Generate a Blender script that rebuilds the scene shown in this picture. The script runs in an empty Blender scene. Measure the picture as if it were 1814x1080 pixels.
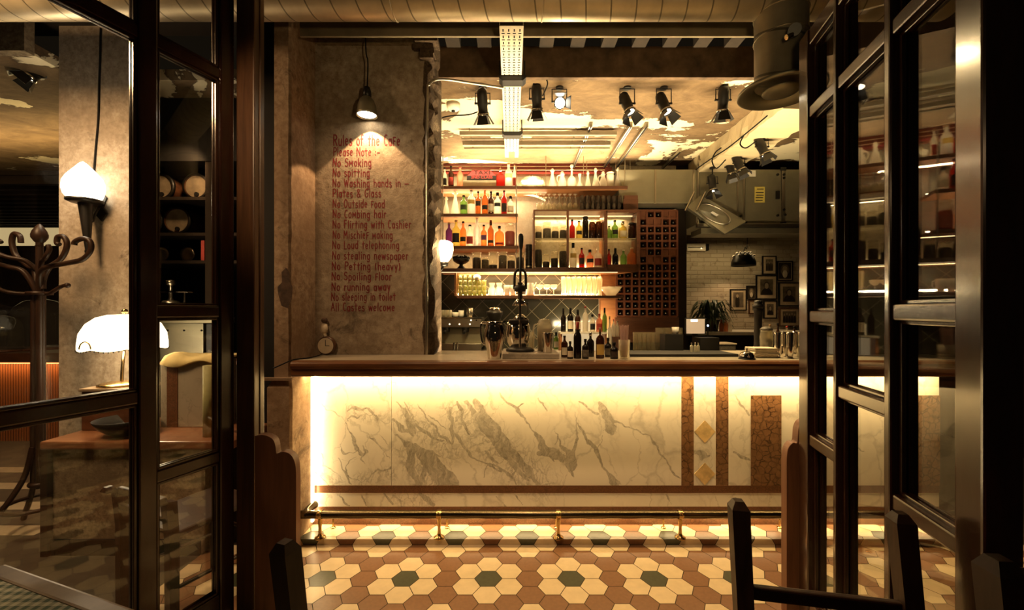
import bpy, bmesh, math, random
from mathutils import Vector, Matrix
random.seed(7)
scene = bpy.context.scene
COL = scene.collection
PI = math.pi

# ---------------------------------------------------------------- camera, world, exposure
F = 740.0            # focal length in pixels of the 1814 px wide frame
CX, HY, H = 907.0, 550.0, 1.41
cam_data = bpy.data.cameras.new('camera')
cam_data.sensor_width = 36.0
cam_data.sensor_fit = 'HORIZONTAL'
cam_data.lens = 36.0 * F / 1814.0
cam_data.shift_y = (HY - 540.0) / 1814.0
cam_data.clip_start = 0.02
cam = bpy.data.objects.new('camera', cam_data)
cam.location = (0, 0, H)
cam.rotation_euler = (PI / 2, 0, 0)
COL.objects.link(cam)
scene.camera = cam

world = bpy.data.worlds.new('dim_evening')
world.use_nodes = True
world.node_tree.nodes['Background'].inputs[0].default_value = (1.0, 0.72, 0.42, 1)
world.node_tree.nodes['Background'].inputs[1].default_value = 0.006
scene.world = world
vs = scene.view_settings
scene.display_settings.display_device = 'sRGB'
vs.view_transform = 'Standard'
vs.look = 'None'
vs.exposure = 0.0
vs.gamma = 1.0
vs.use_curve_mapping = False
cy = scene.cycles
cy.use_denoising = True
cy.max_bounces = 8
cy.diffuse_bounces = 4
cy.glossy_bounces = 4
cy.transmission_bounces = 6
cy.transparent_max_bounces = 24
cy.sample_clamp_indirect = 4.0
cy.caustics_reflective = False
cy.caustics_refractive = False
cy.use_light_tree = True

WARM = (1.0, 0.70, 0.32)
WARM2 = (1.0, 0.62, 0.30)
SHELF = (1.0, 0.76, 0.42)
LAMP = (1.0, 0.80, 0.56)
AMBER = (1.0, 0.55, 0.22)

def area_light(name, loc, rot, sx, sy, power, color=WARM, parent=None, spread=180):
    d = bpy.data.lights.new(name, 'AREA')
    d.shape = 'RECTANGLE'; d.size = sx; d.size_y = sy
    d.energy = power; d.color = color; d.spread = math.radians(spread)
    o = bpy.data.objects.new(name, d)
    o.location = loc; o.rotation_euler = rot
    COL.objects.link(o)
    if parent: o.parent = parent
    return o
def spot_light(name, loc, to, power, angle, blend=0.5, color=WARM, r=0.03, parent=None):
    d = bpy.data.lights.new(name, 'SPOT')
    d.energy = power; d.color = color; d.spot_size = math.radians(angle); d.spot_blend = blend
    d.shadow_soft_size = r
    o = bpy.data.objects.new(name, d)
    o.location = loc
    v = Vector(to) - Vector(loc)
    o.rotation_euler = v.to_track_quat('-Z', 'Y').to_euler()
    COL.objects.link(o)
    if parent: o.parent = parent
    return o
def point_light(name, loc, power, color=WARM, r=0.04, parent=None):
    d = bpy.data.lights.new(name, 'POINT')
    d.energy = power; d.color = color; d.shadow_soft_size = r
    o = bpy.data.objects.new(name, d); o.location = loc
    COL.objects.link(o)
    if parent: o.parent = parent
    return o

# strips under the counter edge and beside the pier, along the shelves, ceiling spots of the dining side, added fill lights
BAR_X0, BAR_X1 = -1.283, 2.75
area_light('counter_strip_light', (0.72, 2.60, 1.015), (math.radians(18), 0, 0), 4.0, 0.025, 26, (1.0, 0.66, 0.26))
area_light('step_strip_light', (0.72, 2.665, 0.10), (math.radians(-12), 0, 0), 4.0, 0.01, 6, spread=150)
area_light('counter_end_strip_light', (-1.265, 2.655, 0.53), (0, math.radians(-90), 0), 0.9, 0.02, 3)
area_light('top_shelf_strip_light', (-0.05, 4.86, 2.80), (math.radians(205), 0, 0), 1.9, 0.03, 30, SHELF)
area_light('second_shelf_strip_light', (-0.36, 4.86, 2.50), (math.radians(203), 0, 0), 0.80, 0.03, 9, SHELF)
area_light('third_shelf_strip_light', (-0.36, 4.86, 2.145), (math.radians(203), 0, 0), 0.80, 0.03, 9, SHELF)
area_light('top_shelf_under_light', (-0.2, 4.80, 2.745), (math.radians(-15), 0, 0), 1.2, 0.03, 6, SHELF)
area_light('third_shelf_under_light', (-0.3, 4.75, 2.08), (0, 0, 0), 0.9, 0.03, 3)
area_light('long_shelf_under_light', (0.25, 4.60, 1.82), (0, 0, 0), 1.75, 0.03, 7)
area_light('glass_shelf_back_light', (0.15, 4.86, 1.60), (math.radians(212), 0, 0), 1.6, 0.03, 42, SHELF)
area_light('glass_shelf_under_light', (0.3, 4.75, 1.54), (0, 0, 0), 1.7, 0.03, 1.0)
area_light('cabinet_strip_light', (0.75, 4.75, 2.455), (0, 0, 0), 1.05, 0.03, 6)
area_light('cabinet_floor_strip_light', (0.75, 4.78, 1.90), (math.radians(160), 0, 0), 1.05, 0.02, 4)
area_light('ceiling_cove_light', (0.35, 4.585, 2.80), (math.radians(207), 0, 0), 2.0, 0.03, 44, SHELF, spread=150)
area_light('kitchen_ceiling_light', (2.9, 5.62, 2.30), (math.radians(12), 0, 0), 1.2, 0.2, 3.2)
area_light('upward_fill_light', (0.9, 3.10, 0.93), (math.radians(176), 0, 0), 3.2, 0.04, 110, SHELF, spread=105)  # unseen upward fill, added to brighten the ceiling and tray
spot_light('floor_spot', (0.2, 1.3, 3.25), (0.40, 2.05, 0.0), 125, 52, 0.6, WARM2, .08)
spot_light('duct_fill_spot', (0.55, 0.35, 1.95), (0.2, 2.5, 3.0), 40, 80, .8, WARM, .06)  # unseen fill, added to brighten the duct, channel and beam
spot_light('pillar_wash_spot', (-1.02, 0.8, 2.60), (-1.0, 2.76, 1.85), 48, 50, 0.8, WARM2, .06)
area_light('canopy_uplight', (-5.0, 4.1, 2.74), (math.radians(192), 0, 0), 3.0, 0.3, 30, WARM)
spot_light('barrel_fill_spot', (-2.45, 3.18, 2.72), (-2.9, 3.5, 2.3), 26, 90, .7, WARM2, .03)  # added fill that lifts the barrels out of the dark
point_light('front_fill_point', (0.5, -1.2, 2.3), 5, WARM2, .12)  # unseen fill behind the camera, added to brighten the duct
area_light('front_left_wash', (-2.9, 1.5, 3.0), (math.radians(25), 0, 0), 0.5, 0.5, 55, WARM2)  # unseen fill, added to brighten the left room and its partition

# ---------------------------------------------------------------- helpers
def at(px, py, Y):
    return Vector(((px - CX) / F * Y, Y, H - (py - HY) / F * Y))
def X(px, Y): return (px - CX) / F * Y
def Z(py, Y): return H - (py - HY) / F * Y

class MB:
    def __init__(s):
        s.v = []; s.f = []; s.m = []; s.s = []
    def add(s, vs, fs, m=0, smooth=False):
        b = len(s.v); s.v += [tuple(p) for p in vs]
        for f in fs:
            s.f.append([b + i for i in f]); s.m.append(m); s.s.append(smooth)
        return s
    def box(s, x0, x1, y0, y1, z0, z1, m=0, bev=0.0, mat=None):
        if bev <= 0:
            vs = [(x0,y0,z0),(x1,y0,z0),(x1,y1,z0),(x0,y1,z0),(x0,y0,z1),(x1,y0,z1),(x1,y1,z1),(x0,y1,z1)]
            fs = [(3,2,1,0),(4,5,6,7),(0,1,5,4),(1,2,6,5),(2,3,7,6),(3,0,4,7)]
        else:
            bm = bmesh.new(); bmesh.ops.create_cube(bm, size=1)
            for v in bm.verts:
                v.co = Vector(((x0+x1)/2 + v.co.x*(x1-x0), (y0+y1)/2 + v.co.y*(y1-y0), (z0+z1)/2 + v.co.z*(z1-z0)))
            bmesh.ops.bevel(bm, geom=bm.edges[:], offset=min(bev, (x1-x0)*.45, (y1-y0)*.45, (z1-z0)*.45), segments=2, affect='EDGES', profile=0.6)
            bm.verts.ensure_lookup_table()
            for i, v in enumerate(bm.verts): v.index = i
            vs = [v.co.copy() for v in bm.verts]; fs = [[v.index for v in f.verts] for f in bm.faces]
            bm.free()
        if mat: vs = [mat @ Vector(v) for v in vs]
        return s.add(vs, fs, m)
    def cyl(s, p0, p1, r0, r1=None, n=16, m=0, caps=True, smooth=True):
        r1 = r0 if r1 is None else r1
        p0 = Vector(p0); p1 = Vector(p1); d = (p1 - p0).normalized()
        a = d.orthogonal().normalized(); b = d.cross(a)
        vs = []
        for p, r in ((p0, r0), (p1, r1)):
            for i in range(n):
                t = 2*PI*i/n
                vs.append(p + a*(r*math.cos(t)) + b*(r*math.sin(t)))
        s.add(vs, [(i, (i+1) % n, n+(i+1) % n, n+i) for i in range(n)], m, smooth)
        if caps:
            s.add(vs[:n], [tuple(reversed(range(n)))], m); s.add(vs[n:], [tuple(range(n))], m)
        return s
    def lathe(s, prof, c=(0,0,0), n=24, m=0, sx=1.0, sy=1.0, mat=None, a0=0.0, a1=2*PI, smooth=True):
        c = Vector(c); vs = []; full = abs(a1-a0-2*PI) < 1e-6
        k = n if full else n+1
        for r, z in prof:
            for i in range(k):
                t = a0 + (a1-a0)*i/n
                p = Vector((r*math.cos(t)*sx, r*math.sin(t)*sy, z))
                if mat: p = mat @ p
                vs.append(c + p)
        fs = []
        for j in range(len(prof)-1):
            for i in range(k if full else n):
                i2 = (i+1) % k
                fs.append((j*k+i, j*k+i2, (j+1)*k+i2, (j+1)*k+i))
        return s.add(vs, fs, m, smooth)
    def tube(s, path, r, n=8, m=0, closed=False):
        P = [Vector(p) for p in path]; N = len(P); vs = []
        R = r if isinstance(r, (list, tuple)) else [r]*N
        up = None
        for i, p in enumerate(P):
            if closed: t = (P[(i+1) % N] - P[i-1]).normalized()
            else: t = (P[min(i+1, N-1)] - P[max(i-1, 0)]).normalized()
            if up is None: up = t.orthogonal().normalized()
            a = (up - t*up.dot(t)).normalized(); up = a; b = t.cross(a)
            for k in range(n):
                th = 2*PI*k/n
                vs.append(p + a*(R[i]*math.cos(th)) + b*(R[i]*math.sin(th)))
        fs = []
        for i in range(N if closed else N-1):
            i2 = (i+1) % N
            for k in range(n):
                fs.append((i*n+k, i*n+(k+1) % n, i2*n+(k+1) % n, i2*n+k))
        s.add(vs, fs, m, True)
        if not closed:
            s.add(vs[:n], [tuple(reversed(range(n)))], m); s.add(vs[-n:], [tuple(range(n))], m)
        return s
    def prism(s, poly, d0, d1, axis='y', m=0):
        # poly in the two other axes, in order (x,z) for y, (x,y) for z, (y,z) for x
        def P(u, w, d):
            return (u, d, w) if axis == 'y' else ((u, w, d) if axis == 'z' else (d, u, w))
        n = len(poly)
        vs = [P(u, w, d0) for u, w in poly] + [P(u, w, d1) for u, w in poly]
        fs = [tuple(range(n)), tuple(reversed(range(n, 2*n)))] + [(i, n+i, n+(i+1) % n, (i+1) % n) for i in range(n)]
        return s.add(vs, fs, m)
    def sphere(s, c, r, n=14, m=0, sz=1.0):
        k = n//2
        return s.lathe([(max(1e-4, r*math.sin(PI*j/k)), -r*sz*math.cos(PI*j/k)) for j in range(k+1)], c, n, m)
    def build(s, name, mats, parent=None, loc=None):
        me = bpy.data.meshes.new(name)
        me.from_pydata(s.v, [], s.f)
        ms = mats if isinstance(mats, (list, tuple)) else [mats]
        for q in ms: me.materials.append(q)
        me.polygons.foreach_set('material_index', s.m)
        me.polygons.foreach_set('use_smooth', s.s)
        me.update()
        bm = bmesh.new(); bm.from_mesh(me)
        bmesh.ops.recalc_face_normals(bm, faces=bm.faces[:]); bm.to_mesh(me); bm.free()
        o = bpy.data.objects.new(name, me); COL.objects.link(o)
        if parent: o.parent = parent
        if loc is not None: o.location = loc
        return o

def thing(name, label, cat, loc=(0,0,0), rz=0.0, group=None):
    o = bpy.data.objects.new(name, None); COL.objects.link(o)
    o.empty_display_size = 0.05
    o.location = loc; o.rotation_euler = (0, 0, rz)
    o['label'] = label; o['category'] = cat
    if group: o['group'] = group
    return o
def tag(o, label, cat, group=None, kind=None):
    o['label'] = label; o['category'] = cat
    if group: o['group'] = group
    if kind: o['kind'] = kind
    return o
def struct(o, label=None, cat=None):
    o['kind'] = 'structure'
    if label: o['label'] = label
    if cat: o['category'] = cat
    return o
def dup(root, loc, rz=None, label=None, group=None):
    r = root.copy(); COL.objects.link(r); r.location = loc
    if rz is not None: r.rotation_euler = (0, 0, rz)
    if label: r['label'] = label
    if group: r['group'] = group
    for ch in list(root.children):
        c = ch.copy(); COL.objects.link(c); c.parent = r
        for g in list(ch.children):
            d = g.copy(); COL.objects.link(d); d.parent = c
    return r
def catmull(P, k=6, closed=False):
    P = [Vector(p) for p in P]; n = len(P); out = []
    rng = range(n if closed else n-1)
    for i in rng:
        p0 = P[i-1] if (closed or i > 0) else P[0]
        p1 = P[i]; p2 = P[(i+1) % n]
        p3 = P[(i+2) % n] if (closed or i+2 < n) else P[-1]
        for j in range(k):
            t = j/k
            out.append(0.5*((2*p1) + (p2-p0)*t + (2*p0-5*p1+4*p2-p3)*t*t + (3*p1-p0-3*p2+p3)*t**3))
    if not closed: out.append(P[-1])
    return out

# ---------------------------------------------------------------- materials
class NT:
    def __init__(s, name):
        s.mat = bpy.data.materials.new(name); s.mat.use_nodes = True
        s.t = s.mat.node_tree; s.t.nodes.clear()
        s.out = s.t.nodes.new('ShaderNodeOutputMaterial')
    def n(s, typ, **kw):
        o = s.t.nodes.new('ShaderNode' + typ)
        for k, v in kw.items():
            if k in ('operation', 'blend_type', 'data_type', 'feature', 'distance', 'noise_dimensions', 'voronoi_dimensions', 'wave_type', 'bands_direction', 'vector_type', 'interpolation_type'): setattr(o, k, v)
        return o
    def l(s, a, b): s.t.links.new(a, b)
    def sock(s, inp, val):
        if hasattr(val, 'is_output') or isinstance(val, bpy.types.NodeSocket): s.l(val, inp)
        else: inp.default_value = val
    def coord(s, scale=(1,1,1), rot=(0,0,0), kind='Object', loc=(0,0,0)):
        tc = s.n('TexCoord')
        mp = s.n('Mapping'); mp.inputs['Scale'].default_value = scale; mp.inputs['Rotation'].default_value = rot; mp.inputs['Location'].default_value = loc
        if kind == 'World':
            g = s.n('NewGeometry'); s.l(g.outputs['Position'], mp.inputs['Vector'])
        else:
            s.l(tc.outputs[kind], mp.inputs['Vector'])
        return mp.outputs[0]
    def noise(s, vec, scale=5, detail=4, rough=0.55, dist=0.0):
        n = s.n('TexNoise'); s.l(vec, n.inputs['Vector'])
        n.inputs['Scale'].default_value = scale; n.inputs['Detail'].default_value = detail
        n.inputs['Roughness'].default_value = rough; n.inputs['Distortion'].default_value = dist
        return n.outputs['Fac'], n.outputs['Color']
    def ramp(s, fac, stops, interp='LINEAR'):
        r = s.n('ValToRGB'); r.color_ramp.interpolation = interp
        el = r.color_ramp.elements
        while len(el) > 1: el.remove(el[0])
        el[0].position = stops[0][0]; el[0].color = (*stops[0][1], 1)
        for p, c in stops[1:]:
            e = el.new(p); e.color = (*c, 1)
        s.l(fac, r.inputs['Fac'])
        return r.outputs['Color']
    def math(s, op, a, b=None, c=None, clamp=False):
        m = s.n('Math', operation=op); m.use_clamp = clamp
        for i, v in enumerate((a, b, c)):
            if v is not None: s.sock(m.inputs[i], v)
        return m.outputs[0]
    def mix(s, fac, a, b, mode='MIX'):
        m = s.n('Mix', data_type='RGBA', blend_type=mode)
        s.sock(m.inputs[0], fac)
        s.sock(m.inputs[6], a if not isinstance(a, tuple) else (*a, 1))
        s.sock(m.inputs[7], b if not isinstance(b, tuple) else (*b, 1))
        return m.outputs[2]
    def bump(s, h, strength=0.3, dist=0.01):
        b = s.n('Bump'); b.inputs['Strength'].default_value = strength; b.inputs['Distance'].default_value = dist
        s.l(h, b.inputs['Height']); return b.outputs[0]
    def princ(s, color, rough=0.5, metal=0.0, normal=None, spec=0.5, coat=0.0, emit=None, estr=0.0):
        p = s.n('BsdfPrincipled')
        s.sock(p.inputs['Base Color'], color if not isinstance(color, tuple) else (*color, 1))
        s.sock(p.inputs['Roughness'], rough); s.sock(p.inputs['Metallic'], metal)
        p.inputs['Specular IOR Level'].default_value = spec
        p.inputs['Coat Weight'].default_value = coat; p.inputs['Coat Roughness'].default_value = 0.12
        if normal: s.l(normal, p.inputs['Normal'])
        if emit: p.inputs['Emission Color'].default_value = (*emit, 1); p.inputs['Emission Strength'].default_value = estr
        s.l(p.outputs[0], s.out.inputs['Surface'])
        return p
M = {}
def simple(key, color, rough=0.5, metal=0.0, var=0.15, nscale=14, spec=0.5, coat=0.0, bump=0.0):
    t = NT(key); v = t.coord()
    f, _ = t.noise(v, nscale, 5)
    c0 = tuple(x*(1-var) for x in color); c1 = tuple(min(1, x*(1+var)) for x in color)
    t.princ(t.ramp(f, [(0.3, c0), (0.7, c1)]), rough, metal, t.bump(f, bump, 0.005) if bump else None, spec, coat)
    M[key] = t.mat; return t.mat
def emit(key, color, strength):
    t = NT(key); t.princ((0.8, 0.75, 0.6), 0.5, emit=color, estr=strength); M[key] = t.mat; return t.mat
def wood(key, c0, c1, rough=0.35, scale=(1,1,1), coat=0.0, spec=0.5, ns=6):
    t = NT(key); v = t.coord(scale=scale)
    f, _ = t.noise(v, ns, 6, 0.6, 0.6)
    t.princ(t.ramp(f, [(0.32, c0), (0.68, c1)]), rough, 0.0, t.bump(f, 0.12, 0.003), spec, coat)
    M[key] = t.mat; return t.mat
def plaster(key, base, dark, light, rough=0.85, sc=1.0):
    t = NT(key); v = t.coord(kind='World')
    f1, _ = t.noise(v, 1.6*sc, 6, 0.65, 0.4); f2, _ = t.noise(v, 22*sc, 5, 0.7); f3, _ = t.noise(v, 5*sc, 8, 0.75, 0.8)
    c = t.ramp(f1, [(0.30, dark), (0.5, base), (0.70, light)])
    c = t.mix(t.ramp(f2, [(0.35, (1,1,1)), (0.7, (0,0,0))]), c, dark)
    sp = t.ramp(f3, [(0.33, (1,1,1)), (0.41, (0,0,0))])
    c = t.mix(t.math('MULTIPLY', sp, 0.7), c, tuple(x*0.35 for x in dark))
    hsum = t.math('ADD', f2, f1)
    t.princ(c, rough, 0.0, t.bump(hsum, 0.35, 0.012), 0.25)
    M[key] = t.mat; return t.mat

plaster('plaster_pale', (0.42,0.345,0.255), (0.24,0.18,0.125), (0.52,0.44,0.34))
plaster('plaster_warm', (0.40,0.29,0.19), (0.22,0.14,0.085), (0.48,0.37,0.26))
plaster('plaster_cream', (0.66,0.60,0.48), (0.50,0.43,0.32), (0.76,0.70,0.58))
plaster('plaster_old', (0.30,0.24,0.155), (0.15,0.11,0.07), (0.38,0.31,0.20), sc=1.4)
plaster('rubble', (0.13,0.085,0.05), (0.04,0.025,0.015), (0.36,0.27,0.17), sc=3.0)
simple('bare_brick', (0.07,0.04,0.025), 0.9, 0, 0.5, 30, bump=0.6)
simple('black', (0.006,0.005,0.004), 0.75, spec=0.2)
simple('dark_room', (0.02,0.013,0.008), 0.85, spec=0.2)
simple('black_metal', (0.012,0.010,0.008), 0.38, 0.3)
simple('dark_beam', (0.13,0.082,0.046), 0.8, 0, 0.5, 9, bump=0.4)
simple('channel_steel', (0.24,0.19,0.12), 0.55, 0.2, 0.25, 6)
wood('door_wood', (0.016,0.006,0.003), (0.036,0.013,0.007), 0.22, (6,6,0.8), 0.5)
wood('post_wood', (0.05,0.022,0.010), (0.10,0.045,0.02), 0.38, (8,8,0.6), 0.2)
wood('panel_wood', (0.13,0.055,0.028), (0.20,0.085,0.042), 0.5, (8,8,0.5), 0.1)
wood('counter_wood', (0.10,0.038,0.014), (0.19,0.075,0.028), 0.3, (0.8,6,6), 0.3)
wood('shelf_wood', (0.30,0.115,0.040), (0.42,0.18,0.065), 0.45, (0.8,6,6))
wood('shelf_dark', (0.07,0.026,0.012), (0.13,0.05,0.022), 0.4, (0.8,6,6))
wood('rack_wood', (0.14,0.045,0.020), (0.21,0.072,0.032), 0.5, (5,5,1))
wood('chair_wood', (0.016,0.008,0.005), (0.035,0.016,0.009), 0.42, (7,7,1), 0.0, 0.25)
wood('ledge_wood', (0.17,0.068,0.032), (0.26,0.11,0.05), 0.32, (0.8,6,6), 0.2)
simple('table_edge', (0.20,0.14,0.09), 0.4, 0, 0.3, 10)
simple('brass', (0.62,0.42,0.18), 0.25, 1.0)
simple('steel', (0.50,0.46,0.38), 0.28, 1.0, 0.08)
simple('chrome', (0.78,0.74,0.66), 0.08, 1.0, 0.03)
simple('brushed', (0.29,0.265,0.185), 0.45, 0.8, 0.12, 5)
simple('cast_iron', (0.016,0.013,0.010), 0.5, 0.2)
simple('white_enamel', (0.80,0.74,0.60), 0.4)
simple('tray_paint', (0.80,0.72,0.54), 0.5)
simple('red_paint', (0.30,0.025,0.02), 0.5)
simple('red_trim', (0.16,0.018,0.014), 0.35)
simple('letter_red', (0.16,0.011,0.013), 0.8, 0, 0.3, 60)
simple('taxi_red', (0.46,0.045,0.045), 0.4)
simple('sign_cream', (0.80,0.70,0.50), 0.5)
simple('porcelain', (0.85,0.80,0.70), 0.25, spec=0.6)
simple('paper_white', (0.72,0.66,0.54), 0.7)
simple('paper_cream', (0.60,0.50,0.36), 0.7)
simple('photo_grey', (0.16,0.13,0.095), 0.5, 0, 0.4)
simple('photo_dark', (0.03,0.024,0.018), 0.4)
simple('skin_grey', (0.40,0.33,0.24), 0.5)
simple('leaf_green', (0.045,0.075,0.028), 0.5, 0, 0.4)
simple('pot_dark', (0.05,0.035,0.025), 0.6)
simple('paper_straw', (0.62,0.42,0.36), 0.6)
simple('cloth_white', (0.66,0.58,0.44), 0.9, bump=0.3)
simple('cloth_yellow', (0.66,0.52,0.22), 0.85)
simple('roll_green', (0.40,0.38,0.17), 0.7)
simple('rubber_black', (0.010,0.009,0.008), 0.6)
simple('red_leather', (0.10,0.018,0.014), 0.4)
simple('barrel_wood', (0.17,0.125,0.075), 0.7, 0, 0.25, 20)
simple('dark_concrete', (0.055,0.048,0.035), 0.5, 0, 0.3, 8)
simple('pale_tile', (0.42,0.36,0.25), 0.4)
simple('tile_cream', (0.66,0.53,0.34), 0.32, 0, 0.07, 18)
simple('tile_brown', (0.21,0.105,0.052), 0.36, 0, 0.10, 60)
simple('tile_green', (0.060,0.062,0.035), 0.34, 0, 0.15, 50)
simple('grout', (0.045,0.028,0.014), 0.8)
simple('gold_label', (0.60,0.40,0.10), 0.5)
simple('black_label', (0.015,0.013,0.012), 0.5)
simple('red_label', (0.42,0.05,0.04), 0.5)
simple('cream_label', (0.75,0.66,0.48), 0.6)
simple('purple_label', (0.14,0.06,0.16), 0.5)
simple('jar_dark', (0.035,0.020,0.014), 0.5, 0, 0.6, 60)
simple('jar_grey', (0.12,0.10,0.075), 0.6, 0, 0.5, 70)
simple('jar_red', (0.35,0.03,0.02), 0.5)
simple('cork', (0.30,0.18,0.08), 0.8)
simple('lemon', (0.55,0.42,0.06), 0.5)

simple('yellow_sticker', (0.58,0.46,0.10), 0.6)
simple('onyx', (0.60,0.44,0.21), 0.3, 0, 0.35, 16)
simple('red_bottle', (0.45,0.02,0.02), 0.4)
emit('flame_glass', (1.0, 0.86, 0.66), 9.0)
emit('lantern_glass', (1.0, 0.74, 0.42), 9.0)
emit('shade_glow', (1.0, 0.80, 0.50), 4.5)
emit('bulb_face', (1.0, 0.84, 0.58), 14.0)
emit('bulb_glare', (1.0, 0.88, 0.66), 30.0)
emit('led_strip', (1.0, 0.76, 0.42), 9.0)
emit('led_soft', (1.0, 0.72, 0.36), 1.3)
emit('frieze_glow', (1.0, 0.74, 0.36), 0.55)
emit('screen_glow', (1.0, 0.62, 0.58), 0.16)
emit('screen_text', (1.0, 0.95, 0.9), 2.0)
emit('blue_led', (0.35, 0.5, 1.0), 5.0)
emit('small_led', (1.0, 0.8, 0.5), 2.5)
emit('flute_glow', (1.0, 0.42, 0.12), 1.0)

def schlick(t, r0=0.04):
    g = t.n('NewGeometry')
    d = t.n('VectorMath', operation='DOT_PRODUCT')
    t.l(g.outputs['Incoming'], d.inputs[0]); t.l(g.outputs['Normal'], d.inputs[1])
    a = t.math('ABSOLUTE', d.outputs['Value'])
    p = t.math('POWER', t.math('SUBTRACT', 1.0, a), 5.0)
    return t.math('ADD', t.math('MULTIPLY', p, 1-r0), r0, clamp=True)
def clear_glass(key, tint=(1,1,1), body=0.0, bcol=(0.9,0.85,0.75), gr=0.02, r0=0.04):
    t = NT(key)
    tr = t.n('BsdfTransparent'); tr.inputs[0].default_value = (*tint, 1)
    gl = t.n('BsdfGlossy'); gl.inputs[0].default_value = (1,1,1,1); gl.inputs['Roughness'].default_value = gr
    base = tr.outputs[0]
    if body > 0:
        df = t.n('BsdfDiffuse'); df.inputs[0].default_value = (*bcol, 1)
        tl = t.n('BsdfTranslucent'); tl.inputs[0].default_value = (*bcol, 1)
        m0 = t.n('MixShader'); m0.inputs[0].default_value = 0.6
        t.l(df.outputs[0], m0.inputs[1]); t.l(tl.outputs[0], m0.inputs[2])
        m1 = t.n('MixShader'); m1.inputs[0].default_value = body
        t.l(tr.outputs[0], m1.inputs[1]); t.l(m0.outputs[0], m1.inputs[2]); base = m1.outputs[0]
    m = t.n('MixShader'); t.l(schlick(t, r0), m.inputs[0]); t.l(base, m.inputs[1]); t.l(gl.outputs[0], m.inputs[2])
    t.l(m.outputs[0], t.out.inputs['Surface'])
    M[key] = t.mat; return t.mat
clear_glass('pane', (0.97,0.97,0.95), r0=0.045)
clear_glass('cloche_glass', (0.93,0.93,0.90), 0.06)
clear_glass('cab_glass', (0.97,0.96,0.93))
clear_glass('tumbler', (0.95,0.93,0.85), 0.30, (0.95,0.88,0.70), 0.03)
clear_glass('tumbler_dim', (0.90,0.87,0.76), 0.09, (0.75,0.66,0.45), 0.03)
emit('tier_glow', (1.0, 0.74, 0.40), 0.55)
clear_glass('tumbler_green', (0.85,0.86,0.60), 0.40, (0.62,0.58,0.26), 0.03)
clear_glass('tumbler_dark', (0.30,0.24,0.18), 0.30, (0.10,0.07,0.045), 0.05)
clear_glass('decanter', (0.95,0.92,0.85), 0.55, (1.0,0.95,0.80), 0.03)
clear_glass('jar_glass', (0.93,0.91,0.84), 0.16, (0.9,0.82,0.62), 0.03)
clear_glass('b_clear', (0.95,0.93,0.86), 0.50, (0.95,0.90,0.74), 0.04)
clear_glass('b_white', (0.9,0.9,0.9), 0.85, (1.0,0.96,0.86), 0.04)
clear_glass('b_amber', (0.75,0.33,0.08), 0.55, (0.44,0.22,0.10), 0.04)
clear_glass('b_orange', (0.95,0.45,0.12), 0.55, (0.72,0.36,0.18), 0.04)
clear_glass('b_red', (0.6,0.05,0.03), 0.6, (0.42,0.07,0.05), 0.04)
clear_glass('b_pink', (0.95,0.60,0.45), 0.6, (0.90,0.42,0.28), 0.04)
clear_glass('b_green', (0.45,0.70,0.25), 0.55, (0.28,0.37,0.15), 0.04)
clear_glass('b_yellow', (0.85,0.75,0.35), 0.6, (0.75,0.62,0.20), 0.04)
clear_glass('b_purple', (0.4,0.15,0.35), 0.65, (0.26,0.08,0.24), 0.04)
clear_glass('b_dark', (0.06,0.045,0.03), 0.6, (0.028,0.020,0.014), 0.06)
clear_glass('b_brown', (0.22,0.09,0.03), 0.6, (0.09,0.035,0.014), 0.06)

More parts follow.
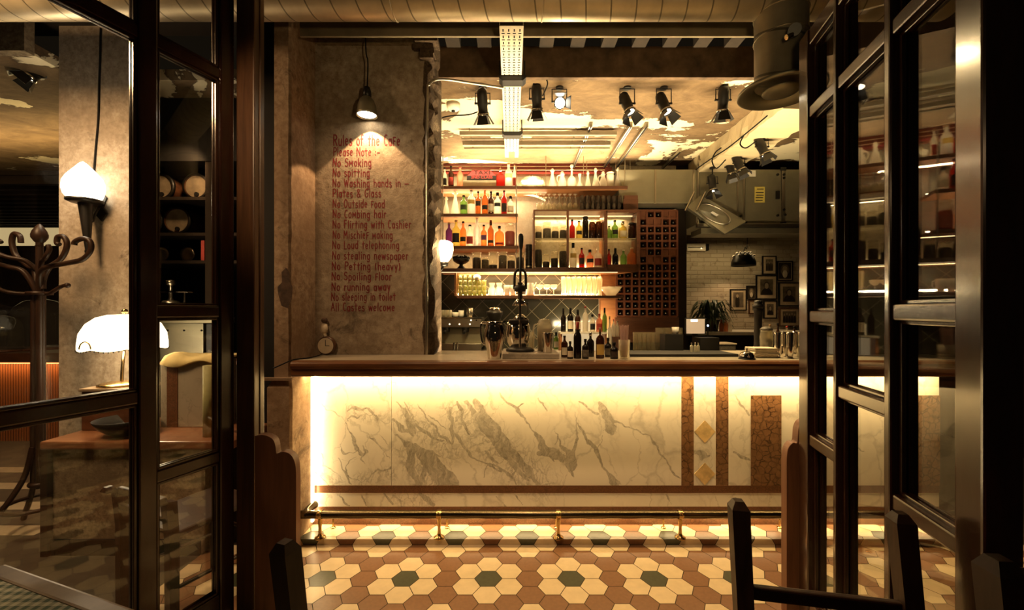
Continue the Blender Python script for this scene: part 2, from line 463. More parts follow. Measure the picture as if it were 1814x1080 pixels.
def make_marble(key, base=(0.80,0.76,0.68), veins=0.55, sc=1.0, drawn=False):
    t = NT(key); v = t.coord(kind='World')
    _, col = t.noise(v, 3.2*sc, 6, 0.6)
    sub = t.n('VectorMath', operation='SUBTRACT'); t.l(col, sub.inputs[0]); sub.inputs[1].default_value = (0.5,0.5,0.5)
    scl = t.n('VectorMath', operation='SCALE'); t.l(sub.outputs[0], scl.inputs[0]); scl.inputs['Scale'].default_value = 0.34
    add = t.n('VectorMath', operation='ADD'); t.l(v, add.inputs[0]); t.l(scl.outputs[0], add.inputs[1])
    mp = t.n('Mapping'); mp.vector_type = 'POINT'; t.l(add.outputs[0], mp.inputs['Vector'])
    mp.inputs['Rotation'].default_value = (0, math.radians(-38), 0); mp.inputs['Scale'].default_value = (4.6*sc, 1.0, 1.9*sc)
    vo = t.n('TexVoronoi', feature='DISTANCE_TO_EDGE'); t.l(mp.outputs[0], vo.inputs['Vector']); vo.inputs['Scale'].default_value = 1.0
    w, _ = t.noise(v, 2.3*sc, 4, 0.6)
    width = t.math('MULTIPLY', t.math('SUBTRACT', w, 0.42, clamp=True), 0.28)
    e = t.math('DIVIDE', vo.outputs['Distance'], t.math('ADD', width, 0.004))
    line = t.math('SUBTRACT', 1.0, e, clamp=True)
    # fine second network, gathered in patches
    mp2 = t.n('Mapping'); t.l(add.outputs[0], mp2.inputs['Vector'])
    mp2.inputs['Rotation'].default_value = (0, math.radians(-34), 0); mp2.inputs['Scale'].default_value = (15*sc, 3.0, 7*sc)
    vo2 = t.n('TexVoronoi', feature='DISTANCE_TO_EDGE'); t.l(mp2.outputs[0], vo2.inputs['Vector']); vo2.inputs['Scale'].default_value = 1.0
    line2 = t.math('SUBTRACT', 1.0, t.math('DIVIDE', vo2.outputs['Distance'], 0.11), clamp=True)
    mpz = t.n('Mapping'); t.l(add.outputs[0], mpz.inputs['Vector']); mpz.inputs['Rotation'].default_value = (0, math.radians(-38), 0); mpz.inputs['Scale'].default_value = (2.6*sc, 1, 0.9*sc); mpz.inputs['Location'].default_value = (0.3, 0, 0.2)
    msk, _ = t.noise(mpz.outputs[0], 1.7, 3, 0.5)
    mk = t.math('MULTIPLY', t.math('SUBTRACT', msk, 0.49, clamp=True), 5.0, clamp=True)
    g, _ = t.noise(v, 24*sc, 6, 0.7)
    fine = t.math('MULTIPLY', mk, t.math('ADD', t.math('MULTIPLY', line2, 0.55), t.math('MULTIPLY', g, 0.35)))
    tot = t.math('MAXIMUM', t.math('MULTIPLY', line, 0.85), fine)
    tot = t.math('MULTIPLY', tot, veins, clamp=True)
    if drawn:
        at_ = t.n('Attribute'); at_.attribute_name = 'vein'; ac_ = t.n('Attribute'); ac_.attribute_name = 'cloud'
        n1, _ = t.noise(v, 75, 6, 0.75); n0, _ = t.noise(v, 26, 5, 0.7)
        a = t.math('ADD', at_.outputs['Fac'], t.math('MULTIPLY', t.math('SUBTRACT', t.math('ADD', t.math('MULTIPLY', n1, 0.6), t.math('MULTIPLY', n0, 0.4)), 0.5), 0.9))
        k = t.n('MapRange'); k.interpolation_type = 'SMOOTHSTEP'; t.l(a, k.inputs['Value']); k.inputs['From Min'].default_value = 0.33; k.inputs['From Max'].default_value = 0.55
        mp3 = t.n('Mapping'); t.l(add.outputs[0], mp3.inputs['Vector']); mp3.inputs['Rotation'].default_value = (0, math.radians(-40), 0); mp3.inputs['Scale'].default_value = (40, 4, 11)
        s1, _ = t.noise(mp3.outputs[0], 1.3, 7, 0.75)
        body = t.n('MapRange'); t.l(s1, body.inputs['Value']); body.inputs['From Min'].default_value = 0.66; body.inputs['From Max'].default_value = 0.36
        body.inputs['To Min'].default_value = 0.30; body.inputs['To Max'].default_value = 0.92
        kk = t.math('MULTIPLY', k.outputs[0], body.outputs[0])
        # fine crackle gathered in the clouded diagonal
        mp4 = t.n('Mapping'); t.l(add.outputs[0], mp4.inputs['Vector']); mp4.inputs['Rotation'].default_value = (0, math.radians(-36), 0); mp4.inputs['Scale'].default_value = (26, 4, 13)
        vo3 = t.n('TexVoronoi', feature='DISTANCE_TO_EDGE'); t.l(mp4.outputs[0], vo3.inputs['Vector']); vo3.inputs['Scale'].default_value = 1.0
        ln3 = t.math('SUBTRACT', 1.0, t.math('DIVIDE', vo3.outputs['Distance'], 0.13), clamp=True)
        cl = t.math('MULTIPLY', ac_.outputs['Fac'], t.math('ADD', t.math('MULTIPLY', ln3, t.math('MULTIPLY', n0, 1.1)), t.math('MULTIPLY', t.math('SUBTRACT', n1, 0.42, clamp=True), 1.5)), clamp=True)
        tot = t.math('MAXIMUM', t.math('MAXIMUM', tot, kk), t.math('MULTIPLY', cl, 0.8))
    c = t.mix(tot, base, (0.155,0.14,0.11))
    f2, _ = t.noise(v, 9*sc, 4)
    c = t.mix(t.math('MULTIPLY', f2, 0.25), c, tuple(x*0.86 for x in base))
    t.princ(c, 0.28, 0, None, 0.35)
    M[key] = t.mat
make_marble('marble', veins=0.95)
make_marble('marble_soft', veins=0.62)
make_marble('marble_drawn', veins=0.42, drawn=True)
make_marble('marble_top', (0.42,0.36,0.27), 0.6, 1.6)
make_marble('marble_grey', (0.36,0.31,0.24), 0.7, 2.5)

def make_brown_marble(key, base, dark, cs):
    t = NT(key); v = t.coord(kind='World')
    _, col = t.noise(v, 14, 4)
    scl = t.n('VectorMath', operation='SCALE'); t.l(col, scl.inputs[0]); scl.inputs['Scale'].default_value = 0.05
    add = t.n('VectorMath', operation='ADD'); t.l(v, add.inputs[0]); t.l(scl.outputs[0], add.inputs[1])
    vo = t.n('TexVoronoi', feature='DISTANCE_TO_EDGE'); t.l(add.outputs[0], vo.inputs['Vector']); vo.inputs['Scale'].default_value = cs
    ln = t.math('SUBTRACT', 1.0, t.math('DIVIDE', vo.outputs['Distance'], 0.10), clamp=True)
    f, _ = t.noise(v, 40, 5, 0.7)
    f2, _ = t.noise(v, 16, 4)
    c = t.ramp(f, [(0.3, tuple(x*0.75 for x in base)), (0.7, tuple(x*1.25 for x in base))])
    k = t.math('MULTIPLY', ln, t.math('ADD', 0.35, t.math('MULTIPLY', t.math('SUBTRACT', f2, 0.40, clamp=True), 4.0), clamp=True))
    c = t.mix(k, c, dark)
    t.princ(c, 0.3, 0, None, 0.4); M[key] = t.mat
simple('rail_bronze', (0.13,0.105,0.065), 0.24, 1.0, 0.1)
simple('olive_board', (0.15,0.13,0.085), 0.6, 0, 0.2, 6)
simple('joist_wood', (0.022,0.014,0.008), 0.85, 0, 0.4, 9)
make_brown_marble('brown_marble', (0.20,0.105,0.05), (0.035,0.016,0.008), 24)
make_brown_marble('band_marble', (0.14,0.062,0.030), (0.07,0.03,0.016), 60)

def make_ceiling(key, cream, bare, dark, thr=0.5, sc=1.0):
    t = NT(key); v = t.coord(kind='World', scale=(0.75*sc, 1.35*sc, 1))
    f, _ = t.noise(v, 1.25, 9, 0.62, 0.55)
    f2, _ = t.noise(v, 3.5, 8, 0.7, 0.6); f3, _ = t.noise(v, 20, 6, 0.7)
    bc = t.ramp(f2, [(0.30, dark), (0.55, bare), (0.75, tuple(x*1.5 for x in bare))])
    bc = t.mix(t.math('MULTIPLY', f3, 0.5), bc, dark)
    k = t.ramp(f, [(thr-0.004, (0,0,0)), (thr+0.004, (1,1,1))])
    edge = t.ramp(f, [(thr-0.02, (0,0,0)), (thr-0.004, (1,1,1)), (thr, (0,0,0))])
    bc = t.mix(t.math('MULTIPLY', edge, 0.7), bc, tuple(x*0.4 for x in dark))
    cc = t.mix(t.math('MULTIPLY', f3, 0.25), cream, tuple(x*0.75 for x in cream))
    c = t.mix(k, bc, cc)
    h = t.math('ADD', t.math('MULTIPLY', k, 1.0), t.math('MULTIPLY', f3, 0.5))
    t.princ(c, 0.85, 0, t.bump(h, 0.5, 0.012), 0.2)
    M[key] = t.mat
make_ceiling('ceiling_paint', (0.86,0.76,0.52), (0.20,0.135,0.072), (0.085,0.053,0.028), 0.53)
make_ceiling('beam_paint', (0.66,0.54,0.33), (0.34,0.25,0.14), (0.16,0.11,0.06), 0.40, 1.6)

def make_brick(key):
    t = NT(key); v = t.coord(kind='World')
    sx = t.n('SeparateXYZ'); t.l(v, sx.inputs[0]); cb = t.n('CombineXYZ')
    t.l(sx.outputs[0], cb.inputs[0]); t.l(sx.outputs[2], cb.inputs[1])
    b = t.n('TexBrick'); t.l(cb.outputs[0], b.inputs['Vector'])
    b.inputs['Scale'].default_value = 1.0; b.inputs['Brick Width'].default_value = 0.19; b.inputs['Row Height'].default_value = 0.062
    b.inputs['Mortar Size'].default_value = 0.008; b.inputs['Mortar Smooth'].default_value = 1.0
    b.inputs['Color1'].default_value = (0.46,0.40,0.30,1); b.inputs['Color2'].default_value = (0.38,0.32,0.23,1); b.inputs['Mortar'].default_value = (0.36,0.30,0.21,1)
    f, _ = t.noise(v, 6, 7, 0.7, 0.5); f2, _ = t.noise(v, 30, 4)
    c = t.mix(t.ramp(f, [(0.33, (1,1,1)), (0.43, (0,0,0))]), b.outputs['Color'], (0.19,0.145,0.095))
    h = t.math('ADD', t.math('MULTIPLY', b.outputs['Fac'], -1.0), t.math('MULTIPLY', f2, 0.4))
    t.princ(c, 0.8, 0, t.bump(h, 0.5, 0.012), 0.25); M[key] = t.mat
make_brick('painted_brick')

def make_tiles(key):
    t = NT(key); v = t.coord(kind='World', rot=(0, math.radians(45), 0), scale=(1,1,1))
    sx = t.n('SeparateXYZ'); t.l(v, sx.inputs[0])
    def ln(o):
        m = t.math('FRACT', t.math('DIVIDE', o, 0.165))
        d = t.math('MINIMUM', m, t.math('SUBTRACT', 1.0, m))
        return t.math('LESS_THAN', d, 0.018)
    k = t.math('MAXIMUM', ln(sx.outputs[0]), ln(sx.outputs[2]))
    c = t.mix(k, (0.032,0.029,0.019), (0.17,0.145,0.09))
    t.princ(c, t.math('ADD', t.math('MULTIPLY', k, 0.5), 0.18), 0, None, 0.5); M[key] = t.mat
make_tiles('dark_tiles')

def make_duct(key, axis=0, c0=(0.66,0.56,0.38), seam=0.13):
    t = NT(key); v = t.coord(kind='World')
    sx = t.n('SeparateXYZ'); t.l(v, sx.inputs[0])
    f, _ = t.noise(v, 7, 5); f2, _ = t.noise(v, 60, 3)
    # helical seam: position along the axis plus the angle round it
    geo = t.n('NewGeometry'); sn = t.n('SeparateXYZ'); t.l(geo.outputs['Normal'], sn.inputs[0])
    along = sx.outputs[axis]
    if axis == 0: ang = t.math('ARCTAN2', sn.outputs[1], sn.outputs[2])
    else: ang = t.math('ARCTAN2', sn.outputs[1], sn.outputs[0])
    u = t.math('FRACT', t.math('ADD', t.math('DIVIDE', along, seam), t.math('DIVIDE', ang, 2*PI)))
    k = t.math('LESS_THAN', t.math('ABSOLUTE', t.math('SUBTRACT', u, 0.5)), 0.03)
    c = t.ramp(f, [(0.3, tuple(x*0.8 for x in c0)), (0.7, tuple(min(1, x*1.15) for x in c0))])
    c = t.mix(k, c, tuple(x*0.35 for x in c0))
    t.princ(c, t.math('ADD', t.math('MULTIPLY', f, 0.15), 0.36), 0.72, t.bump(k, 0.6, 0.004)); M[key] = t.mat
make_duct('duct_metal')
make_duct('duct_metal_up', 2, (0.40,0.34,0.23), 0.22)

def make_check(key, ca, cb, size, kind='Object'):
    t = NT(key); v = t.coord(kind=kind)
    sx = t.n('SeparateXYZ'); t.l(v, sx.inputs[0])
    def st(o): return t.math('GREATER_THAN', t.math('FRACT', t.math('DIVIDE', o, size)), 0.5)
    k = t.math('MULTIPLY', t.math('ADD', st(sx.outputs[0]), st(sx.outputs[1])), 0.5)
    t.princ(t.mix(k, ca, cb), 0.8); M[key] = t.mat
make_check('gingham', (0.44,0.44,0.35), (0.06,0.10,0.075), 0.024)

def make_flute(key):
    t = NT(key); v = t.coord(kind='World'); sx = t.n('SeparateXYZ'); t.l(v, sx.inputs[0])
    f = t.math('ABSOLUTE', t.math('SINE', t.math('MULTIPLY', sx.outputs[0], 110.0)))
    t.princ(t.ramp(f, [(0.0, (0.03,0.012,0.006)), (0.6, (0.36,0.12,0.04))]), 0.3, 0, t.bump(f, 0.5, 0.01), 0.5, 0.3); M[key] = t.mat
make_flute('fluted_wood')
def W(mb, name, mats, parent=None):
    """link a mesh laid out in world coordinates under its thing"""
    if parent is not None:
        o = parent; off = Vector((0,0,0))
        while o is not None:
            off += Vector(o.location); o = o.parent
        mb.v = [tuple(Vector(p) - off) for p in mb.v]
    return mb.build(name, mats, parent)

# ================================================================ THE SETTING
HA = 0.0728; HR = math.sqrt(3)*HA; HX0, HY0 = -0.125, 2.20
STEP_Y, STEP_H, FRONT_Y = HY0 + 2.5*HR, 0.035, 2.69
def hex_kind(x, y):
    m = round((y-HY0)/(3*HR)); best = 9
    for q in (m-1, m, m+1):
        gx = HX0 + (3*HA if q % 2 else 0); k = round((x-gx)/(6*HA))
        best = min(best, math.hypot(x-gx-6*HA*k, y-HY0-3*HR*q))
    return 2 if best < 0.4*HR else (0 if best < 1.2*HR else 1)
def clip(poly, axis, val, keep_less):
    out = []; n = len(poly)
    for i in range(n):
        a, b = poly[i], poly[(i+1) % n]
        ia = (a[axis] <= val) == keep_less; ib = (b[axis] <= val) == keep_less
        if ia: out.append(a)
        if ia != ib:
            t = (val-a[axis])/(b[axis]-a[axis])
            out.append((a[0]+t*(b[0]-a[0]), a[1]+t*(b[1]-a[1])))
    return out
def hexes(x0, x1, v0, v1, emitf, inset=0.0022):
    for i in range(int((x0-HX0)/(1.5*HA))-1, int((x1-HX0)/(1.5*HA))+2):
        cx = HX0 + 1.5*HA*i
        for j in range(int((v0-HY0)/HR)-2, int((v1-HY0)/HR)+3):
            cyy = HY0 + HR*(j + (0.5 if i % 2 else 0))
            r = HA - inset
            P = [(cx + r*math.cos(PI/3*k), cyy + r*math.sin(PI/3*k)) for k in range(6)]
            for ax, val, less in ((0,x0,False),(0,x1,True),(1,v0,False),(1,v1,True)):
                if P: P = clip(P, ax, val, less)
            if len(P) >= 3: emitf(P, hex_kind(cx, cyy))
TM = [M['tile_cream'], M['tile_brown'], M['tile_green'], M['grout'], M['dark_concrete'], M['pale_tile']]
fl = MB()
hexes(-1.80, 3.2, 0.0, STEP_Y, lambda P, k: fl.add([(p[0], p[1], 0) for p in P], [tuple(range(len(P)))], k))
fl.box(-1.80, 3.2, 0.0, 3.2, -0.06, -0.002, 3)
fl.box(-9, -1.80, 0.0, 7.2, -0.06, 0.0, 4)
fl.box(-1.80, 5, 3.2, 7.2, -0.06, 0.0, 4)
fl.box(3.2, 5, 0.0, 3.2, -0.06, 0.0, 4)
for k in range(4):
    fl.box(-5.4, -3.0, 2.62+0.34*k, 2.74+0.34*k, 0.0, 0.002, 5)
struct(fl.build('floor', TM), 'floor of cream, rust and green hexagon tiles', 'floor')
st = MB()
hexes(BAR_X0, BAR_X1, STEP_Y + STEP_H, FRONT_Y + STEP_H, lambda P, k: st.add([(p[0], p[1]-STEP_H, STEP_H) for p in P], [tuple(range(len(P)))], k))
hexes(BAR_X0, BAR_X1, STEP_Y, STEP_Y + STEP_H, lambda P, k: st.add([(p[0], STEP_Y, p[1]-STEP_Y) for p in P], [tuple(range(len(P)))], k))
st.box(BAR_X0, BAR_X1, STEP_Y + 0.002, FRONT_Y, 0, STEP_H - 0.002, 3)
struct(st.build('trim_1', TM[:4]), 'low tiled step along the foot of the marble bar front', 'step')

# ceiling over the bar side and the left room
CZ = 3.12
struct(MB().box(-9, 5, 3.10, 7.2, CZ, CZ+0.08).box(-9, -3.20, 2.80, 3.10, CZ, CZ+0.08).build('ceiling', M['ceiling_paint']), 'ceiling of peeling cream paint over bare brown concrete', 'ceiling')
up = MB().box(-9, 5, 2.40, 3.06, 3.42, 3.5)
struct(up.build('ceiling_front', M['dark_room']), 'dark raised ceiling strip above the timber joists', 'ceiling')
struct(MB().box(-1.0, 5, 3.06, 3.10, CZ-.002, 3.345).build('beam', M['dark_beam']), 'dark rough timber beam spanning above the bar opening', 'beam')
jo = MB()
for k in range(22):
    x = -1.15 + 0.225*k
    jo.box(x, x+0.10, 2.54, 3.06, 3.335, 3.42)
struct(jo.build('trim_2', M['joist_wood']), 'short timber joists showing between channel and beam', 'joists')
struct(MB().box(-1.27, 1.9, 2.50, 2.515, 3.052, 3.33).box(-1.27, 1.9, 2.515, 2.54, 3.31, 3.33).build('trim_3', M['channel_steel']), 'steel channel running behind the round duct', 'channel')
struct(MB().box(-9, -3.20, 2.74, 2.80, CZ-.005, 3.42).build('trim_4', M['plaster_old']), 'plaster downstand across the left room ceiling', 'downstand')
# longitudinal ceiling beam on the right
db = MB()
n = 26; rnd = random.Random(3)
rings = []
for i in range(n+1):
    y = 3.20 + (4.88-3.20)*i/n
    j = lambda s=0.012: rnd.uniform(-s, s)
    rings.append([(2.055+j(.006), y, CZ), (2.058+j(), y, 3.02+j()), (2.075+j(), y, 2.955+j(.01)), (2.45+j(), y, 2.95+j(.006)), (2.50+j(), y, CZ)])
db.add([p for r in rings for p in r], [(i*5+k, i*5+k+1, (i+1)*5+k+1, (i+1)*5+k) for i in range(n) for k in range(4)] + [(4,3,2,1,0), tuple(n*5+k for k in range(5))], 0)
struct(db.build('trim_5', M['beam_paint']), 'peeling cream plaster beam running back over the bar', 'beam')

# rules pillar, with its broken right edge
pl = MB(); rnd = random.Random(11); zs = [0 + 0.055*i for i in range(62)]
rings = []
for z in zs:
    hi = 1.0 if z > 1.1 else 0.3
    j = lambda s: rnd.uniform(-s, s)*hi
    rings.append([(-1.45, 2.76), (-0.585+j(.012), 2.76), (-0.565+j(.012), 2.762), (-0.532+j(.018), 2.80+j(.025)), (-0.545+j(.02), 2.88+j(.02)), (-0.538+j(.018), 2.98+j(.02)), (-0.53, 3.14), (-1.45, 3.14)])
K = 8
pl.v = [(x, y, z) for z, r in zip(zs, rings) for x, y in r]
for i in range(len(zs)-1):
    for k in range(K):
        pl.f.append([i*K+k, i*K+(k+1) % K, (i+1)*K+(k+1) % K, (i+1)*K+k]); pl.m.append(1 if k in (1,2,3,4,5) else 0); pl.s.append(False)
pl.f.append(list(range(K))); pl.m.append(0); pl.s.append(False)
pl.f.append([len(zs)*K-1-k for k in range(K)]); pl.m.append(0); pl.s.append(False)
struct(pl.build('wall_pillar', [M['plaster_pale'], M['rubble']]), 'plaster pillar carrying the painted rules with a broken right edge', 'pillar')
# crumbled corbel at the top right of the pillar
cb = MB(); rnd = random.Random(5)
for i in range(9):
    cz = 3.06 + 0.03*i; w = 0.06 + 0.016*i
    cb.box(-0.58-w*.5 + rnd.uniform(-.02,.02), -0.56+w*.5 + rnd.uniform(-.03,.03), 2.72 - 0.004*i + rnd.uniform(-.02,.01), 2.80, cz, cz+0.034, 0)
cb.box(-1.28, -0.56, 2.735, 2.76, 3.16, 3.20, 1)
struct(cb.build('trim_6', [M['rubble'], M['plaster_old']]), 'crumbling masonry corbel at the top of the pillar', 'corbel')

# pier on the left of the bar
pr = MB(); rnd = random.Random(21); rings = []; zs = [0.06*i for i in range(57)]
for z in zs:
    low = z < 1.005
    j = lambda s: rnd.uniform(-s, s)
    x0, x1, y0 = (-1.425, BAR_X0, 2.43) if low else (-1.395, -1.30, 2.45)
    rings.append([(x0, y0), (x1-0.012+j(.002), y0), (x1+j(.002), y0+0.012), (x1, 2.76), (x0, 2.76)])
K = 5
pr.v = [(x, y, z) for z, r in zip(zs, rings) for x, y in r]
for i in range(len(zs)-1):
    for k in range(K):
        pr.f.append([i*K+k, i*K+(k+1) % K, (i+1)*K+(k+1) % K, (i+1)*K+k]); pr.m.append(0); pr.s.append(False)
# a bare patch where the plaster has come away
pt = [(507,474),(513,482),(514,500),(519,508),(517,530),(511,545),(499,541),(493,520),(492,508),(500,500),(499,482)]
pr.add([(X(a, 2.45), 2.4475, Z(b, 2.45)) for a, b in pt], [tuple(range(len(pt)))], 1)
struct(pr.build('wall_pier', [M['plaster_warm'], M['bare_brick']]), 'narrow plaster pier left of the bar with a dark bare patch', 'pier')
struct(MB().box(-1.445, -1.275, 2.415, 2.45, 1.005, 1.02).build('trim_7', M['plaster_warm']), 'thin ledge capping the lower part of the pier', 'ledge')

# walls behind the bar
wb = MB().box(-0.95, 1.935, 4.93, 5.03, 0, CZ)
struct(wb.build('wall_back', M['plaster_cream']), 'cream plaster wall behind the shelves', 'wall')
struct(MB().box(-0.85, 1.02, 4.92, 4.93, 0.9, 1.86).build('trim_8', M['dark_tiles']), 'dark green diagonal tiles behind the back counter', 'tiles')
struct(MB().box(-0.97, -0.85, 3.14, 4.93, 0, CZ).build('wall_return', M['rubble']), 'rough wall running back from the pillar', 'wall')
struct(MB().box(1.95, 5, 6.0, 6.1, 0, CZ).build('wall_kitchen', M['painted_brick']), 'painted brick kitchen wall hung with pictures', 'wall')
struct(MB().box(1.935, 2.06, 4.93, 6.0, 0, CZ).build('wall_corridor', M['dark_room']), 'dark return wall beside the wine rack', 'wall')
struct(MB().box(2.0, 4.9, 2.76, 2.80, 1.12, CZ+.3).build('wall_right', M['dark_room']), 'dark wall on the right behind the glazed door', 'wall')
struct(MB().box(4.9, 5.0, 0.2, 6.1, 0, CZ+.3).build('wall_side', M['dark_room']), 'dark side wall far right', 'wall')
struct(MB().box(-.84, X(907,4.92), 4.918, 4.93, 2.46, Z(330,4.92)).box(-.84, X(1085,4.92), 4.918, 4.93, Z(330,4.92), 2.99).build('trim_10', M['olive_board']), 'dark olive boarding behind the two upper shelves', 'boarding')
# left room shell
struct(MB().box(-1.80, -1.425, 2.78, 2.83, 0, 3.42).build('gap_shade_panel', M['black']), 'black sheet standing for the dark opening between door post and pier', 'wall')  # black sheet put in for the darkness of the open gap
struct(MB().box(-3.20, -2.68, 2.95, 3.13, 0, 3.42).build('wall_column', M['plaster_pale']), 'broad stained plaster column carrying the torch lamp', 'column')
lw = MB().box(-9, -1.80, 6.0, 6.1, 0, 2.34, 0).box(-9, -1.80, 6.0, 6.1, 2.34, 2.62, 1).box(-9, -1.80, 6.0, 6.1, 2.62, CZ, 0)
struct(lw.build('wall_far', [M['dark_room'], M['frieze_glow']]), 'dark far wall of the left room with a lit frieze shown as glowing', 'wall')  # frieze emission stands in for the light falling on it
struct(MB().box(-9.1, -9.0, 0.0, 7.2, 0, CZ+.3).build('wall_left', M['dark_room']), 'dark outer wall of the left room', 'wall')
cn = MB()
cn.box(-9, -3.5, 3.85, 5.95, 2.66, 2.70)
for k in range(13): cn.box(-9, -3.5, 3.86+0.165*k, 3.92+0.165*k, 2.58, 2.66)
cn = struct(cn.build('ceiling_canopy', M['dark_room']), 'dark slatted canopy hanging in the left room', 'canopy')

# ================================================================ THE BAR
bar = thing('bar_counter', 'long bar counter with grey veined marble front and dark wooden edge', 'bar counter', (0.7, 2.72, 0))
TOPZ, UNDZ = 1.12, 1.03
m = MB()
def MP(px, py): return (X(px, FRONT_Y), Z(py, FRONT_Y))
# marble slabs, each a part
def slab(x0, x1, z0, z1, mat, name, th=0.05, fy=FRONT_Y):
    return W(MB().box(x0, x1, fy, FRONT_Y + th, z0, z1), name, mat if isinstance(mat, list) else [mat], bar)
zt, zb = UNDZ, Z(859.5, FRONT_Y)
g = 0.0012
veins = {0: [
  # (polyline in photo pixels over the slab, widths in px)
  ([(566,712),(578,722),(592,731),(603,737),(612,750),(620,766),(626,778),(632,794),(640,803)], [1,1.5,1.5,1.2,2,3,6,9,3]),
  ([(640,803),(646,806),(651,800),(646,793),(643,790)], [8,6,4,2,1]),
  ([(600,787),(605,796),(611,803),(622,802),(632,799)], [1,2,1.5,1.2,1]),
  ([(600,809),(604,820),(609,832),(613,842),(618,853),(622,859)], [2,3,2,3,2,2]),
  ([(651,766),(658,776),(668,784),(670,787),(676,797),(684,806),(692,815)], [1,2,2.5,2,1.5,1.5,1]),
  ([(671,770),(680,780),(692,792)], [1,1.5,1]),
  ([(615,730),(622,724),(630,722),(638,726),(648,724),(658,730),(666,738),(669,748)], [2,4,6,4,3,4,5,2]),
  ([(618,745),(614,740),(624,736),(634,742),(640,736)], [1.5,2,3,3,1.5]),
  ([(612,838),(618,818),(624,812),(632,809)], [2,1.5,1.2,1]),
  ([(612,838),(622,848),(640,851),(654,848),(662,836),(668,830),(680,833),(692,828)], [1,1.5,1,1.5,2.5,3,4,3]),
  ([(563,795),(571,806),(573,824),(584,832),(594,838),(606,850)], [2,2,1.5,2,1.5,1]),
  ([(560,838),(572,850),(580,858)], [2,2,2]),
  ([(648,806),(640,812),(648,820)], [1,2.5,1])],
 1: [
  ([(702,710),(708,720),(716,726),(722,742),(728,756),(733,766)], [2,3,6,10,16,5]),
  ([(698,742),(706,752),(714,762),(724,764),(730,770)], [4,8,9,6,3]),
  ([(714,712),(724,728),(734,746),(746,762),(760,768),(772,774),(784,780)], [2,3,4,6,4,5,3]),
  ([(738,716),(748,728),(760,744),(772,758),(782,770),(792,780),(800,788)], [1,2,3,3,4,6,4]),
  ([(760,736),(772,746),(782,756),(790,760)], [1.5,2,2,1]),
  ([(798,722),(799,740),(801,756),(803,772),(801,788)], [4,5,6,7,3]),
  ([(812,714),(816,726),(820,742),(824,756),(830,768)], [6,7,4,5,3]),
  ([(722,784),(728,796),(730,812),(724,824),(732,840),(740,856)], [8,14,16,12,9,10]),
  ([(734,790),(746,800),(756,814),(772,830),(786,846),(800,858)], [10,18,26,32,34,30]),
  ([(752,826),(750,836),(746,846),(744,858)], [7,10,9,7]),
  ([(752,802),(762,800),(772,808),(780,810)], [5,7,6,4]),
  ([(842,714),(856,732),(872,754),(890,778),(906,800),(926,824),(946,846),(952,858)], [12,16,19,18,16,14,10,6]),
  ([(826,712),(842,734),(858,758),(876,782),(894,806),(914,830),(934,848)], [6,9,12,12,10,8,5]),
  ([(798,760),(816,782),(836,806),(860,822),(880,830),(897,836),(902,842)], [5,5,4,3,4,4,3]),
  ([(856,844),(866,822),(882,824),(896,838),(906,842),(914,836),(930,840),(948,848)], [2,2,3,4,6,2,2,4]),
  ([(906,842),(912,852),(916,859)], [5,3,3]),
  ([(885,696),(897,710),(908,720),(918,728),(928,738),(936,748),(942,760),(950,768)], [2,4,6,8,4,2,2,3]),
  ([(918,724),(926,716),(930,712)], [4,2,1]),
  ([(950,768),(956,778),(960,790),(968,800),(976,806),(982,818)], [7,10,14,9,7,2]),
  ([(956,804),(970,800),(984,804),(996,810)], [8,14,18,16]),
  ([(984,786),(990,770),(982,756)], [2,2,1]),
  ([(990,772),(994,788),(1004,796),(1012,806),(1012,820),(1012,834),(1018,846)], [2,3,8,16,18,9,1]),
  ([(1016,804),(1018,790),(1022,764),(1020,730)], [7,4,2,1]),
  ([(955,706),(962,716),(967,728)], [3,4,2]),
  ([(1024,748),(1030,760),(1040,776),(1050,790),(1058,800),(1062,812),(1066,826),(1078,838),(1090,848),(1102,858)], [2,5,5,6,8,6,4,3,4,2]),
  ([(1074,836),(1082,848),(1090,858)], [2,9,16]),
  ([(1026,710),(1036,718),(1048,726),(1060,732)], [2,4,4,4]),
  ([(1062,714),(1070,728),(1076,742),(1082,758),(1086,768)], [8,14,18,22,8]),
  ([(1084,744),(1096,748),(1108,756),(1116,758)], [5,4,3,2]),
  ([(1116,758),(1132,764),(1148,772),(1156,782),(1166,798),(1180,814),(1192,832),(1197,840),(1207,846)], [1.5,2,2.5,5,3,2,3,3,1]),
  ([(1148,772),(1158,782),(1172,790)], [2,2,1]),
  ([(1070,762),(1064,780),(1060,796)], [1,1.5,1]),
  ([(700,770),(712,782),(724,792)], [3,5,6]),
  ([(860,800),(872,812),(884,818)], [4,6,3])],
 'low': [
  ([(600,878),(610,888),(618,896)], [2,3,2]), ([(640,876),(646,886),(650,896)], [2,3,2]), ([(682,875),(690,884),(696,894)], [3,5,3]),
  ([(700,876),(708,888),(712,896)], [3,4,3]), ([(745,876),(757,884),(768,894)], [7,9,7]), ([(880,878),(888,888),(895,896)], [2,2,2]),
  ([(912,876),(918,886),(925,894)], [1.5,2,1.5]), ([(1180,876),(1186,884),(1192,895)], [1.5,2,1]), ([(1300,878),(1312,886),(1320,894)], [2,3,2])],
 'right': [([(1300,700),(1312,714),(1328,736)], [2,4,3]), ([(1298,800),(1312,806),(1328,816)], [3,5,3]), ([(1390,810),(1400,822),(1406,832)], [3,6,3]), ([(1230,800),(1242,806),(1256,806)], [10,14,4]), ([(1500,760),(1514,790),(1530,800)], [2,4,2])]}
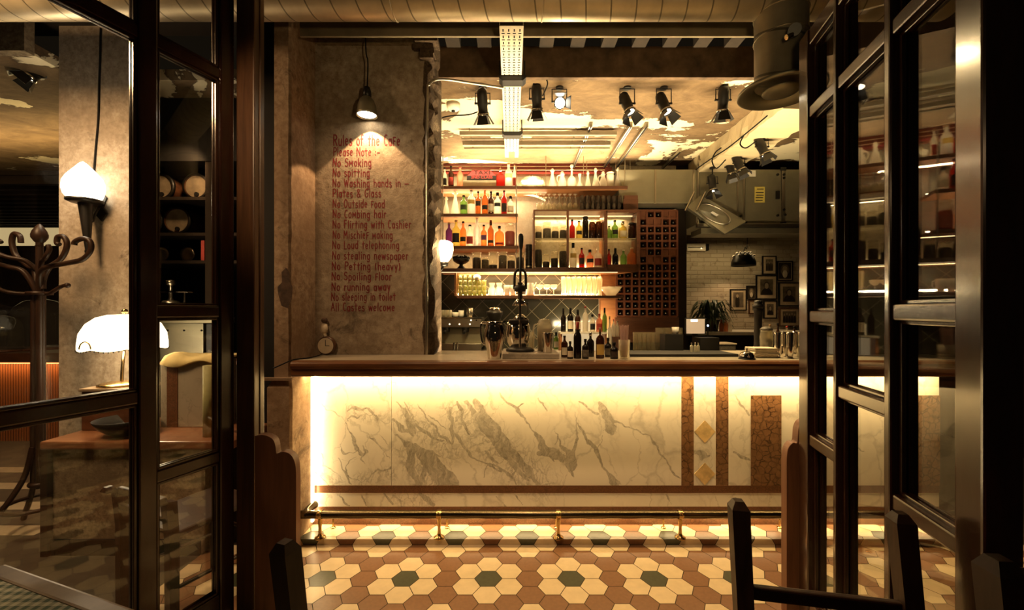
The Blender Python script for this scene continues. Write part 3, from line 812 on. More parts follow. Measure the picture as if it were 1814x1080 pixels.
clouds = [([(800,730),(850,770),(910,820),(960,856)], [40,70,80,60]), ([(720,730),(760,770),(800,800)], [30,40,40]), ([(710,800),(740,840),(770,858)], [30,50,50]), ([(620,726),(650,735),(690,745)], [20,24,20]), ([(640,850),(690,840)], [26,30]), ([(570,840),(600,856)], [20,20]), ([(760,885),(700,884)], [22,22]), ([(985,800),(1005,815)], [16,18]), ([(1072,730),(1084,760)], [16,20])]
import numpy as np
from mathutils import noise as mn
def veined(x0, x1, z0, z1, vlist, step=0.0042):
    """a slab whose front face carries its veins as a mesh attribute"""
    nx = max(2, int((x1-x0)/step)); nz = max(2, int((z1-z0)/step))
    gx = np.linspace(x0, x1, nx+1); gz = np.linspace(z0, z1, nz+1)
    XX, ZZ = np.meshgrid(gx, gz); XX = XX.ravel(); ZZ = ZZ.ravel()
    wx = np.empty_like(XX); wz = np.empty_like(XX)
    for i in range(len(XX)):
        p = (XX[i], 0.3, ZZ[i])
        a = mn.noise((p[0]*16, 1.7, p[2]*16)); b = mn.noise((p[0]*16, 7.9, p[2]*16)); c = mn.noise((p[0]*48, 3.1, p[2]*48)); d = mn.noise((p[0]*48, 5.3, p[2]*48))
        wx[i] = a*4.5 + c*1.8; wz[i] = b*4.5 + d*1.8
    PX = CX + XX*F/FRONT_Y + wx; PY = HY - (ZZ-H)*F/FRONT_Y + wz
    def field(lst, soft, grow):
        f = np.zeros_like(PX)
        for pts, ws in lst:
            for i in range(len(pts)-1):
                ax, ay = pts[i]; bx_, by = pts[i+1]
                dx, dy = bx_-ax, by-ay; L2 = dx*dx+dy*dy+1e-9
                t = np.clip(((PX-ax)*dx+(PY-ay)*dy)/L2, 0, 1)
                d = np.hypot(PX-ax-t*dx, PY-ay-t*dy)
                w = (ws[i]*(1-t)+ws[i+1]*t)*grow
                sf = np.minimum(soft, 1.4 + w*.45)
                f = np.maximum(f, np.clip(.5 + (w/2-d)/sf, 0, 1))
        return f
    fv = field(vlist, 5.5, .95); fc = field(clouds, 40, 1.0)
    mb = MB()
    mb.v = [(float(a), FRONT_Y, float(b)) for a, b in zip(XX, ZZ)]
    n1 = nx+1
    mb.f = [[j*n1+i, j*n1+i+1, (j+1)*n1+i+1, (j+1)*n1+i] for j in range(nz) for i in range(nx)]
    mb.m = [0]*len(mb.f); mb.s = [False]*len(mb.f)
    nv = len(mb.v)
    mb.add([(x0,FRONT_Y,z0),(x1,FRONT_Y,z0),(x1,FRONT_Y,z1),(x0,FRONT_Y,z1),(x0,FRONT_Y+.05,z0),(x1,FRONT_Y+.05,z0),(x1,FRONT_Y+.05,z1),(x0,FRONT_Y+.05,z1)], [(4,5,6,7),(0,4,7,3),(1,2,6,5),(3,7,6,2),(0,1,5,4)])
    o = W(mb, 'marble_slab', M['marble_drawn'], bar)
    for nm, arr in (('vein', fv), ('cloud', fc)):
        at_ = o.data.attributes.new(nm, 'FLOAT', 'POINT')
        at_.data.foreach_set('value', np.concatenate([arr, np.zeros(8)]).astype(np.float32))
    return o
xa, xb_, xc, xd, xe, xf = (X(p, FRONT_Y) for p in (693.5, 1207, 1229, 1268, 1290.5, 1330))
xg = X(1384, FRONT_Y)
veined(BAR_X0, xa-g, zb, zt, veins[0])
veined(xa+g, xb_, zb, zt, veins[1])
slab(xb_, xc, zb, zt, M['brown_marble'], 'brown_marble_pilaster')
veined(xc, xd, zb, zt, veins['right'])
slab(xd, xe, zb, zt, M['brown_marble'], 'brown_marble_pilaster')
veined(xe, BAR_X1, zb, zt, veins['right'], .006)
slab(xf, xg, zb, Z(700, FRONT_Y), M['brown_marble'], 'brown_marble_panel', 0.0, FRONT_Y - 0.002)
slab(X(1610, FRONT_Y), X(1665, FRONT_Y), zb, Z(700, FRONT_Y), M['brown_marble'], 'brown_marble_panel', 0.0, FRONT_Y - 0.002)
for cyp in (764, 839):
    cx_, cz_ = MP(1248.5, cyp); r = 18.5/F*FRONT_Y
    d = MB().prism([(cx_-r, cz_), (cx_, cz_-r*1.08), (cx_+r, cz_), (cx_, cz_+r*1.08)], FRONT_Y-0.002, FRONT_Y)
    W(d, 'diamond_inlay', M['onyx'], bar)
z1, z2, z3 = Z(872.5, FRONT_Y), Z(897, FRONT_Y), STEP_H
slab(BAR_X0, BAR_X1, z1, zb, M['band_marble'], 'brown_marble_band', 0.05, FRONT_Y-0.002)
lo_ = veined(BAR_X0, BAR_X1, z2, z1, veins['low'], .006); lo_.name = 'marble_band'
slab(BAR_X0, BAR_X1, z3, z2, M['band_marble'], 'brown_marble_plinth', 0.05, FRONT_Y-0.002)
# wooden edge: moulded profile run along X
prof = [(2.385,1.035),(2.378,1.045),(2.380,1.075),(2.372,1.082),(2.366,1.095),(2.368,1.108),(2.378,1.118),(2.40,1.1205),(2.44,1.1205),(2.44,1.03),(2.40,1.03)]
W(MB().prism(prof, -1.258, BAR_X1, 'x'), 'wooden_edge', M['counter_wood'], bar)
W(MB().prism([(-1.258,2.44),(BAR_X1,2.44),(BAR_X1,3.04),(-0.515,3.04),(-0.515,2.755),(-1.258,2.755)], 1.085, 1.12, 'z'), 'stone_top', M['marble_top'], bar)
W(MB().box(-1.258, BAR_X1, 2.44, 2.69, 1.03, 1.085), 'soffit', M['counter_wood'], bar)
W(MB().box(-0.515, BAR_X1, 2.74, 3.02, 0.0, 1.085), 'back_carcass', M['dark_room'], bar)
W(MB().box(-.50, 2.5, 3.021, 3.16, .90, .915), 'work_ledge', M['brushed'], bar)
W(MB().box(-.50, 2.5, 3.09, 3.11, .915, .925), 'light_strip', M['led_soft'], bar)  # strip body added for the upward fill light
ls = W(MB().box(-1.22, BAR_X1-.05, 2.655, 2.675, 1.020, 1.0295), 'light_strip', M['led_strip'], bar)
ls['label'] = 'glowing strip under the counter edge'
W(MB().box(-1.2, BAR_X1-.05, 2.680, 2.688, 0.098, 0.106), 'light_strip', M['led_soft'], bar)
W(MB().box(-1.2825, -1.272, 2.665, 2.688, 0.06, 1.01), 'light_strip', M['led_strip'], bar)

# foot rail
fr = thing('foot_rail', 'round metal foot rail on posts along the foot of the bar', 'foot rail', (0.5, 2.53, STEP_H))
ry, rz_, rr = 2.53, 0.176, 0.0235
path = [(-1.255, 2.66, rz_), (-1.262, 2.60, rz_), (-1.255, 2.55, rz_), (-1.23, ry, rz_), (-1.18, ry, rz_), (0, ry, rz_), (BAR_X1, ry, rz_)]
W(MB().tube(catmull(path, 5), rr, 16), 'rail', M['rail_bronze'], fr)
for px in (567, 778, 989, 1205, 1420):
    x = X(px, ry)
    b = MB().lathe([(0.001,0),(0.032,0),(0.032,0.006),(0.016,0.012),(0.010,0.03),(0.009,0.06),(0.013,0.105),(0.012,0.118)], (x, ry, STEP_H), 16)
    b.lathe([(0.0255,-0.014),(0.027,-0.012),(0.027,0.012),(0.0255,0.014)], (x, ry, rz_), 16, 0, mat=Matrix.Rotation(PI/2, 4, 'Y'))
    W(b, 'post', M['brass'], fr)
    xs = x + (0.03 if px < 900 else (-0.06 if px > 1100 else 0.0))
    s_ = MB().tube(catmull([(xs, FRONT_Y-.003, 0.10), (xs, 2.655, 0.10), (xs, 2.645, 0.085), (xs, 2.645, STEP_H)], 4), 0.006, 8).lathe([(0.001,0),(0.016,0),(0.014,0.005),(0.006,0.008)], (xs, 2.645, STEP_H), 12)
    W(s_, 'stay', M['brass'], fr)

# the round duct, its drop and diffuser
dd = thing('ventilation_duct', 'spiral galvanised round duct crossing under the ceiling with a dropped outlet', 'duct', (1.416, 2.2, 2.56))
W(MB().cyl((-4.2, 2.2, 3.075), (2.3, 2.2, 3.075), 0.12, n=40).tube([(0.16+.121*0, 2.2+.1205*math.cos(t), 3.075+.1205*math.sin(t)) for t in [2*PI*k/30 for k in range(30)]], 0.004, 6, closed=True).tube([(-.62, 2.2+.1205*math.cos(t), 3.075+.1205*math.sin(t)) for t in [2*PI*k/30 for k in range(30)]], 0.004, 6, closed=True), 'main_run', M['duct_metal'], dd)
vd = MB().cyl((1.416, 2.2, 3.06), (1.416, 2.2, 2.60), 0.1235, n=40)
for zz in (2.965, 2.84): vd.tube([(1.416+.125*math.cos(t), 2.2+.125*math.sin(t), zz) for t in [2*PI*k/32 for k in range(32)]], 0.004, 6, closed=True)
W(vd, 'drop_pipe', M['duct_metal_up'], dd)
W(MB().lathe([(0.1235,0.05),(0.135,0.03),(0.17,0.022),(0.203,0.010),(0.205,0.0),(0.195,-0.004),(0.16,0.012),(0.13,0.022),(0.118,0.045)], (1.416,2.2,2.56), 40), 'diffuser_rim', M['brushed'], dd)
W(MB().lathe([(0.001,0.0),(0.05,-0.006),(0.085,0.004),(0.09,0.012),(0.06,0.022),(0.001,0.03)], (1.416,2.2,2.555), 32).box(1.30,1.532,2.197,2.203,2.585,2.59), 'diffuser_disc', M['brushed'], dd)
gg = thing('duct_damper', 'small round damper knob on the side of the dropped duct', 'damper', tuple(at(1405, 57, 2.07)))
W(MB().cyl(at(1405,57,2.078)+Vector((0,0,0)), at(1408,52,2.00), 0.028, n=20), 'body', M['black_metal'], gg)
W(MB().cyl(at(1393,66,1.995), at(1404,61,1.995), 0.012, 0.010, n=14), 'tip', M['brass'], gg)

# perforated cable tray with its two hangers
tr = thing('cable_tray', 'cream perforated cable tray running back under the ceiling', 'cable tray', (-0.003, 3.3, 3.0))
TW = 0.068; tx = -0.003
t_ = MB().box(tx-TW, tx+TW, 2.335, 4.18, 3.0, 3.003).box(tx-TW, tx-TW+.003, 2.335, 4.18, 3.003, 3.045).box(tx+TW-.003, tx+TW, 2.335, 4.18, 3.003, 3.045)
t_.box(tx-TW, tx-TW+.035, 4.18, 4.34, 3.0, 3.003).box(tx+TW-.035, tx+TW, 4.18, 4.34, 3.0, 3.003)
y = 2.36; k = 0
while y < 4.16:
    for c in (-0.048, -0.016, 0.016, 0.048):
        if k % 2 == 0: t_.box(tx+c-.0035, tx+c+.0035, y, y+.022, 2.9992, 2.9999, 1)
        else: t_.box(tx+c-.009, tx+c+.009, y+.006, y+.013, 2.9992, 2.9999, 1)
    y += 0.028; k += 1
W(t_, 'tray', [M['tray_paint'], M['black']], tr)
for py, hz in ((148, 2.965), (243, 2.965)):
    Y = (hz-H)*F/(HY-py)
    hgr = MB().prism([(-.062,0),(.075,0),(.098,.02),(.098,.035),(-.085,.035),(-.085,.02)], Y-.04, Y+.04, 'y')
    hgr.v = [(a+tx, b, c+hz) for a, b, c in hgr.v]
    hgr.cyl((tx-.08, Y, hz+.03), (tx-.08, Y, CZ), .005, n=8).cyl((tx+.09, Y, hz+.03), (tx+.09, Y, CZ), .005, n=8)
    W(hgr, 'hanger_block', M['rubber_black'], tr)

# conduit on the pillar, bending over to the tray
cdp = [(-0.562+.0, 2.752, 1.12), (-0.562, 2.752, 2.0), (-0.558, 2.75, 2.80), (-0.545, 2.752, 2.90), (-0.48, 2.79, 2.955), (-0.30, 2.85, 2.965), (-0.06, 2.90, 2.955)]
tag(MB().tube(catmull(cdp, 6), 0.0085, 8).build('conduit', M['steel']), 'thin metal conduit climbing the right edge of the rules pillar', 'conduit')
# strut rails across the ceiling and running back
for i, (py, r0) in enumerate(((240, .018), (250, .010), (258, .018), (266, .009))):
    zz = 3.05; Y = (zz-H)*F/(HY-py)
    b = MB().box(-0.49, 0.98 if i != 1 else 0.7, Y-r0, Y+r0, zz, zz+2*r0, 0, 0.003) if r0 > .012 else MB().cyl((-0.49, Y, zz+.02), (1.0, Y, zz+.02), r0, n=10)
    for xx in (-0.4, 0.1, 0.6): b.cyl((xx, Y, zz+.02), (xx, Y, CZ), .004, n=6)
    tag(b.build('ceiling_rail', M['channel_steel']), ('front strut rail crossing the ceiling behind the spotlights', 'thin round pipe directly behind the front ceiling rail', 'second strut rail crossing the ceiling under the tray', 'rearmost thin pipe crossing the ceiling')[i], 'rail', 'rails crossing the ceiling')
for i, (px, py) in enumerate(((1047,225),(1118,225),(1146,225),(1205,270))):
    Y0 = 1.66*F/(HY-py); x = X(px, Y0)
    b = MB().box(x-.014, x+.014, Y0, 4.90, 3.072, 3.10, 0, .003).box(x-.014, x+.014, Y0, Y0+.03, 3.10, CZ)
    b.box(x-.006, x+.006, Y0-.001, 4.9, 3.0712, 3.0722, 1)
    tag(b.build('ceiling_strut', [M['steel'], M['black']]), ('leftmost slotted strut running back under the ceiling', 'slotted ceiling strut left of the close pair above decanters', 'slotted ceiling strut, right one of the close pair', 'short slotted strut nearest the plaster beam')[i], 'strut', 'struts running back under the ceiling')
rods = [(967, 4.63), (1033.5, 4.63), (1039.5, 4.78), (1091, 4.80), (1107, 4.63), (1116, 4.75)]
rl = ('leftmost thin rod holding the top shelf', 'front rod of the pair near the shelf middle', 'rear rod of the pair near the shelf middle', 'rear thin rod behind the tall end decanter', 'front thin rod at the right end of the top shelf', 'outermost thin rod right of the decanters')
for (px, Y), lb in zip(rods, rl):
    x = X(px, Y)
    zb_ = 2.786 if px < 1110 else 2.52
    tag(MB().cyl((x, Y, zb_), (x, Y, CZ), 0.004, n=8).build('hanging_rod', M['steel']), lb, 'rod', 'rods hanging the shelves')
for px, Y, lb in ((784.5, 4.59, 'thin upright rod at the left end of the shelves'), (914.5, 4.59, 'thin upright rod at the right end of the short shelves')):
    x = X(px, Y)
    tag(MB().cyl((x, Y, 1.866 if px > 800 else 2.1), (x, Y, CZ if px < 800 else 3.0), 0.005, n=8).build('hanging_rod', M['steel']), lb, 'rod', 'rods hanging the shelves')
# ================================================================ GLAZED FOLDING DOORS
def glazed_door(label, loc, rz, stiles, rails, y0, y1, ztop, bead_y):
    d = thing('glazed_door', label, 'door', loc, rz)
    for a, b in stiles:
        m = MB().box(a, b, y0, y1, 0.02, ztop, 0, 0.006)
        m.build('stile', M['door_wood'], d)
    for i in range(len(stiles)-1):
        a, b = stiles[i][1], stiles[i+1][0]
        zs = [0.02 + 0.07] + [z for z in rails[i]] + [ztop - 0.035]
        hh = [0.07] + [0.024]*len(rails[i]) + [0.035]
        for z, h in zip(zs, hh):
            MB().box(a-.004, b+.004, y0+.006, y1-.006, z-h, z+h, 0, 0.006).build('rail', M['door_wood'], d)
        for k in range(len(zs)-1):
            lo, hi = zs[k]+hh[k], zs[k+1]-hh[k+1]
            g = MB().box(a-.003, b+.003, bead_y-.002, bead_y+.002, lo-.003, hi+.003)
            g.build('pane', M['pane'], d)
            bd = MB(); w = .012
            for q0, q1 in ((bead_y-.016, bead_y-.0025), (bead_y+.0025, bead_y+.016)):
                bd.box(a, a+w, q0, q1, lo, hi, 0, .003).box(b-w, b, q0, q1, lo, hi, 0, .003)
                bd.box(a, b, q0, q1, lo, lo+w, 0, .003).box(a, b, q0, q1, hi-w, hi, 0, .003)
            bd.build('glazing_bead', M['door_wood'], d)
    return d
LS = math.hypot(.382, 1); RS = math.hypot(.247, 1)
glazed_door('dark glazed wooden door with large panes opening onto the left room', (-1.263, 1.90, 0), math.atan2(-1, -.382),
    [(0.0, .063), (.302, .364), (.76, .82), (1.02, 1.09)],
    [[.765, 1.405, 2.455], [1.085, 2.455], [.765, 1.405, 2.455]], -0.05, 0.0, 2.90, -0.025)
glazed_door('dark glazed wooden door with narrow panes reflecting the bar on the right', (1.304, 1.90, 0), math.atan2(-1, -.247),
    [(0.0, .088), (.306, .328), (.618, .648), (.897, .98)],
    [[.85, 1.385, 2.27], [1.105, 2.27], [.83, 1.405, 2.27]], 0.0, 0.075, 2.63, 0.040)
jp = thing('door_post', 'brown wooden door post between the left door and the black gap', 'post', (-1.215, 1.94, 0))
W(MB().box(-1.258, -1.176, 1.905, 1.985, 0, 3.2, 0, .006), 'post', M['post_wood'], jp)
W(MB().box(-1.1765, -1.172, 1.945, 1.96, 0, 3.2, 0, .003), 'stop_bead', M['post_wood'], jp)
jp2 = thing('door_post', 'slim wooden post at the hinge of the right glazed door', 'post', (1.45, 2.02, 0))
W(MB().box(1.418, 1.49, 1.985, 2.05, 0, 2.66, 0, .006), 'post', M['post_wood'], jp2)
W(MB().box(1.412, 1.419, 2.0, 2.03, 0, 2.66, 0, .002), 'stop_bead', M['post_wood'], jp2)
def scallop(pts, Y, name, label):
    P = catmull([(X(a, Y), Z(b, Y), 0) for a, b in pts], 4)
    poly = [(p.x, p.y) for p in P]
    x0, x1 = poly[0][0], poly[-1][0]
    poly = [(x0, 0.0)] + poly + [(x1, 0.0)]
    o = MB().prism(poly, Y, Y+.04, 'y').build(name, M['panel_wood'])
    bv = o.modifiers.new('bevel', 'BEVEL'); bv.width = .004; bv.segments = 2
    return tag(o, label, 'panel')
scallop([(451.5,772),(462,770),(474,772),(484,779),(488,790),(489.5,802),(492,803),(500,800),(510,802),(518,809),(523,822),(524.5,840)], 1.88, 'scalloped_panel', 'low brown wooden panel with a scalloped top beside the left door post')
scallop([(1393.5,830),(1394,808),(1397,793),(1405,784),(1412,784),(1413.5,772),(1415,758),(1420,748),(1429,743),(1442,741)], 1.935, 'scalloped_panel', 'low brown wooden panel with a scalloped top beside the right door')

# ================================================================ CHAIRS AND TABLE IN FRONT
def chair(label, loc, rz, w=0.40, hp=0.85, rails=((0.64, .018), (0.52, .015)), mat='chair_wood', seat='chair_wood', d=0.40, pad=None):
    """origin at the middle of the back, backrest along local x, seat towards local -y"""
    c = thing('wooden_chair', label, 'chair', loc, rz, None)
    for s in (-1, 1):
        m = MB(); x = s*w/2
        lean = 0.05
        sec = [(0.0, 0.0, .018), (0.44, 0.0, .019), (0.60, 0.012, .021), (hp-.02, lean, .023), (hp, lean+.002, .012)]
        vs = []
        for z, dy, r in sec: vs += [(x-r, dy-r, z), (x+r, dy-r, z), (x+r, dy+r, z), (x-r, dy+r, z)]
        n = len(sec)
        m.add(vs, [(i*4+k, i*4+(k+1) % 4, (i+1)*4+(k+1) % 4, (i+1)*4+k) for i in range(n-1) for k in range(4)] + [(3,2,1,0), tuple(n*4-4+k for k in range(4))])
        m.build('back_post', M[mat], c)
        MB().cyl((x*.97, -d, 0), (x*.97, -d, .43), .014, .019, n=12).build('front_leg', M[mat], c)
    for z, h in rails:
        MB().box(-w/2+.015, w/2-.015, .008+.05*(z-.6), .028+.05*(z-.6), z-h, z+h, 0, .005).build('back_rail', M[mat], c)
    MB().box(-w/2+.0, w/2-.0, -d-.02, .0-.021, .43, .455, 0, .012).build('seat', M[seat], c)
    st = MB()
    st.cyl((-w/2, -.015, .22), (-w/2*.97, -d, .20), .009, n=8).cyl((w/2, -.015, .22), (w/2*.97, -d, .20), .009, n=8).cyl((-w/2*.97, -d, .28), (w/2*.97, -d, .28), .009, n=8)
    st.build('stretcher', M[mat], c)
    if pad: MB().box(-w/2+.02, w/2-.02, -.022, .006, .50, hp-.04, 0, .012).build('back_pad', M[pad], c)
    return c
p0 = Vector((X(1309, 1.16), 1.16)); p1 = Vector((1.02, 1.087))
mid = (p0+p1)/2; ang = math.atan2(p1.y-p0.y, p1.x-p0.x)
chair('black wooden chair with chamfered posts standing before the right glazed door', (mid.x, mid.y-.03, 0), ang, (p1-p0).length, 0.875)
chair('dark chair in the front whose single post shows below the left scalloped panel', (-0.53, .745, 0), math.radians(72), 0.40, 0.885)
chair('dark low-backed chair behind the glass of the left door', (-1.61, 1.84, 0), math.pi + math.radians(-21), 0.35, 0.63, ((.605,.015),(.53,.012)))
chair('dark red leather backed chair in the lower right corner', (.985, .63, 0), math.radians(-4), 0.36, 1.0, ((.97,.02),), 'chair_wood', 'red_leather', .38, 'red_leather')
tb = thing('table', 'small table with green checked cloth and pale wooden edge, lower left', 'table', (-1.16, 0.80, 0))
E0 = Vector((-1.335, 1.10)); E1 = Vector((-.835, .93)); dv = (E1-E0).normalized(); nv = Vector((dv.y, -dv.x))
R = Matrix.Rotation(math.atan2(dv.y, dv.x), 4, 'Z'); L = (E1-E0).length
mm = Matrix.Translation((E0.x, E0.y, 0)) @ R
W(MB().box(0, L, -.04, 0, .715, .745, 0, .006, mm).box(0, L, -.62, -.58, .715, .745, 0, .006, mm).box(0, .04, -.58, -.04, .715, .745, 0, .006, mm).box(L-.04, L, -.58, -.04, .715, .745, 0, .006, mm), 'edge', M['table_edge'], tb)
W(MB().box(.04, L-.04, -.58, -.04, .72, .743, 0, 0, mm), 'top', M['gingham'], tb)
for a, b in ((.05,-.05),(L-.05,-.05),(.05,-.57),(L-.05,-.57)):
    W(MB().box(a-.02, a+.02, b-.02, b+.02, 0, .715, 0, .004, mm), 'leg', M['chair_wood'], tb)

# ================================================================ LEFT ROOM
pw = thing('low_partition', 'low plaster partition with a polished wooden ledge in the left room', 'partition', (-2.25, 2.68, 0))
W(MB().box(-2.66, -1.80, 2.42, 2.90, 0, .615), 'plaster_body', M['plaster_old'], pw)
W(MB().box(-2.70, -1.60, 2.385, 2.94, .615, .662, 0, .01), 'ledge', M['ledge_wood'], pw)
W(MB().box(-2.66, -1.80, 2.405, 2.42, 0, .09), 'skirting', M['black'], pw)
W(MB().box(-2.70, -2.66, 2.39, 2.44, 0, .615), 'end_post', M['chair_wood'], pw)
W(MB().box(-1.66, -1.60, 2.86, 2.92, 0, .615), 'end_post', M['chair_wood'], pw)
W(MB().box(-1.80, -1.62, 2.55, 2.57, 0, .615), 'shadow_panel', M['dark_room'], pw)  # dark sheet put in for the shade under the ledge
# lamp on its plinth
lx, ly = X(221, 2.72), 2.72
bx = thing('lamp_plinth', 'dark wooden box on the ledge under the glowing table lamp', 'box', (lx, ly, .662))
W(MB().box(lx-.16, lx+.14, ly-.12, ly+.10, .662, .905, 0, .006), 'box', M['shelf_dark'], bx)
W(MB().box(lx-.17, lx+.15, ly-.13, ly+.11, .905, .925, 0, .006), 'lid', M['table_edge'], bx)
tl = thing('table_lamp', 'table lamp with a glowing stitched dome shade in front of the plaster column', 'lamp', (lx, ly, .925))
W(MB().lathe([(.001,.03),(.10,.02),(.12,0.012),(.12,0),(.001,0)], (lx-.02, ly, .925), 24), 'base', M['brass'], tl)
W(MB().tube(catmull([(lx-.02,ly,.94),(lx-.015,ly,1.05),(lx,ly,1.20),(lx,ly,1.385)], 5), .009, 8).sphere((lx,ly,1.405), .018, 10), 'stem', M['brass'], tl)
N = 48
shp = []
for r, z in ((.03,1.385),(.09,1.383),(.15,1.365),(.20,1.325),(.232,1.265),(.24,1.20),(.24,1.172)):
    shp.append((r*.92, z))
vs = []
for r, z in shp:
    for i in range(N):
        a = 2*PI*i/N
        dz = -.012*abs(math.sin(a*4)) if z < 1.19 else 0
        vs.append((lx + r*math.cos(a), ly + r*math.sin(a), z + dz))
sm = MB().add(vs, [(j*N+i, j*N+(i+1) % N, (j+1)*N+(i+1) % N, (j+1)*N+i) for j in range(len(shp)-1) for i in range(N)], 0, True)
sh = W(sm, 'shade', M['shade_glow'], tl)
br = MB()
for i in range(60):
    a = 2*PI*i/60
    br.sphere((lx+.222*math.cos(a), ly+.222*math.sin(a), 1.168-.012*abs(math.sin(a*4))), .005, 6)
W(br, 'bead_edge', M['black_metal'], tl)
sc_ = MB().tube([(lx-.03+.035*math.cos(PI+PI*k/10), ly-.224, 1.178-.0+.045*math.sin(PI*k/10)) for k in range(11)], .004, 6)
W(sc_, 'front_motif', M['brass'], tl)
point_light('table_lamp_light', (lx, ly-.02, 1.12), 7, LAMP, .10)
# torch on the column
tx_, tz_ = X(150, 2.86), 2.86
tc = thing('torch_sconce', 'wall torch with a glowing glass flame on the plaster column', 'wall lamp', tuple(at(178, 372, 2.945)))
fz = [(355,0.001),(354,.080),(346,.100),(336,.110),(325,.106),(314,.090),(304,.064),(296,.040),(290,.022),(286,.001)]
fm = MB(); rv2 = random.Random(2); nn = 18; vs = []
for py, r in fz:
    for i in range(nn):
        a = 2*PI*i/nn; rr2 = r*(1+.06*math.sin(3*a+py*.08))
        vs.append((tx_ - (345-py)*.0002 + rr2*math.cos(a), tz_ + rr2*math.sin(a), Z(py, tz_)))
fm.add(vs, [(j*nn+i, j*nn+(i+1) % nn, (j+1)*nn+(i+1) % nn, (j+1)*nn+i) for j in range(len(fz)-1) for i in range(nn)], 0, True)
W(fm, 'flame_glass', M['flame_glass'], tc)
W(MB().lathe([(.001,0),(.075,0.0),(.098,.012),(.098,.026),(.05,.03),(.001,.03)], (tx_, tz_, Z(360, tz_)), 20), 'cup', M['black_metal'], tc)
W(MB().cyl((tx_+.006, tz_, Z(360, tz_)), (tx_+.022, tz_, Z(446, tz_)), .040, .013, n=14).cyl((tx_+.022, tz_, Z(444, tz_)), (tx_+.023, tz_, Z(451, tz_)), .018, .014, n=14), 'torch_stem', M['black_metal'], tc)
W(MB().prism([(X(179,2.94), Z(340,2.94)), (X(189,2.94), Z(350,2.94)), (X(182,2.94), Z(368,2.94)), (X(189,2.94), Z(378,2.94)), (X(180,2.94), Z(392,2.94)), (X(169,2.94), Z(380,2.94)), (X(176,2.94), Z(366,2.94)), (X(170,2.94), Z(352,2.94))], 2.938, 2.948), 'bracket_plate', M['black_metal'], tc)
W(MB().tube(catmull([(X(176,2.94),2.94,Z(366,2.94)), (X(168,2.9),2.90,Z(380,2.9)), (X(164,2.88),2.88,Z(392,2.88)), (X(158,2.87),2.865,Z(391,2.87))], 5), .008, 8), 'bracket_arm', M['black_metal'], tc)
point_light('torch_light', (tx_, tz_-.16, Z(318, tz_)), 12, LAMP, .09)
tag(MB().tube(catmull([at(178.5, 50, 2.944), at(177,110,2.944), at(175.5,150,2.944), at(174,210,2.944), at(169,270,2.944), at(166.5,318,2.944), at(172,345,2.944)], 6), .006, 6).build('cable', M['black']), 'black cable running down the plaster column to the torch', 'cable')
# coat stand
cs = thing('coat_stand', 'dark bentwood coat stand with curled hooks and a carved finial', 'coat stand', (X(70, 2.66), 2.66, 0))
cxx, cyy_ = X(70, 2.66), 2.66
def Q(px, py, dy=0.0): return Vector((X(px, 2.66), 2.66+dy, Z(py, 2.66)))
pm = MB()
for sx_, sy_ in ((-.016,-.015),(.016,-.015),(.0,.016)):
    pm.cyl((cxx+sx_*1.2, cyy_+sy_, .30), (cxx+sx_, cyy_+sy_, Z(520,2.66)), .017, n=12)
pm.cyl((cxx, cyy_, .28), (cxx, cyy_, Z(430,2.66)), .018, n=12)
pm.lathe([(.001,0),(.062,0),(.062,.02),(.001,.02)], (cxx, cyy_, Z(522,2.66)), 20).lathe([(.001,0),(.05,0),(.055,.012),(.05,.024),(.001,.024)], (cxx, cyy_, .30), 20)
W(pm, 'pole', M['chair_wood'], cs)
fn = [(.010,0),(.022,.008),(.012,.022),(.026,.038),(.040,.062),(.041,.080),(.034,.104),(.022,.126),(.010,.144),(.002,.150)]
W(MB().lathe(fn, (cxx, cyy_, Z(438,2.66)), 18), 'finial', M['chair_wood'], cs)
hooks = [
  [(72,520),(74,500),(82,482),(100,474),(130,468),(158,462),(172,450),(176,438),(172,428),(160,425),(148,430),(146,436)],
  [(66,520),(60,500),(48,480),(30,474),(14,470),(-4,464),(-14,450),(-12,436),(-2,430)],
  [(76,512),(74,494),(80,474),(96,460),(106,446),(110,430),(104,418),(94,418),(92,428),(96,432)],
  [(62,512),(60,494),(52,478),(32,466),(16,452),(10,438),(8,424),(12,412),(22,416),(24,428)],
  [(72,478),(84,464),(98,462),(112,458),(118,446),(116,438)],
  [(66,478),(54,462),(38,458),(24,450),(24,438),(30,430),(36,434)],
]
for k, h in enumerate(hooks):
    dy = [-.05, -.04, .03, .04, -.10, -.10][k]
    P = catmull([Q(a, b, dy*min(1, i/3)) for i, (a, b) in enumerate(h)], 6)
    W(MB().tube(P, .0155 if k < 4 else .013, 8), 'hook', M['chair_wood'], cs)
for h, dy in (([(75,520),(95,520),(112,515),(124,508),(134,506)], -.05), ([(66,520),(46,520),(28,517),(10,510),(0,508)], -.05)):
    W(MB().tube(catmull([Q(a, b, dy*min(1, i/2)) for i, (a, b) in enumerate(h)], 6), .011, 8).sphere(Q(h[-1][0], h[-1][1], dy), .017, 10), 'peg', M['chair_wood'], cs)
for k in range(4):
    a = PI/4 + PI/2*k + .3
    P = catmull([(cxx+.03*math.cos(a), cyy_+.03*math.sin(a), .55), (cxx+.07*math.cos(a), cyy_+.07*math.sin(a), .36), (cxx+.17*math.cos(a), cyy_+.17*math.sin(a), .18), (cxx+.27*math.cos(a), cyy_+.27*math.sin(a), .06), (cxx+.30*math.cos(a), cyy_+.30*math.sin(a), .015)], 6)
    W(MB().tube(P, .015, 8), 'foot', M['chair_wood'], cs)
W(MB().tube([(cxx+.165*math.cos(2*PI*i/32), cyy_+.165*math.sin(2*PI*i/32), .19) for i in range(32)], .012, 8, closed=True), 'foot_ring', M['chair_wood'], cs)

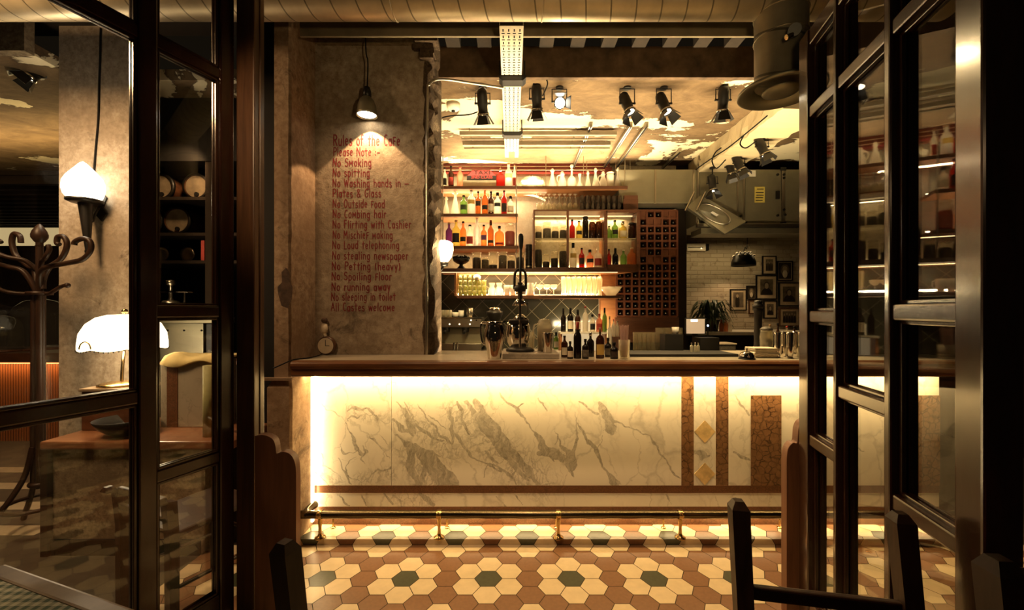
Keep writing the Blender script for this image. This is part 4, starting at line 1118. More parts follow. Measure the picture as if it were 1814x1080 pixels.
# far left bar counter with fluted glowing front and glass cloches
lc = thing('fluted_counter', 'dark counter with an orange lit fluted front far on the left', 'counter', (-5.6, 4.9, 0))
W(MB().box(-7.6, -3.62, 4.52, 5.2, 0, .86), 'fluted_front', M['fluted_wood'], lc)
W(MB().box(-7.65, -3.58, 4.44, 5.25, .86, .96, 0, .01), 'top', M['shelf_dark'], lc)
W(MB().box(-7.6, -3.65, 4.46, 4.50, .845, .86), 'light_strip', M['flute_glow'], lc)
area_light('fluted_front_light', (-5.2, 4.44, .84), (math.radians(25), 0, 0), 2.4, .03, 5, AMBER)
for px, py, r, h, lb in ((76, 628, .27, .60, 'large glass cloche jar behind the coat stand pole'), (6, 630, .15, .40, 'smaller glass cloche jar at the left edge')):
    Yc = 4.95 if px > 50 else 4.62; c = Vector((X(px, Yc), Yc, .96))
    g = thing('cloche_jar', lb, 'jar', tuple(c))
    W(MB().lathe([(r,.02),(r*1.02,h*.2),(r*1.0,h*.6),(r*.9,h*.8),(r*.62,h*.93),(r*.2,h*.985),(.001,h)], c, 28), 'dome', M['cloche_glass'], g)
    W(MB().sphere(c+Vector((0,0,h+.025)), .03, 12), 'knob', M['cloche_glass'], g)
    W(MB().lathe([(.001,0),(r*1.15,0),(r*1.15,.02),(.001,.02)], c, 28), 'stand', M['shelf_dark'], g)
for i, (px, py, w, h) in enumerate(((60, 470, .5, .6), (150, 470, .3, .5))):
    pass
# equipment seen through the inner pane of the left door
bc = thing('service_counter', 'dark service counter behind the low partition in the left room', 'counter', (-2.2, 3.24, 0))
W(MB().box(-2.64, -1.85, 3.15, 3.33, 0, 1.0), 'body', M['dark_room'], bc)
W(MB().box(-2.66, -1.83, 3.135, 3.345, 1.0, 1.03, 0, .005), 'top', M['shelf_dark'], bc)
sb = thing('steel_cabinet', 'small riveted steel cabinet on the service counter', 'cabinet', (-2.36, 3.26, 1.03))
W(MB().box(X(283,3.2), X(360,3.2), 3.2, 3.33, 1.03, Z(572,3.2), 0, .006), 'body', M['brushed'], sb)
W(MB().box(X(280,3.18), X(392,3.18), 3.17, 3.34, Z(572,3.2), Z(563,3.2), 0, .004), 'lid', M['brushed'], sb)
W(MB().box(X(362,3.2), X(390,3.2), 3.22, 3.33, 1.03, Z(574,3.2)), 'side_panel', M['black_metal'], sb)
for px in (297, 326, 357): W(MB().sphere((X(px,3.198), 3.198, Z(585,3.198)), .008, 8), 'rivet', M['black'], sb)
mb_ = thing('stone_block', 'grey stone block with a reddish stripe on the wooden ledge', 'block', (X(335,2.72), 2.75, .662))
W(MB().box(X(284,2.68), X(386,2.68), 2.68, 2.86, .662, Z(640,2.68), 0, .005), 'block', M['marble_grey'], mb_)
W(MB().box(X(296,2.68), X(315,2.68), 2.677, 2.68, .662, Z(640,2.68)), 'stripe', M['band_marble'], mb_)
ck = MB(); rv3 = random.Random(8); gx, gy = 14, 6; vs = []
x0, x1 = X(284,2.66), X(392,2.66); ztop = Z(640,2.68) + .012
for j in range(gy+1):
    for i in range(gx+1):
        u = i/gx; w_ = j/gy
        x = x0+(x1-x0)*u; y = 2.665+.21*w_
        z = ztop + .012 + .016*math.sin(u*9+w_*2)*math.sin(w_*PI) + rv3.uniform(-.003,.003)
        if j == 0: y, z = 2.660, ztop - .03 - .02*math.sin(u*7)
        vs.append((x, y, z))
ck.add(vs, [(j*(gx+1)+i, j*(gx+1)+i+1, (j+1)*(gx+1)+i+1, (j+1)*(gx+1)+i) for j in range(gy) for i in range(gx)], 0, True)
cko = ck.build('folded_cloth', M['cloth_yellow']); so = cko.modifiers.new('s', 'SOLIDIFY'); so.thickness = .012; so.offset = 1
tag(cko, 'yellowish folded cloth lying on the stone block', 'cloth')
tag(MB().lathe([(.001,0),(.036,0),(.036,.42),(.012,.42),(.012,.415),(.001,.415)], (X(372,2.50), 2.50, .662), 20).build('paper_roll', M['roll_green']), 'pale green paper roll standing upright on the wooden ledge', 'paper roll')
tag(MB().lathe([(.05,0),(.07,.01),(.12,.05),(.15,.10),(.145,.10),(.11,.05),(.06,.02),(.001,.018),(.001,0)], (X(216,2.5), 2.52, .662), 24).build('bowl', M['black_metal']), 'dark bowl on the wooden ledge in front of the lamp', 'bowl')
# barrel shelving
bs = thing('barrel_shelving', 'tall black shelving holding small barrels in the left room', 'shelving', (-2.6, 3.8, 0))
XL, XR = -3.18, -1.83
SZ = [Z(415,3.5), Z(353,3.5), Z(455+8,3.5)]
W(MB().box(XL, XR, 4.05, 4.10, 0, CZ), 'back_board', M['black'], bs)
W(MB().box(XR, XR+.04, 3.36, 4.10, 0, CZ).box(XL-.04, XL, 3.36, 4.10, 0, CZ).box(XL, XR, 3.36, 4.05, Z(285,3.36), CZ), 'carcass', M['black'], bs)
for z in SZ: W(MB().box(XL, XR, 3.42, 4.05, z-.025, z), 'shelf', M['dark_room'], bs)
W(MB().box(X(365,3.38), X(385,3.38), 3.37, 3.40, 1.03+.3, CZ-.3), 'upright', M['dark_room'], bs)
def barrel(px, py, r, zs, lb):
    Y = 3.5; x = X(px, Y); z = zs + r*1.0
    b = thing('barrel', lb, 'barrel', (x, Y+.15, zs), 0, 'small barrels on the black shelving')
    rot = Matrix.Rotation(PI/2, 4, 'X')
    W(MB().lathe([(r*.84,.0),(r*.93,-.07),(r*.96,-.15),(r*.93,-.23),(r*.84,-.30)], (x, Y, z), 28, mat=rot), 'staves', M['shelf_dark'], b)
    W(MB().lathe([(.001,-.012),(r*.83,-.012)], (x, Y, z), 28, mat=rot), 'barrel_head', M['barrel_wood'], b)
    W(MB().lathe([(r*.85,0),(r*.99,0),(r*.99,-.025),(r*.90,-.03)], (x, Y, z), 28, mat=rot), 'hoop', M['black_metal'], b)
    W(MB().cyl((x+r*.05, Y-.0, z-r*.6), (x+r*.05, Y+.02, z-r*.6), .018, n=12), 'bung', M['black'], b)
barrel(346, 330, .112, SZ[1], 'small barrel on the upper shelf beside the upright')
barrel(284, 330, .112, SZ[1], 'small barrel on the upper shelf half hidden by the door stile')
barrel(312, 390, .118, SZ[0], 'small barrel on the lower shelf with its bung showing')
barrel(263, 390, .118, SZ[0], 'small barrel on the lower shelf mostly behind the door stile')
for px, lb in ((330, 'round glass dial beneath the lower barrel'), (284, 'round glass dial behind the door stile')):
    c = Vector((X(px,3.5), 3.5, SZ[2]))
    rot = Matrix.Rotation(PI/2, 4, 'X'); r = .062
    g = thing('round_dish', lb, 'dish', tuple(c), 0, 'round dishes on the black shelving')
    W(MB().lathe([(.001,.0),(r*.5,0),(r*.6,.006),(r,.016),(r*.98,.022),(r*.55,.012),(.001,.008)], c+Vector((0,0.03,r)), 24, mat=rot), 'plate', M['steel'], g)
    W(MB().box(c.x-.03, c.x+.03, 3.50, 3.58, c.z, c.z+.01), 'holder', M['black_metal'], g)
tag(MB().box(X(356,3.46), X(362,3.46), 3.46, 3.6, SZ[2], SZ[2]+.17).build('red_box', M['red_label']), 'narrow red box standing on the black shelving', 'box')
cgx = X(310, 3.3)
zt_ = Z(563,3.2)
cg = thing('juice_press', 'small metal press standing on the steel cabinet', 'press', (cgx, 3.26, zt_))
W(MB().lathe([(.001,0),(.06,0),(.06,.012),(.02,.02),(.02,.10),(.055,.115),(.055,.13),(.02,.14),(.012,.16),(.012,.25),(.03,.26),(.03,.29),(.001,.30)], (cgx, 3.26, zt_), 20), 'body', M['steel'], cg)
W(MB().box(cgx-.11, cgx+.15, 3.23, 3.29, zt_+.195, zt_+.205, 0, .002), 'crossbar', M['chrome'], cg)
for dx in (-.0,.12): W(MB().cyl((cgx+dx, 3.245, zt_+.195), (cgx+dx, 3.245, zt_+.12), .006, n=8), 'spout', M['chrome'], cg)
# ================================================================ LAMPS
def bar_spot(label, px, py_top, py_mid, aim, dz_top=CZ, lit='bulb_face', power=0, angle=60, scale=1.0, Y=None, group='stage spotlights under the ceiling', glare=False):
    """yoke hung from the ceiling, body turned along aim, barn doors at the mouth"""
    Y = Y or 3.2 * 1.0
    x = X(px, Y); zc = Z(py_mid, Y)
    t = thing('spotlight', label, 'spotlight', (x, Y, dz_top), 0, group)
    s = scale
    c = Vector((x, Y, zc)); d = Vector(aim).normalized()
    R = d.to_track_quat('-Z', 'Y').to_matrix().to_4x4()
    Mx = Matrix.Translation(c) @ R
    w = .056*s
    yk = MB().cyl((x, Y, dz_top), (x, Y, dz_top-.012), .03*s, n=16)
    ytop = min(dz_top-.012, Z(py_top, Y))
    yk.cyl((x, Y, dz_top-.012), (x, Y, ytop), .007*s, n=8)
    yk.tube([(x-w, Y, zc+.01), (x-w, Y, ytop), (x+w, Y, ytop), (x+w, Y, zc+.01)], .0045*s, 6)
    W(yk, 'yoke', M['black_metal'], t)
    bd = MB()
    def lt(prof, m=bd, n=20):
        vs0 = len(m.v); m.lathe(prof, (0,0,0), n)
        for i in range(vs0, len(m.v)): m.v[i] = tuple(Mx @ Vector(m.v[i]))
    lt([(.001,.115*s),(.022*s,.112*s),(.036*s,.095*s),(.040*s,.06*s),(.040*s,.0),(.037*s,-.01*s),(.037*s,-.05*s),(.044*s,-.056*s),(.044*s,-.075*s),(.038*s,-.078*s)])
    body = W(bd, 'body', M['black_metal'], t)
    pv = MB()
    for sg in (-1, 1): pv.cyl((x+sg*w*1.12, Y, zc+.012), (x+sg*w*.6, Y, zc+.012), .008*s, n=10)
    W(pv, 'pivot_knob', M['black_metal'], t)
    ln = MB(); lt([(.001,-.070*s),(.030*s,-.069*s),(.037*s,-.064*s)], ln)
    W(ln, 'lens', M[lit], body)
    rg = MB(); lt([(.0445*s,-.058*s),(.0462*s,-.061*s),(.0462*s,-.068*s),(.0445*s,-.071*s)], rg)
    W(rg, 'front_ring', M['chrome'], body)
    for k in ((0, 1) if lit == 'bulb_glare' else range(4)):
        q = MB(); a = PI/2*k; flare = .034 if k % 2 else .024
        b0, b1 = .030*s, .046*s
        pts = [(-b0, .040*s, -.076*s), (b0, .040*s, -.076*s), (b1, .040*s+flare*s, -.138*s), (-b1, .040*s+flare*s, -.138*s)]
        Rk = Matrix.Rotation(a, 4, 'Z')
        vs = [Mx @ (Rk @ Vector(p)) for p in pts] + [Mx @ (Rk @ (Vector(p)+Vector((0,.0025,0)))) for p in pts]
        q.add(vs, [(0,1,2,3),(7,6,5,4),(0,4,5,1),(1,5,6,2),(2,6,7,3),(3,7,4,0)])
        W(q, 'barn_door', M['black_metal'], body)
    if power:
        p = c + d*.15*s
        spot_light('spotlight_lamp', p, p+d, power, angle, .6, WARM, .03)
    return t
bar_spot('black spotlight on the left beside the cable tray', 855, 165, 186, (.05, .45, -1), power=140)
bar_spot('black spotlight right of the cable tray with a looped cable', 951, 153, 178, (.05, .30, -1), power=140)
bar_spot('glaring spotlight shining at the viewer from the ceiling', 991, 158, 183, (-.05, -1, -.45), power=15, lit='bulb_glare', angle=80)
bar_spot('black spotlight tilted right, first right of the glaring one', 1111, 157, 186, (.25, -.35, -1), power=140)
bar_spot('black spotlight tilted right, between two others in the ceiling row', 1176, 157, 186, (.22, -.38, -1), power=140)
bar_spot('black spotlight at the right end of the ceiling row', 1281, 158, 180, (.05, .25, -1), power=140)
g2 = 'spotlights along the plaster beam'
bar_spot('spotlight at the far end of the plaster beam', 1262, 313, 327, (.05,-.15,-1), 2.95, power=8, Y=4.5, group=g2)
bar_spot('left spotlight of the close pair under the plaster beam', 1294, 287, 298, (.15,-.1,-1), 2.95, power=0, Y=4.45, group=g2)
bar_spot('right spotlight of the close pair under the plaster beam', 1309, 280, 291, (.35,-.2,-1), 2.95, power=8, Y=4.2, group=g2)
bar_spot('spotlight tilted right near the front of the plaster beam', 1350, 246, 262, (.35,-.15,-1), 2.95, power=8, Y=3.75, group=g2)
t = bar_spot('spotlight under the left room ceiling aimed back at the room', 68, 108, 127, (-.35, -.35, -.6), CZ, power=3, Y=3.05, scale=1.05, group='left room spotlight')
tag(MB().tube(catmull([at(2,82,3.04), at(30,80,3.04), at(52,80,3.04), at(52,95,3.04), at(62,110,3.04), at(70,104,3.04), at(80,106,3.04)], 6), .005, 6).build('spotlight_cable', M['black']), 'slack black cable feeding the left room spotlight', 'cable')
# wedge light by the diffuser
wl = thing('wedge_floodlight', 'black wedge floodlight beneath the duct diffuser', 'floodlight', tuple(at(1382, 196, 3.5)))
wx, wy, wz = at(1382, 206, 3.5)
W(MB().prism([(wx-.085, wz-.02), (wx+.085, wz-.02), (wx+.06, wz+.045), (wx-.035, wz+.045)], wy-.06, wy+.06, 'y'), 'housing', M['black_metal'], wl)
W(MB().cyl((wx, wy, wz+.04), (wx, wy, CZ), .01, n=8), 'stem', M['black_metal'], wl)
# cables on the plaster beam
for pts, lb in (([(1222,312),(1234,300),(1262,280),(1290,262),(1330,230),(1360,205)], 'long black cable looping along the plaster beam face'), ([(1286,283),(1270,298),(1262,285),(1268,270),(1278,262)], 'short black cable loop above the pair of spotlights'), ([(1340,250),(1322,262),(1312,255),(1318,240)], 'black cable loop left of the front beam spotlight')):
    P = []
    for a, b in pts:
        Yb = 2.05*F/(a-CX)
        P.append((2.046, Yb, Z(b, Yb)))
    tag(MB().tube(catmull(P, 6), .006, 6).build('cable', M['black']), lb, 'cable')
tag(MB().tube(catmull([at(945,150,3.15), at(950,138,3.12), at(962,136,3.1), at(970,146,3.1), at(966,160,3.13), at(961,170,3.18)], 6), .005, 6).build('cable', M['black']), 'looped black cable behind the spotlight beside the tray', 'cable')
tag(MB().tube(catmull([at(846,198,3.22), at(830,203,3.25), at(800,205,3.3), at(784,208,3.35)], 6), .005, 6).build('cable', M['black']), 'black cable trailing left from the leftmost ceiling spotlight', 'cable')
sdp = at(803, 188, 3.45)
sd = thing('smoke_detector', 'small white round detector on the ceiling near the pillar', 'detector', (sdp.x, 3.45, CZ))
W(MB().lathe([(.001,0),(.055,0),(.055,-.03),(.045,-.05),(.02,-.058),(.001,-.058)], (sdp.x,3.45,CZ), 20), 'body', M['white_enamel'], sd)
W(MB().lathe([(.001,-.058),(.015,-.058),(.015,-.068),(.001,-.068)], (sdp.x,3.45,CZ), 12), 'sensor', M['black'], sd)

# pendant over the rules
pdY = 2.685
pd = thing('pendant_lamp', 'small metal pendant lamp shining on the painted rules', 'pendant lamp', (X(650,pdY), pdY, 3.33))
px0 = X(650, pdY)
def pz(py): return Z(py, pdY)
W(MB().tube(catmull([(px0-.012, pdY, 3.33), (px0-.006, pdY, pz(90)), (px0+.006, pdY, pz(110)), (px0+.002, pdY, pz(155))], 6), .0045, 6), 'cord', M['black'], pd)
W(MB().lathe([(.001,pz(154)),(.020,pz(155)),(.026,pz(162)),(.028,pz(173)),(.018,pz(174))], (px0, pdY, 0), 20), 'cap', M['black_metal'], pd)
psh = W(MB().lathe([(.026,pz(172)),(.045,pz(178)),(.057,pz(188)),(.063,pz(201)),(.066,pz(205)),(.063,pz(205)),(.055,pz(188)),(.043,pz(180)),(.026,pz(174))], (px0, pdY, 0), 28), 'bell_shade', M['brushed'], pd)
W(MB().lathe([(.001,pz(203)),(.058,pz(202.5))], (px0, pdY, 0), 28), 'lamp_face', M['bulb_face'], psh)
spot_light('pendant_beam', (px0, pdY, pz(207)), (px0, pdY, 0), 26, 97, .10, WARM2, .008)
# lantern on the reveal of the pillar
lnY = 3.12
ln = thing('glass_lantern', 'glowing frosted glass wall lantern at the edge of the pillar', 'wall lamp', (X(779,lnY), lnY, Z(455,lnY)))
lpt = [(466,.001),(463,.035),(455,.060),(444,.072),(432,.070),(428,.05),(426,.03)]
cxl = X(786, lnY)
W(MB().lathe([(r, Z(py, lnY)) for py, r in lpt], (cxl, lnY, 0), 6, smooth=False), 'glass_shade', M['lantern_glass'], ln)
W(MB().lathe([(.001,Z(472,lnY)),(.03,Z(471,lnY)),(.036,Z(466,lnY)),(.02,Z(463,lnY)),(.001,Z(462,lnY))], (cxl, lnY, 0), 14).tube(catmull([(cxl, lnY, Z(470,lnY)), (cxl-.02, lnY, Z(478,lnY)), (cxl-.05, lnY, Z(474,lnY)), (-.53, lnY, Z(466,lnY))], 5), .009, 8), 'bracket', M['black_metal'], ln)
point_light('lantern_light', (cxl+.02, lnY-.09, Z(446,lnY)), 7, WARM, .06)

# ================================================================ HAND LETTERING
G = {}
def gl(ch, w, *strokes): G[ch] = (w, strokes)
def arc(cx, cy_, rx, ry, a0, a1, n=9):
    return [(cx+rx*math.cos(math.radians(a0+(a1-a0)*i/(n-1))), cy_+ry*math.sin(math.radians(a0+(a1-a0)*i/(n-1)))) for i in range(n)]
xh = .62
gl('R', .50, [(.06,0),(.06,1)], [(.06,1)]+arc(.22,.76,.22,.24,90,-90)+[(.06,.52)], [(.20,.52),(.46,0)])
gl('P', .46, [(.06,0),(.06,1)], [(.06,1)]+arc(.22,.74,.22,.26,90,-90)+[(.06,.48)])
gl('N', .54, [(.05,0),(.06,1)], [(.06,1),(.46,0)], [(.46,0),(.48,1)])
gl('S', .44, arc(.22,.77,.17,.23,30,270)+arc(.21,.27,.19,.27,90,-150)[1:])
gl('W', .66, [(.03,1),(.16,0)], [(.16,0),(.32,.85)], [(.32,.85),(.46,0)], [(.46,0),(.62,1)])
gl('G', .48, arc(.25,.5,.21,.5,50,330,12), [(.46,.22),(.46,.48),(.28,.48)])
gl('O', .50, arc(.25,.5,.21,.5,90,450,16))
gl('C', .44, arc(.25,.5,.20,.5,55,305,12))
gl('M', .58, [(.05,0),(.08,1)], [(.08,1),(.28,.35)], [(.28,.35),(.48,1)], [(.48,1),(.53,0)])
gl('F', .40, [(.06,0),(.06,1)], [(.06,1),(.38,1)], [(.06,.55),(.32,.55)])
gl('L', .38, [(.06,1),(.06,0)], [(.06,0),(.36,.02)])
gl('A', .50, [(.03,0),(.25,1)], [(.25,1),(.47,0)], [(.11,.35),(.40,.35)])
gl('&', .52, [(.50,.0),(.14,.70)]+arc(.24,.82,.13,.16,200,-20)+[(.08,.28)]+arc(.22,.18,.17,.18,170,350)+[(.46,.42)])
gl('a', .42, arc(.19,.31,.15,.31,80,440,12), [(.36,.62),(.36,0)])
gl('b', .42, [(.06,1),(.06,0)], arc(.21,.31,.16,.31,150,-150,12))
gl('c', .36, arc(.20,.31,.16,.31,55,305,10))
gl('d', .42, arc(.19,.31,.15,.31,40,320,12), [(.36,1),(.36,0)])
gl('e', .40, [(.06,.33),(.34,.36)]+arc(.20,.32,.15,.30,20,310,11))
gl('f', .32, arc(.22,.80,.12,.20,40,180,6)+[(.10,0)], [(.0,.60),(.28,.60)])
gl('E', .36, [(.06,0),(.06,1)])
gl('\x01', .34, [(.06,0),(.06,.78)], [(.06,.78),(.33,.78)], [(.06,.42),(.28,.42)])        # small drawn F
gl('\x02', .52, [(.05,0),(.07,.64)], [(.07,.64),(.25,.22)], [(.25,.22),(.43,.64)], [(.43,.64),(.46,0)])  # small drawn M
gl('g', .42, arc(.19,.31,.15,.31,40,320,12), [(.35,.62),(.35,-.16)]+arc(.20,-.16,.15,.14,0,-160,6))
gl('h', .42, [(.06,1),(.06,0)], [(.06,.38)]+arc(.21,.42,.15,.20,160,0,6)+[(.36,0)])
gl('i', .16, [(.08,.62),(.08,0)], [(.08,.82),(.08,.88)])
gl('k', .40, [(.06,1),(.06,0)], [(.36,.62),(.08,.28)], [(.16,.36),(.38,0)])
gl('l', .16, [(.08,1),(.08,0)])
gl('n', .42, [(.06,.62),(.06,0)], [(.06,.38)]+arc(.21,.42,.15,.20,160,0,6)+[(.36,0)])
gl('o', .40, arc(.20,.31,.16,.31,90,450,14))
gl('p', .42, [(.06,.62),(.06,-.30)], arc(.21,.31,.16,.31,150,-150,12))
gl('r', .30, [(.06,.62),(.06,0)], [(.06,.36)]+arc(.20,.42,.14,.20,160,50,5))
gl('s', .34, arc(.18,.47,.13,.15,40,270,8)+arc(.17,.16,.14,.16,90,-150,8)[1:])
gl('t', .34, [(.16,.92),(.16,.0)], [(.0,.62),(.34,.64)])
gl('u', .42, [(.06,.62),(.06,.22)]+arc(.21,.20,.15,.20,180,360,7), [(.36,.62),(.36,0)])
gl('v', .38, [(.03,.62),(.18,0)], [(.18,0),(.35,.62)])
gl('w', .54, [(.03,.62),(.14,0)], [(.14,0),(.27,.55)], [(.27,.55),(.39,0)], [(.39,0),(.51,.62)])
gl('y', .40, [(.05,.62),(.19,.06)], [(.36,.62),(.14,-.30)])
gl('(', .24, arc(.32,.40,.26,.62,135,225,8)); gl(')', .24, arc(-.10,.40,.26,.62,45,-45,8))
gl('-', .40, [(.04,.34),(.36,.34)]); gl(':', .18, [(.08,.5),(.08,.44)], [(.08,.12),(.08,.06)]); gl(' ', .30)
gl('_', .60, [(.04,.34),(.56,.36)])
lines = [('Rules of the Ca\x01e',590.5,708.5,257.5,18.5), ('Please Note :-',590.5,673,275.5,14.5), ('No S\x02oking',589.5,658,294.5,14), ('No spitting',589.5,655,312.5,14),
 ('No Washing hands in _',589.5,724,331,14), ('Plates & Glass',589.5,675,349,14), ('No Outside \x01ood',589.5,681.5,367.5,14), ('No Co\x02bing hair',589.5,684,385.5,14),
 ('No Flirting with Cashier',589.5,728,404,14), ('No Mischie\x01 \x02aking',589.5,695.5,422.5,14), ('No Loud telephoning',589,707,440.5,14), ('No stealing newspaper',588.5,723,459.5,14),
 ('No Petting (heavy)',588,709.5,478,14), ('No Spoiling \x01loor',587.5,693.5,496,14), ('No running away',587.5,691.5,514.5,14), ('No sleeping in toilet',587,700.5,532,14), ('All Castes welco\x02e',586.5,699,550.5,14)]
WY = 2.76
sign = thing('painted_rules', 'dark red hand painted list of cafe rules on the plaster pillar', 'painted sign', (X(650,WY), WY, Z(400,WY)))
rl_ = random.Random(9)
def stroke_mesh(mb, pts, r, toW, y):
    pts = [p for i, p in enumerate(pts) if i == 0 or math.hypot(p[0]-pts[i-1][0], p[1]-pts[i-1][1]) > 1e-5]
    L = []; Rr = []; ys_ = []; n = len(pts)
    for i, p in enumerate(pts):
        a = pts[max(0,i-1)]; b = pts[min(n-1,i+1)]
        dx, dy = b[0]-a[0], b[1]-a[1]; d = math.hypot(dx, dy) or 1
        nx, ny = -dy/d*r, dx/d*r
        ex = (-dx/d*r*.7 if i == 0 else (dx/d*r*.7 if i == n-1 else 0)); ey = (-dy/d*r*.7 if i == 0 else (dy/d*r*.7 if i == n-1 else 0))
        k = .8 if i in (0, n-1) else 1
        ys_.append(y - 6e-6*i)
        L.append((p[0]+nx*k+ex, p[1]+ny*k+ey)); Rr.append((p[0]-nx*k+ex, p[1]-ny*k+ey))
    vs = []
    for l, q, yq in zip(L, Rr, ys_):
        for u in (l, q):
            wx_, wz_ = toW(u); vs.append((wx_, yq, wz_))
    mb.add(vs, [(2*i, 2*i+1, 2*i+3, 2*i+2) for i in range(n-1)])
for li, (txt, xa_, xb2, base, cap) in enumerate(lines):
    GAP = .13
    tot = sum(G[c][0]+GAP for c in txt) - GAP
    hz = cap/F*WY; sx_ = (X(xb2,WY)-X(xa_,WY))/tot
    mb2 = MB(); cur = 0; kk = 0
    for c in txt:
        w, strokes = G[c]
        jz = rl_.uniform(-.03, .03); jr = rl_.uniform(-.03, .03)
        for s_ in strokes:
            def toW(u, cur=cur): return (X(xa_,WY) + (cur+u[0]+u[1]*jr)*sx_, Z(base,WY) + (u[1]+jz)*hz)
            pts = s_ if len(s_) > 2 else [(s_[0][0]*(1-t)+s_[1][0]*t, s_[0][1]*(1-t)+s_[1][1]*t) for t in (0,.33,.66,1)]
            kk += 1
            stroke_mesh(mb2, pts, .068, toW, WY - .0006 - .00014*(kk % 5))
        cur += w + GAP
    W(mb2, 'text_line', M['letter_red'], sign)
# small painted wheel and toy clock by the counter end
ck0 = thing('round_clock', 'small round clock standing on the counter below the painted rules', 'clock', (X(578,2.72), 2.72, 1.12))
cc = Vector((X(578,2.72), 2.72, 1.12+.062)); rot = Matrix.Rotation(PI/2, 4, 'X')
W(MB().lathe([(.001,.012),(.052,.012),(.058,.004),(.062,-.006),(.062,-.014),(.001,-.014)], cc, 28, mat=rot), 'case', M['post_wood'], ck0)
W(MB().lathe([(.001,.0),(.051,.0)], cc+Vector((0,-.0125,0)), 28, mat=rot), 'dial', M['paper_cream'], ck0)
W(MB().box(cc.x-.0015, cc.x+.0015, 2.7055, 2.7070, cc.z, cc.z+.038).box(cc.x, cc.x+.026, 2.7055, 2.7070, cc.z-.0015, cc.z+.0015), 'hands', M['black'], ck0)
dl = thing('small_figurine', 'tiny pale figurine perched on top of the round clock', 'figurine', (cc.x-.015, 2.72, cc.z+.062))
W(MB().cyl((cc.x-.004, 2.72, cc.z+.060), (cc.x-.012, 2.72, cc.z+.085), .009, .012, n=10).lathe([(.001,.08),(.018,.085),(.022,.11),(.016,.14),(.001,.145)], (cc.x-.012, 2.72, cc.z), 14), 'body', M['paper_cream'], dl)
W(MB().sphere((cc.x-.012, 2.72, cc.z+.165), .020, 12), 'head', M['bare_brick'], dl)
tag(MB().tube(catmull([at(484,652,2.40)+Vector((0,.0,0)), at(500,645,2.40), at(520,637,2.44), at(545,634,2.5), at(563,630,2.6), at(570,627,2.70)], 6), .004, 6).build('thin_wire', M['black']), 'thin black wire trailing from the clock along the counter end', 'wire')
# ================================================================ BACK BAR SHELVES
SF = 4.60
S1, S2, S3 = Z(329.5, SF), Z(378.5, SF), Z(435.5, SF)
S4F = 4.52; S4 = Z(475.5, S4F); S5F = 4.56; S5 = Z(523.5, S5F)
def shelf(label, x0, x1, z, yf, th=.030, mat='shelf_wood', led=None, edge='shelf_dark', right_skew=0.0):
    s = thing('shelf', label, 'shelf', ((x0+x1)/2, 4.75, z-th), 0, 'long shelves of the back bar')
    W(MB().prism([(x0, yf+.012), (x1, yf+.012), (x1-right_skew, 4.92), (x0, 4.92)], z-th, z, 'z'), 'board', M[mat], s)
    W(MB().box(x0, x1, yf, yf+.012, z-th, z+.002), 'front_edge', M[edge], s)
    if led:
        W(MB().box(x0+.03, x1-.05-right_skew, yf+.02, yf+.034, z-th-.008, z-th), 'light_strip', M[led], s)
    return s
XL0 = -0.80
shelf('top shelf of the back bar with decanters and the taxi sign', XL0, X(1112, SF), S1, SF)
shelf('short second shelf holding clear and amber bottles', XL0, X(917.5, SF), S2, SF)
shelf('short third shelf holding the purple and orange bottles', XL0, X(918.5, SF), S3, SF)
shelf('long fourth shelf carrying the dark jars and the glazed cabinet', XL0, X(1131, S4F), S4, S4F, .034, led='led_soft', right_skew=.17)
shelf('lowest lit shelf crowded with tumblers and stemware', X(809, S5F), X(1106, S5F), S5, S5F, .026, led=None)
struct(W(MB().box(X(809,4.6)-.02, X(809,4.6), 4.57, 4.92, S5, S4-.034), 'trim_9', M['shelf_wood']), 'wooden end panel of the lit glass shelf', 'panel')
bk = tag(MB().box(X(812,4.905), X(1062,4.905), 4.895, 4.912, S5, S5+.028).build('back_light_strip', M['led_soft']), 'glowing strip at the back of the lowest row of glasses', 'light strip')
tag(MB().box(X(1064,4.84), X(1094,4.84), 4.84, 4.92, 1.20, S4-.034).build('wooden_board', M['shelf_wood']), 'upright orange wooden board left of the wine rack', 'board')
# dark red pelmet at the top of the wall
pel = thing('pelmet', 'dark red moulded pelmet along the wall above the top shelf', 'pelmet', (.3, 4.88, 2.98))
W(MB().box(XL0, X(1080,4.87), 4.86, 4.92, Z(305,4.86), Z(290,4.86)), 'board', M['red_trim'], pel)
for py in (294.5, 300.5): W(MB().box(XL0, X(1077,4.85), 4.852, 4.86, Z(py+.6,4.85), Z(py-.6,4.85)), 'highlight_line', M['sign_cream'], pel)  # pale strips standing in for highlights along the moulding
W(MB().box(X(1072,4.84), X(1084,4.84), 4.84, 4.86, S1, Z(296,4.84)), 'end_bracket', M['red_trim'], pel)
# curved cove
cvp = [(X(905,4.86), 4.86, Z(343,4.86)), (X(930,4.83), 4.85, Z(343.5,4.83)), (X(950,4.8), 4.80, Z(348,4.8)), (X(966,4.78), 4.76, Z(356,4.78))]
tag(MB().tube(catmull(cvp, 6), .010, 8).build('curved_light_tube', M['led_soft']), 'curved glowing tube between the second shelf and the glass racks', 'light tube')

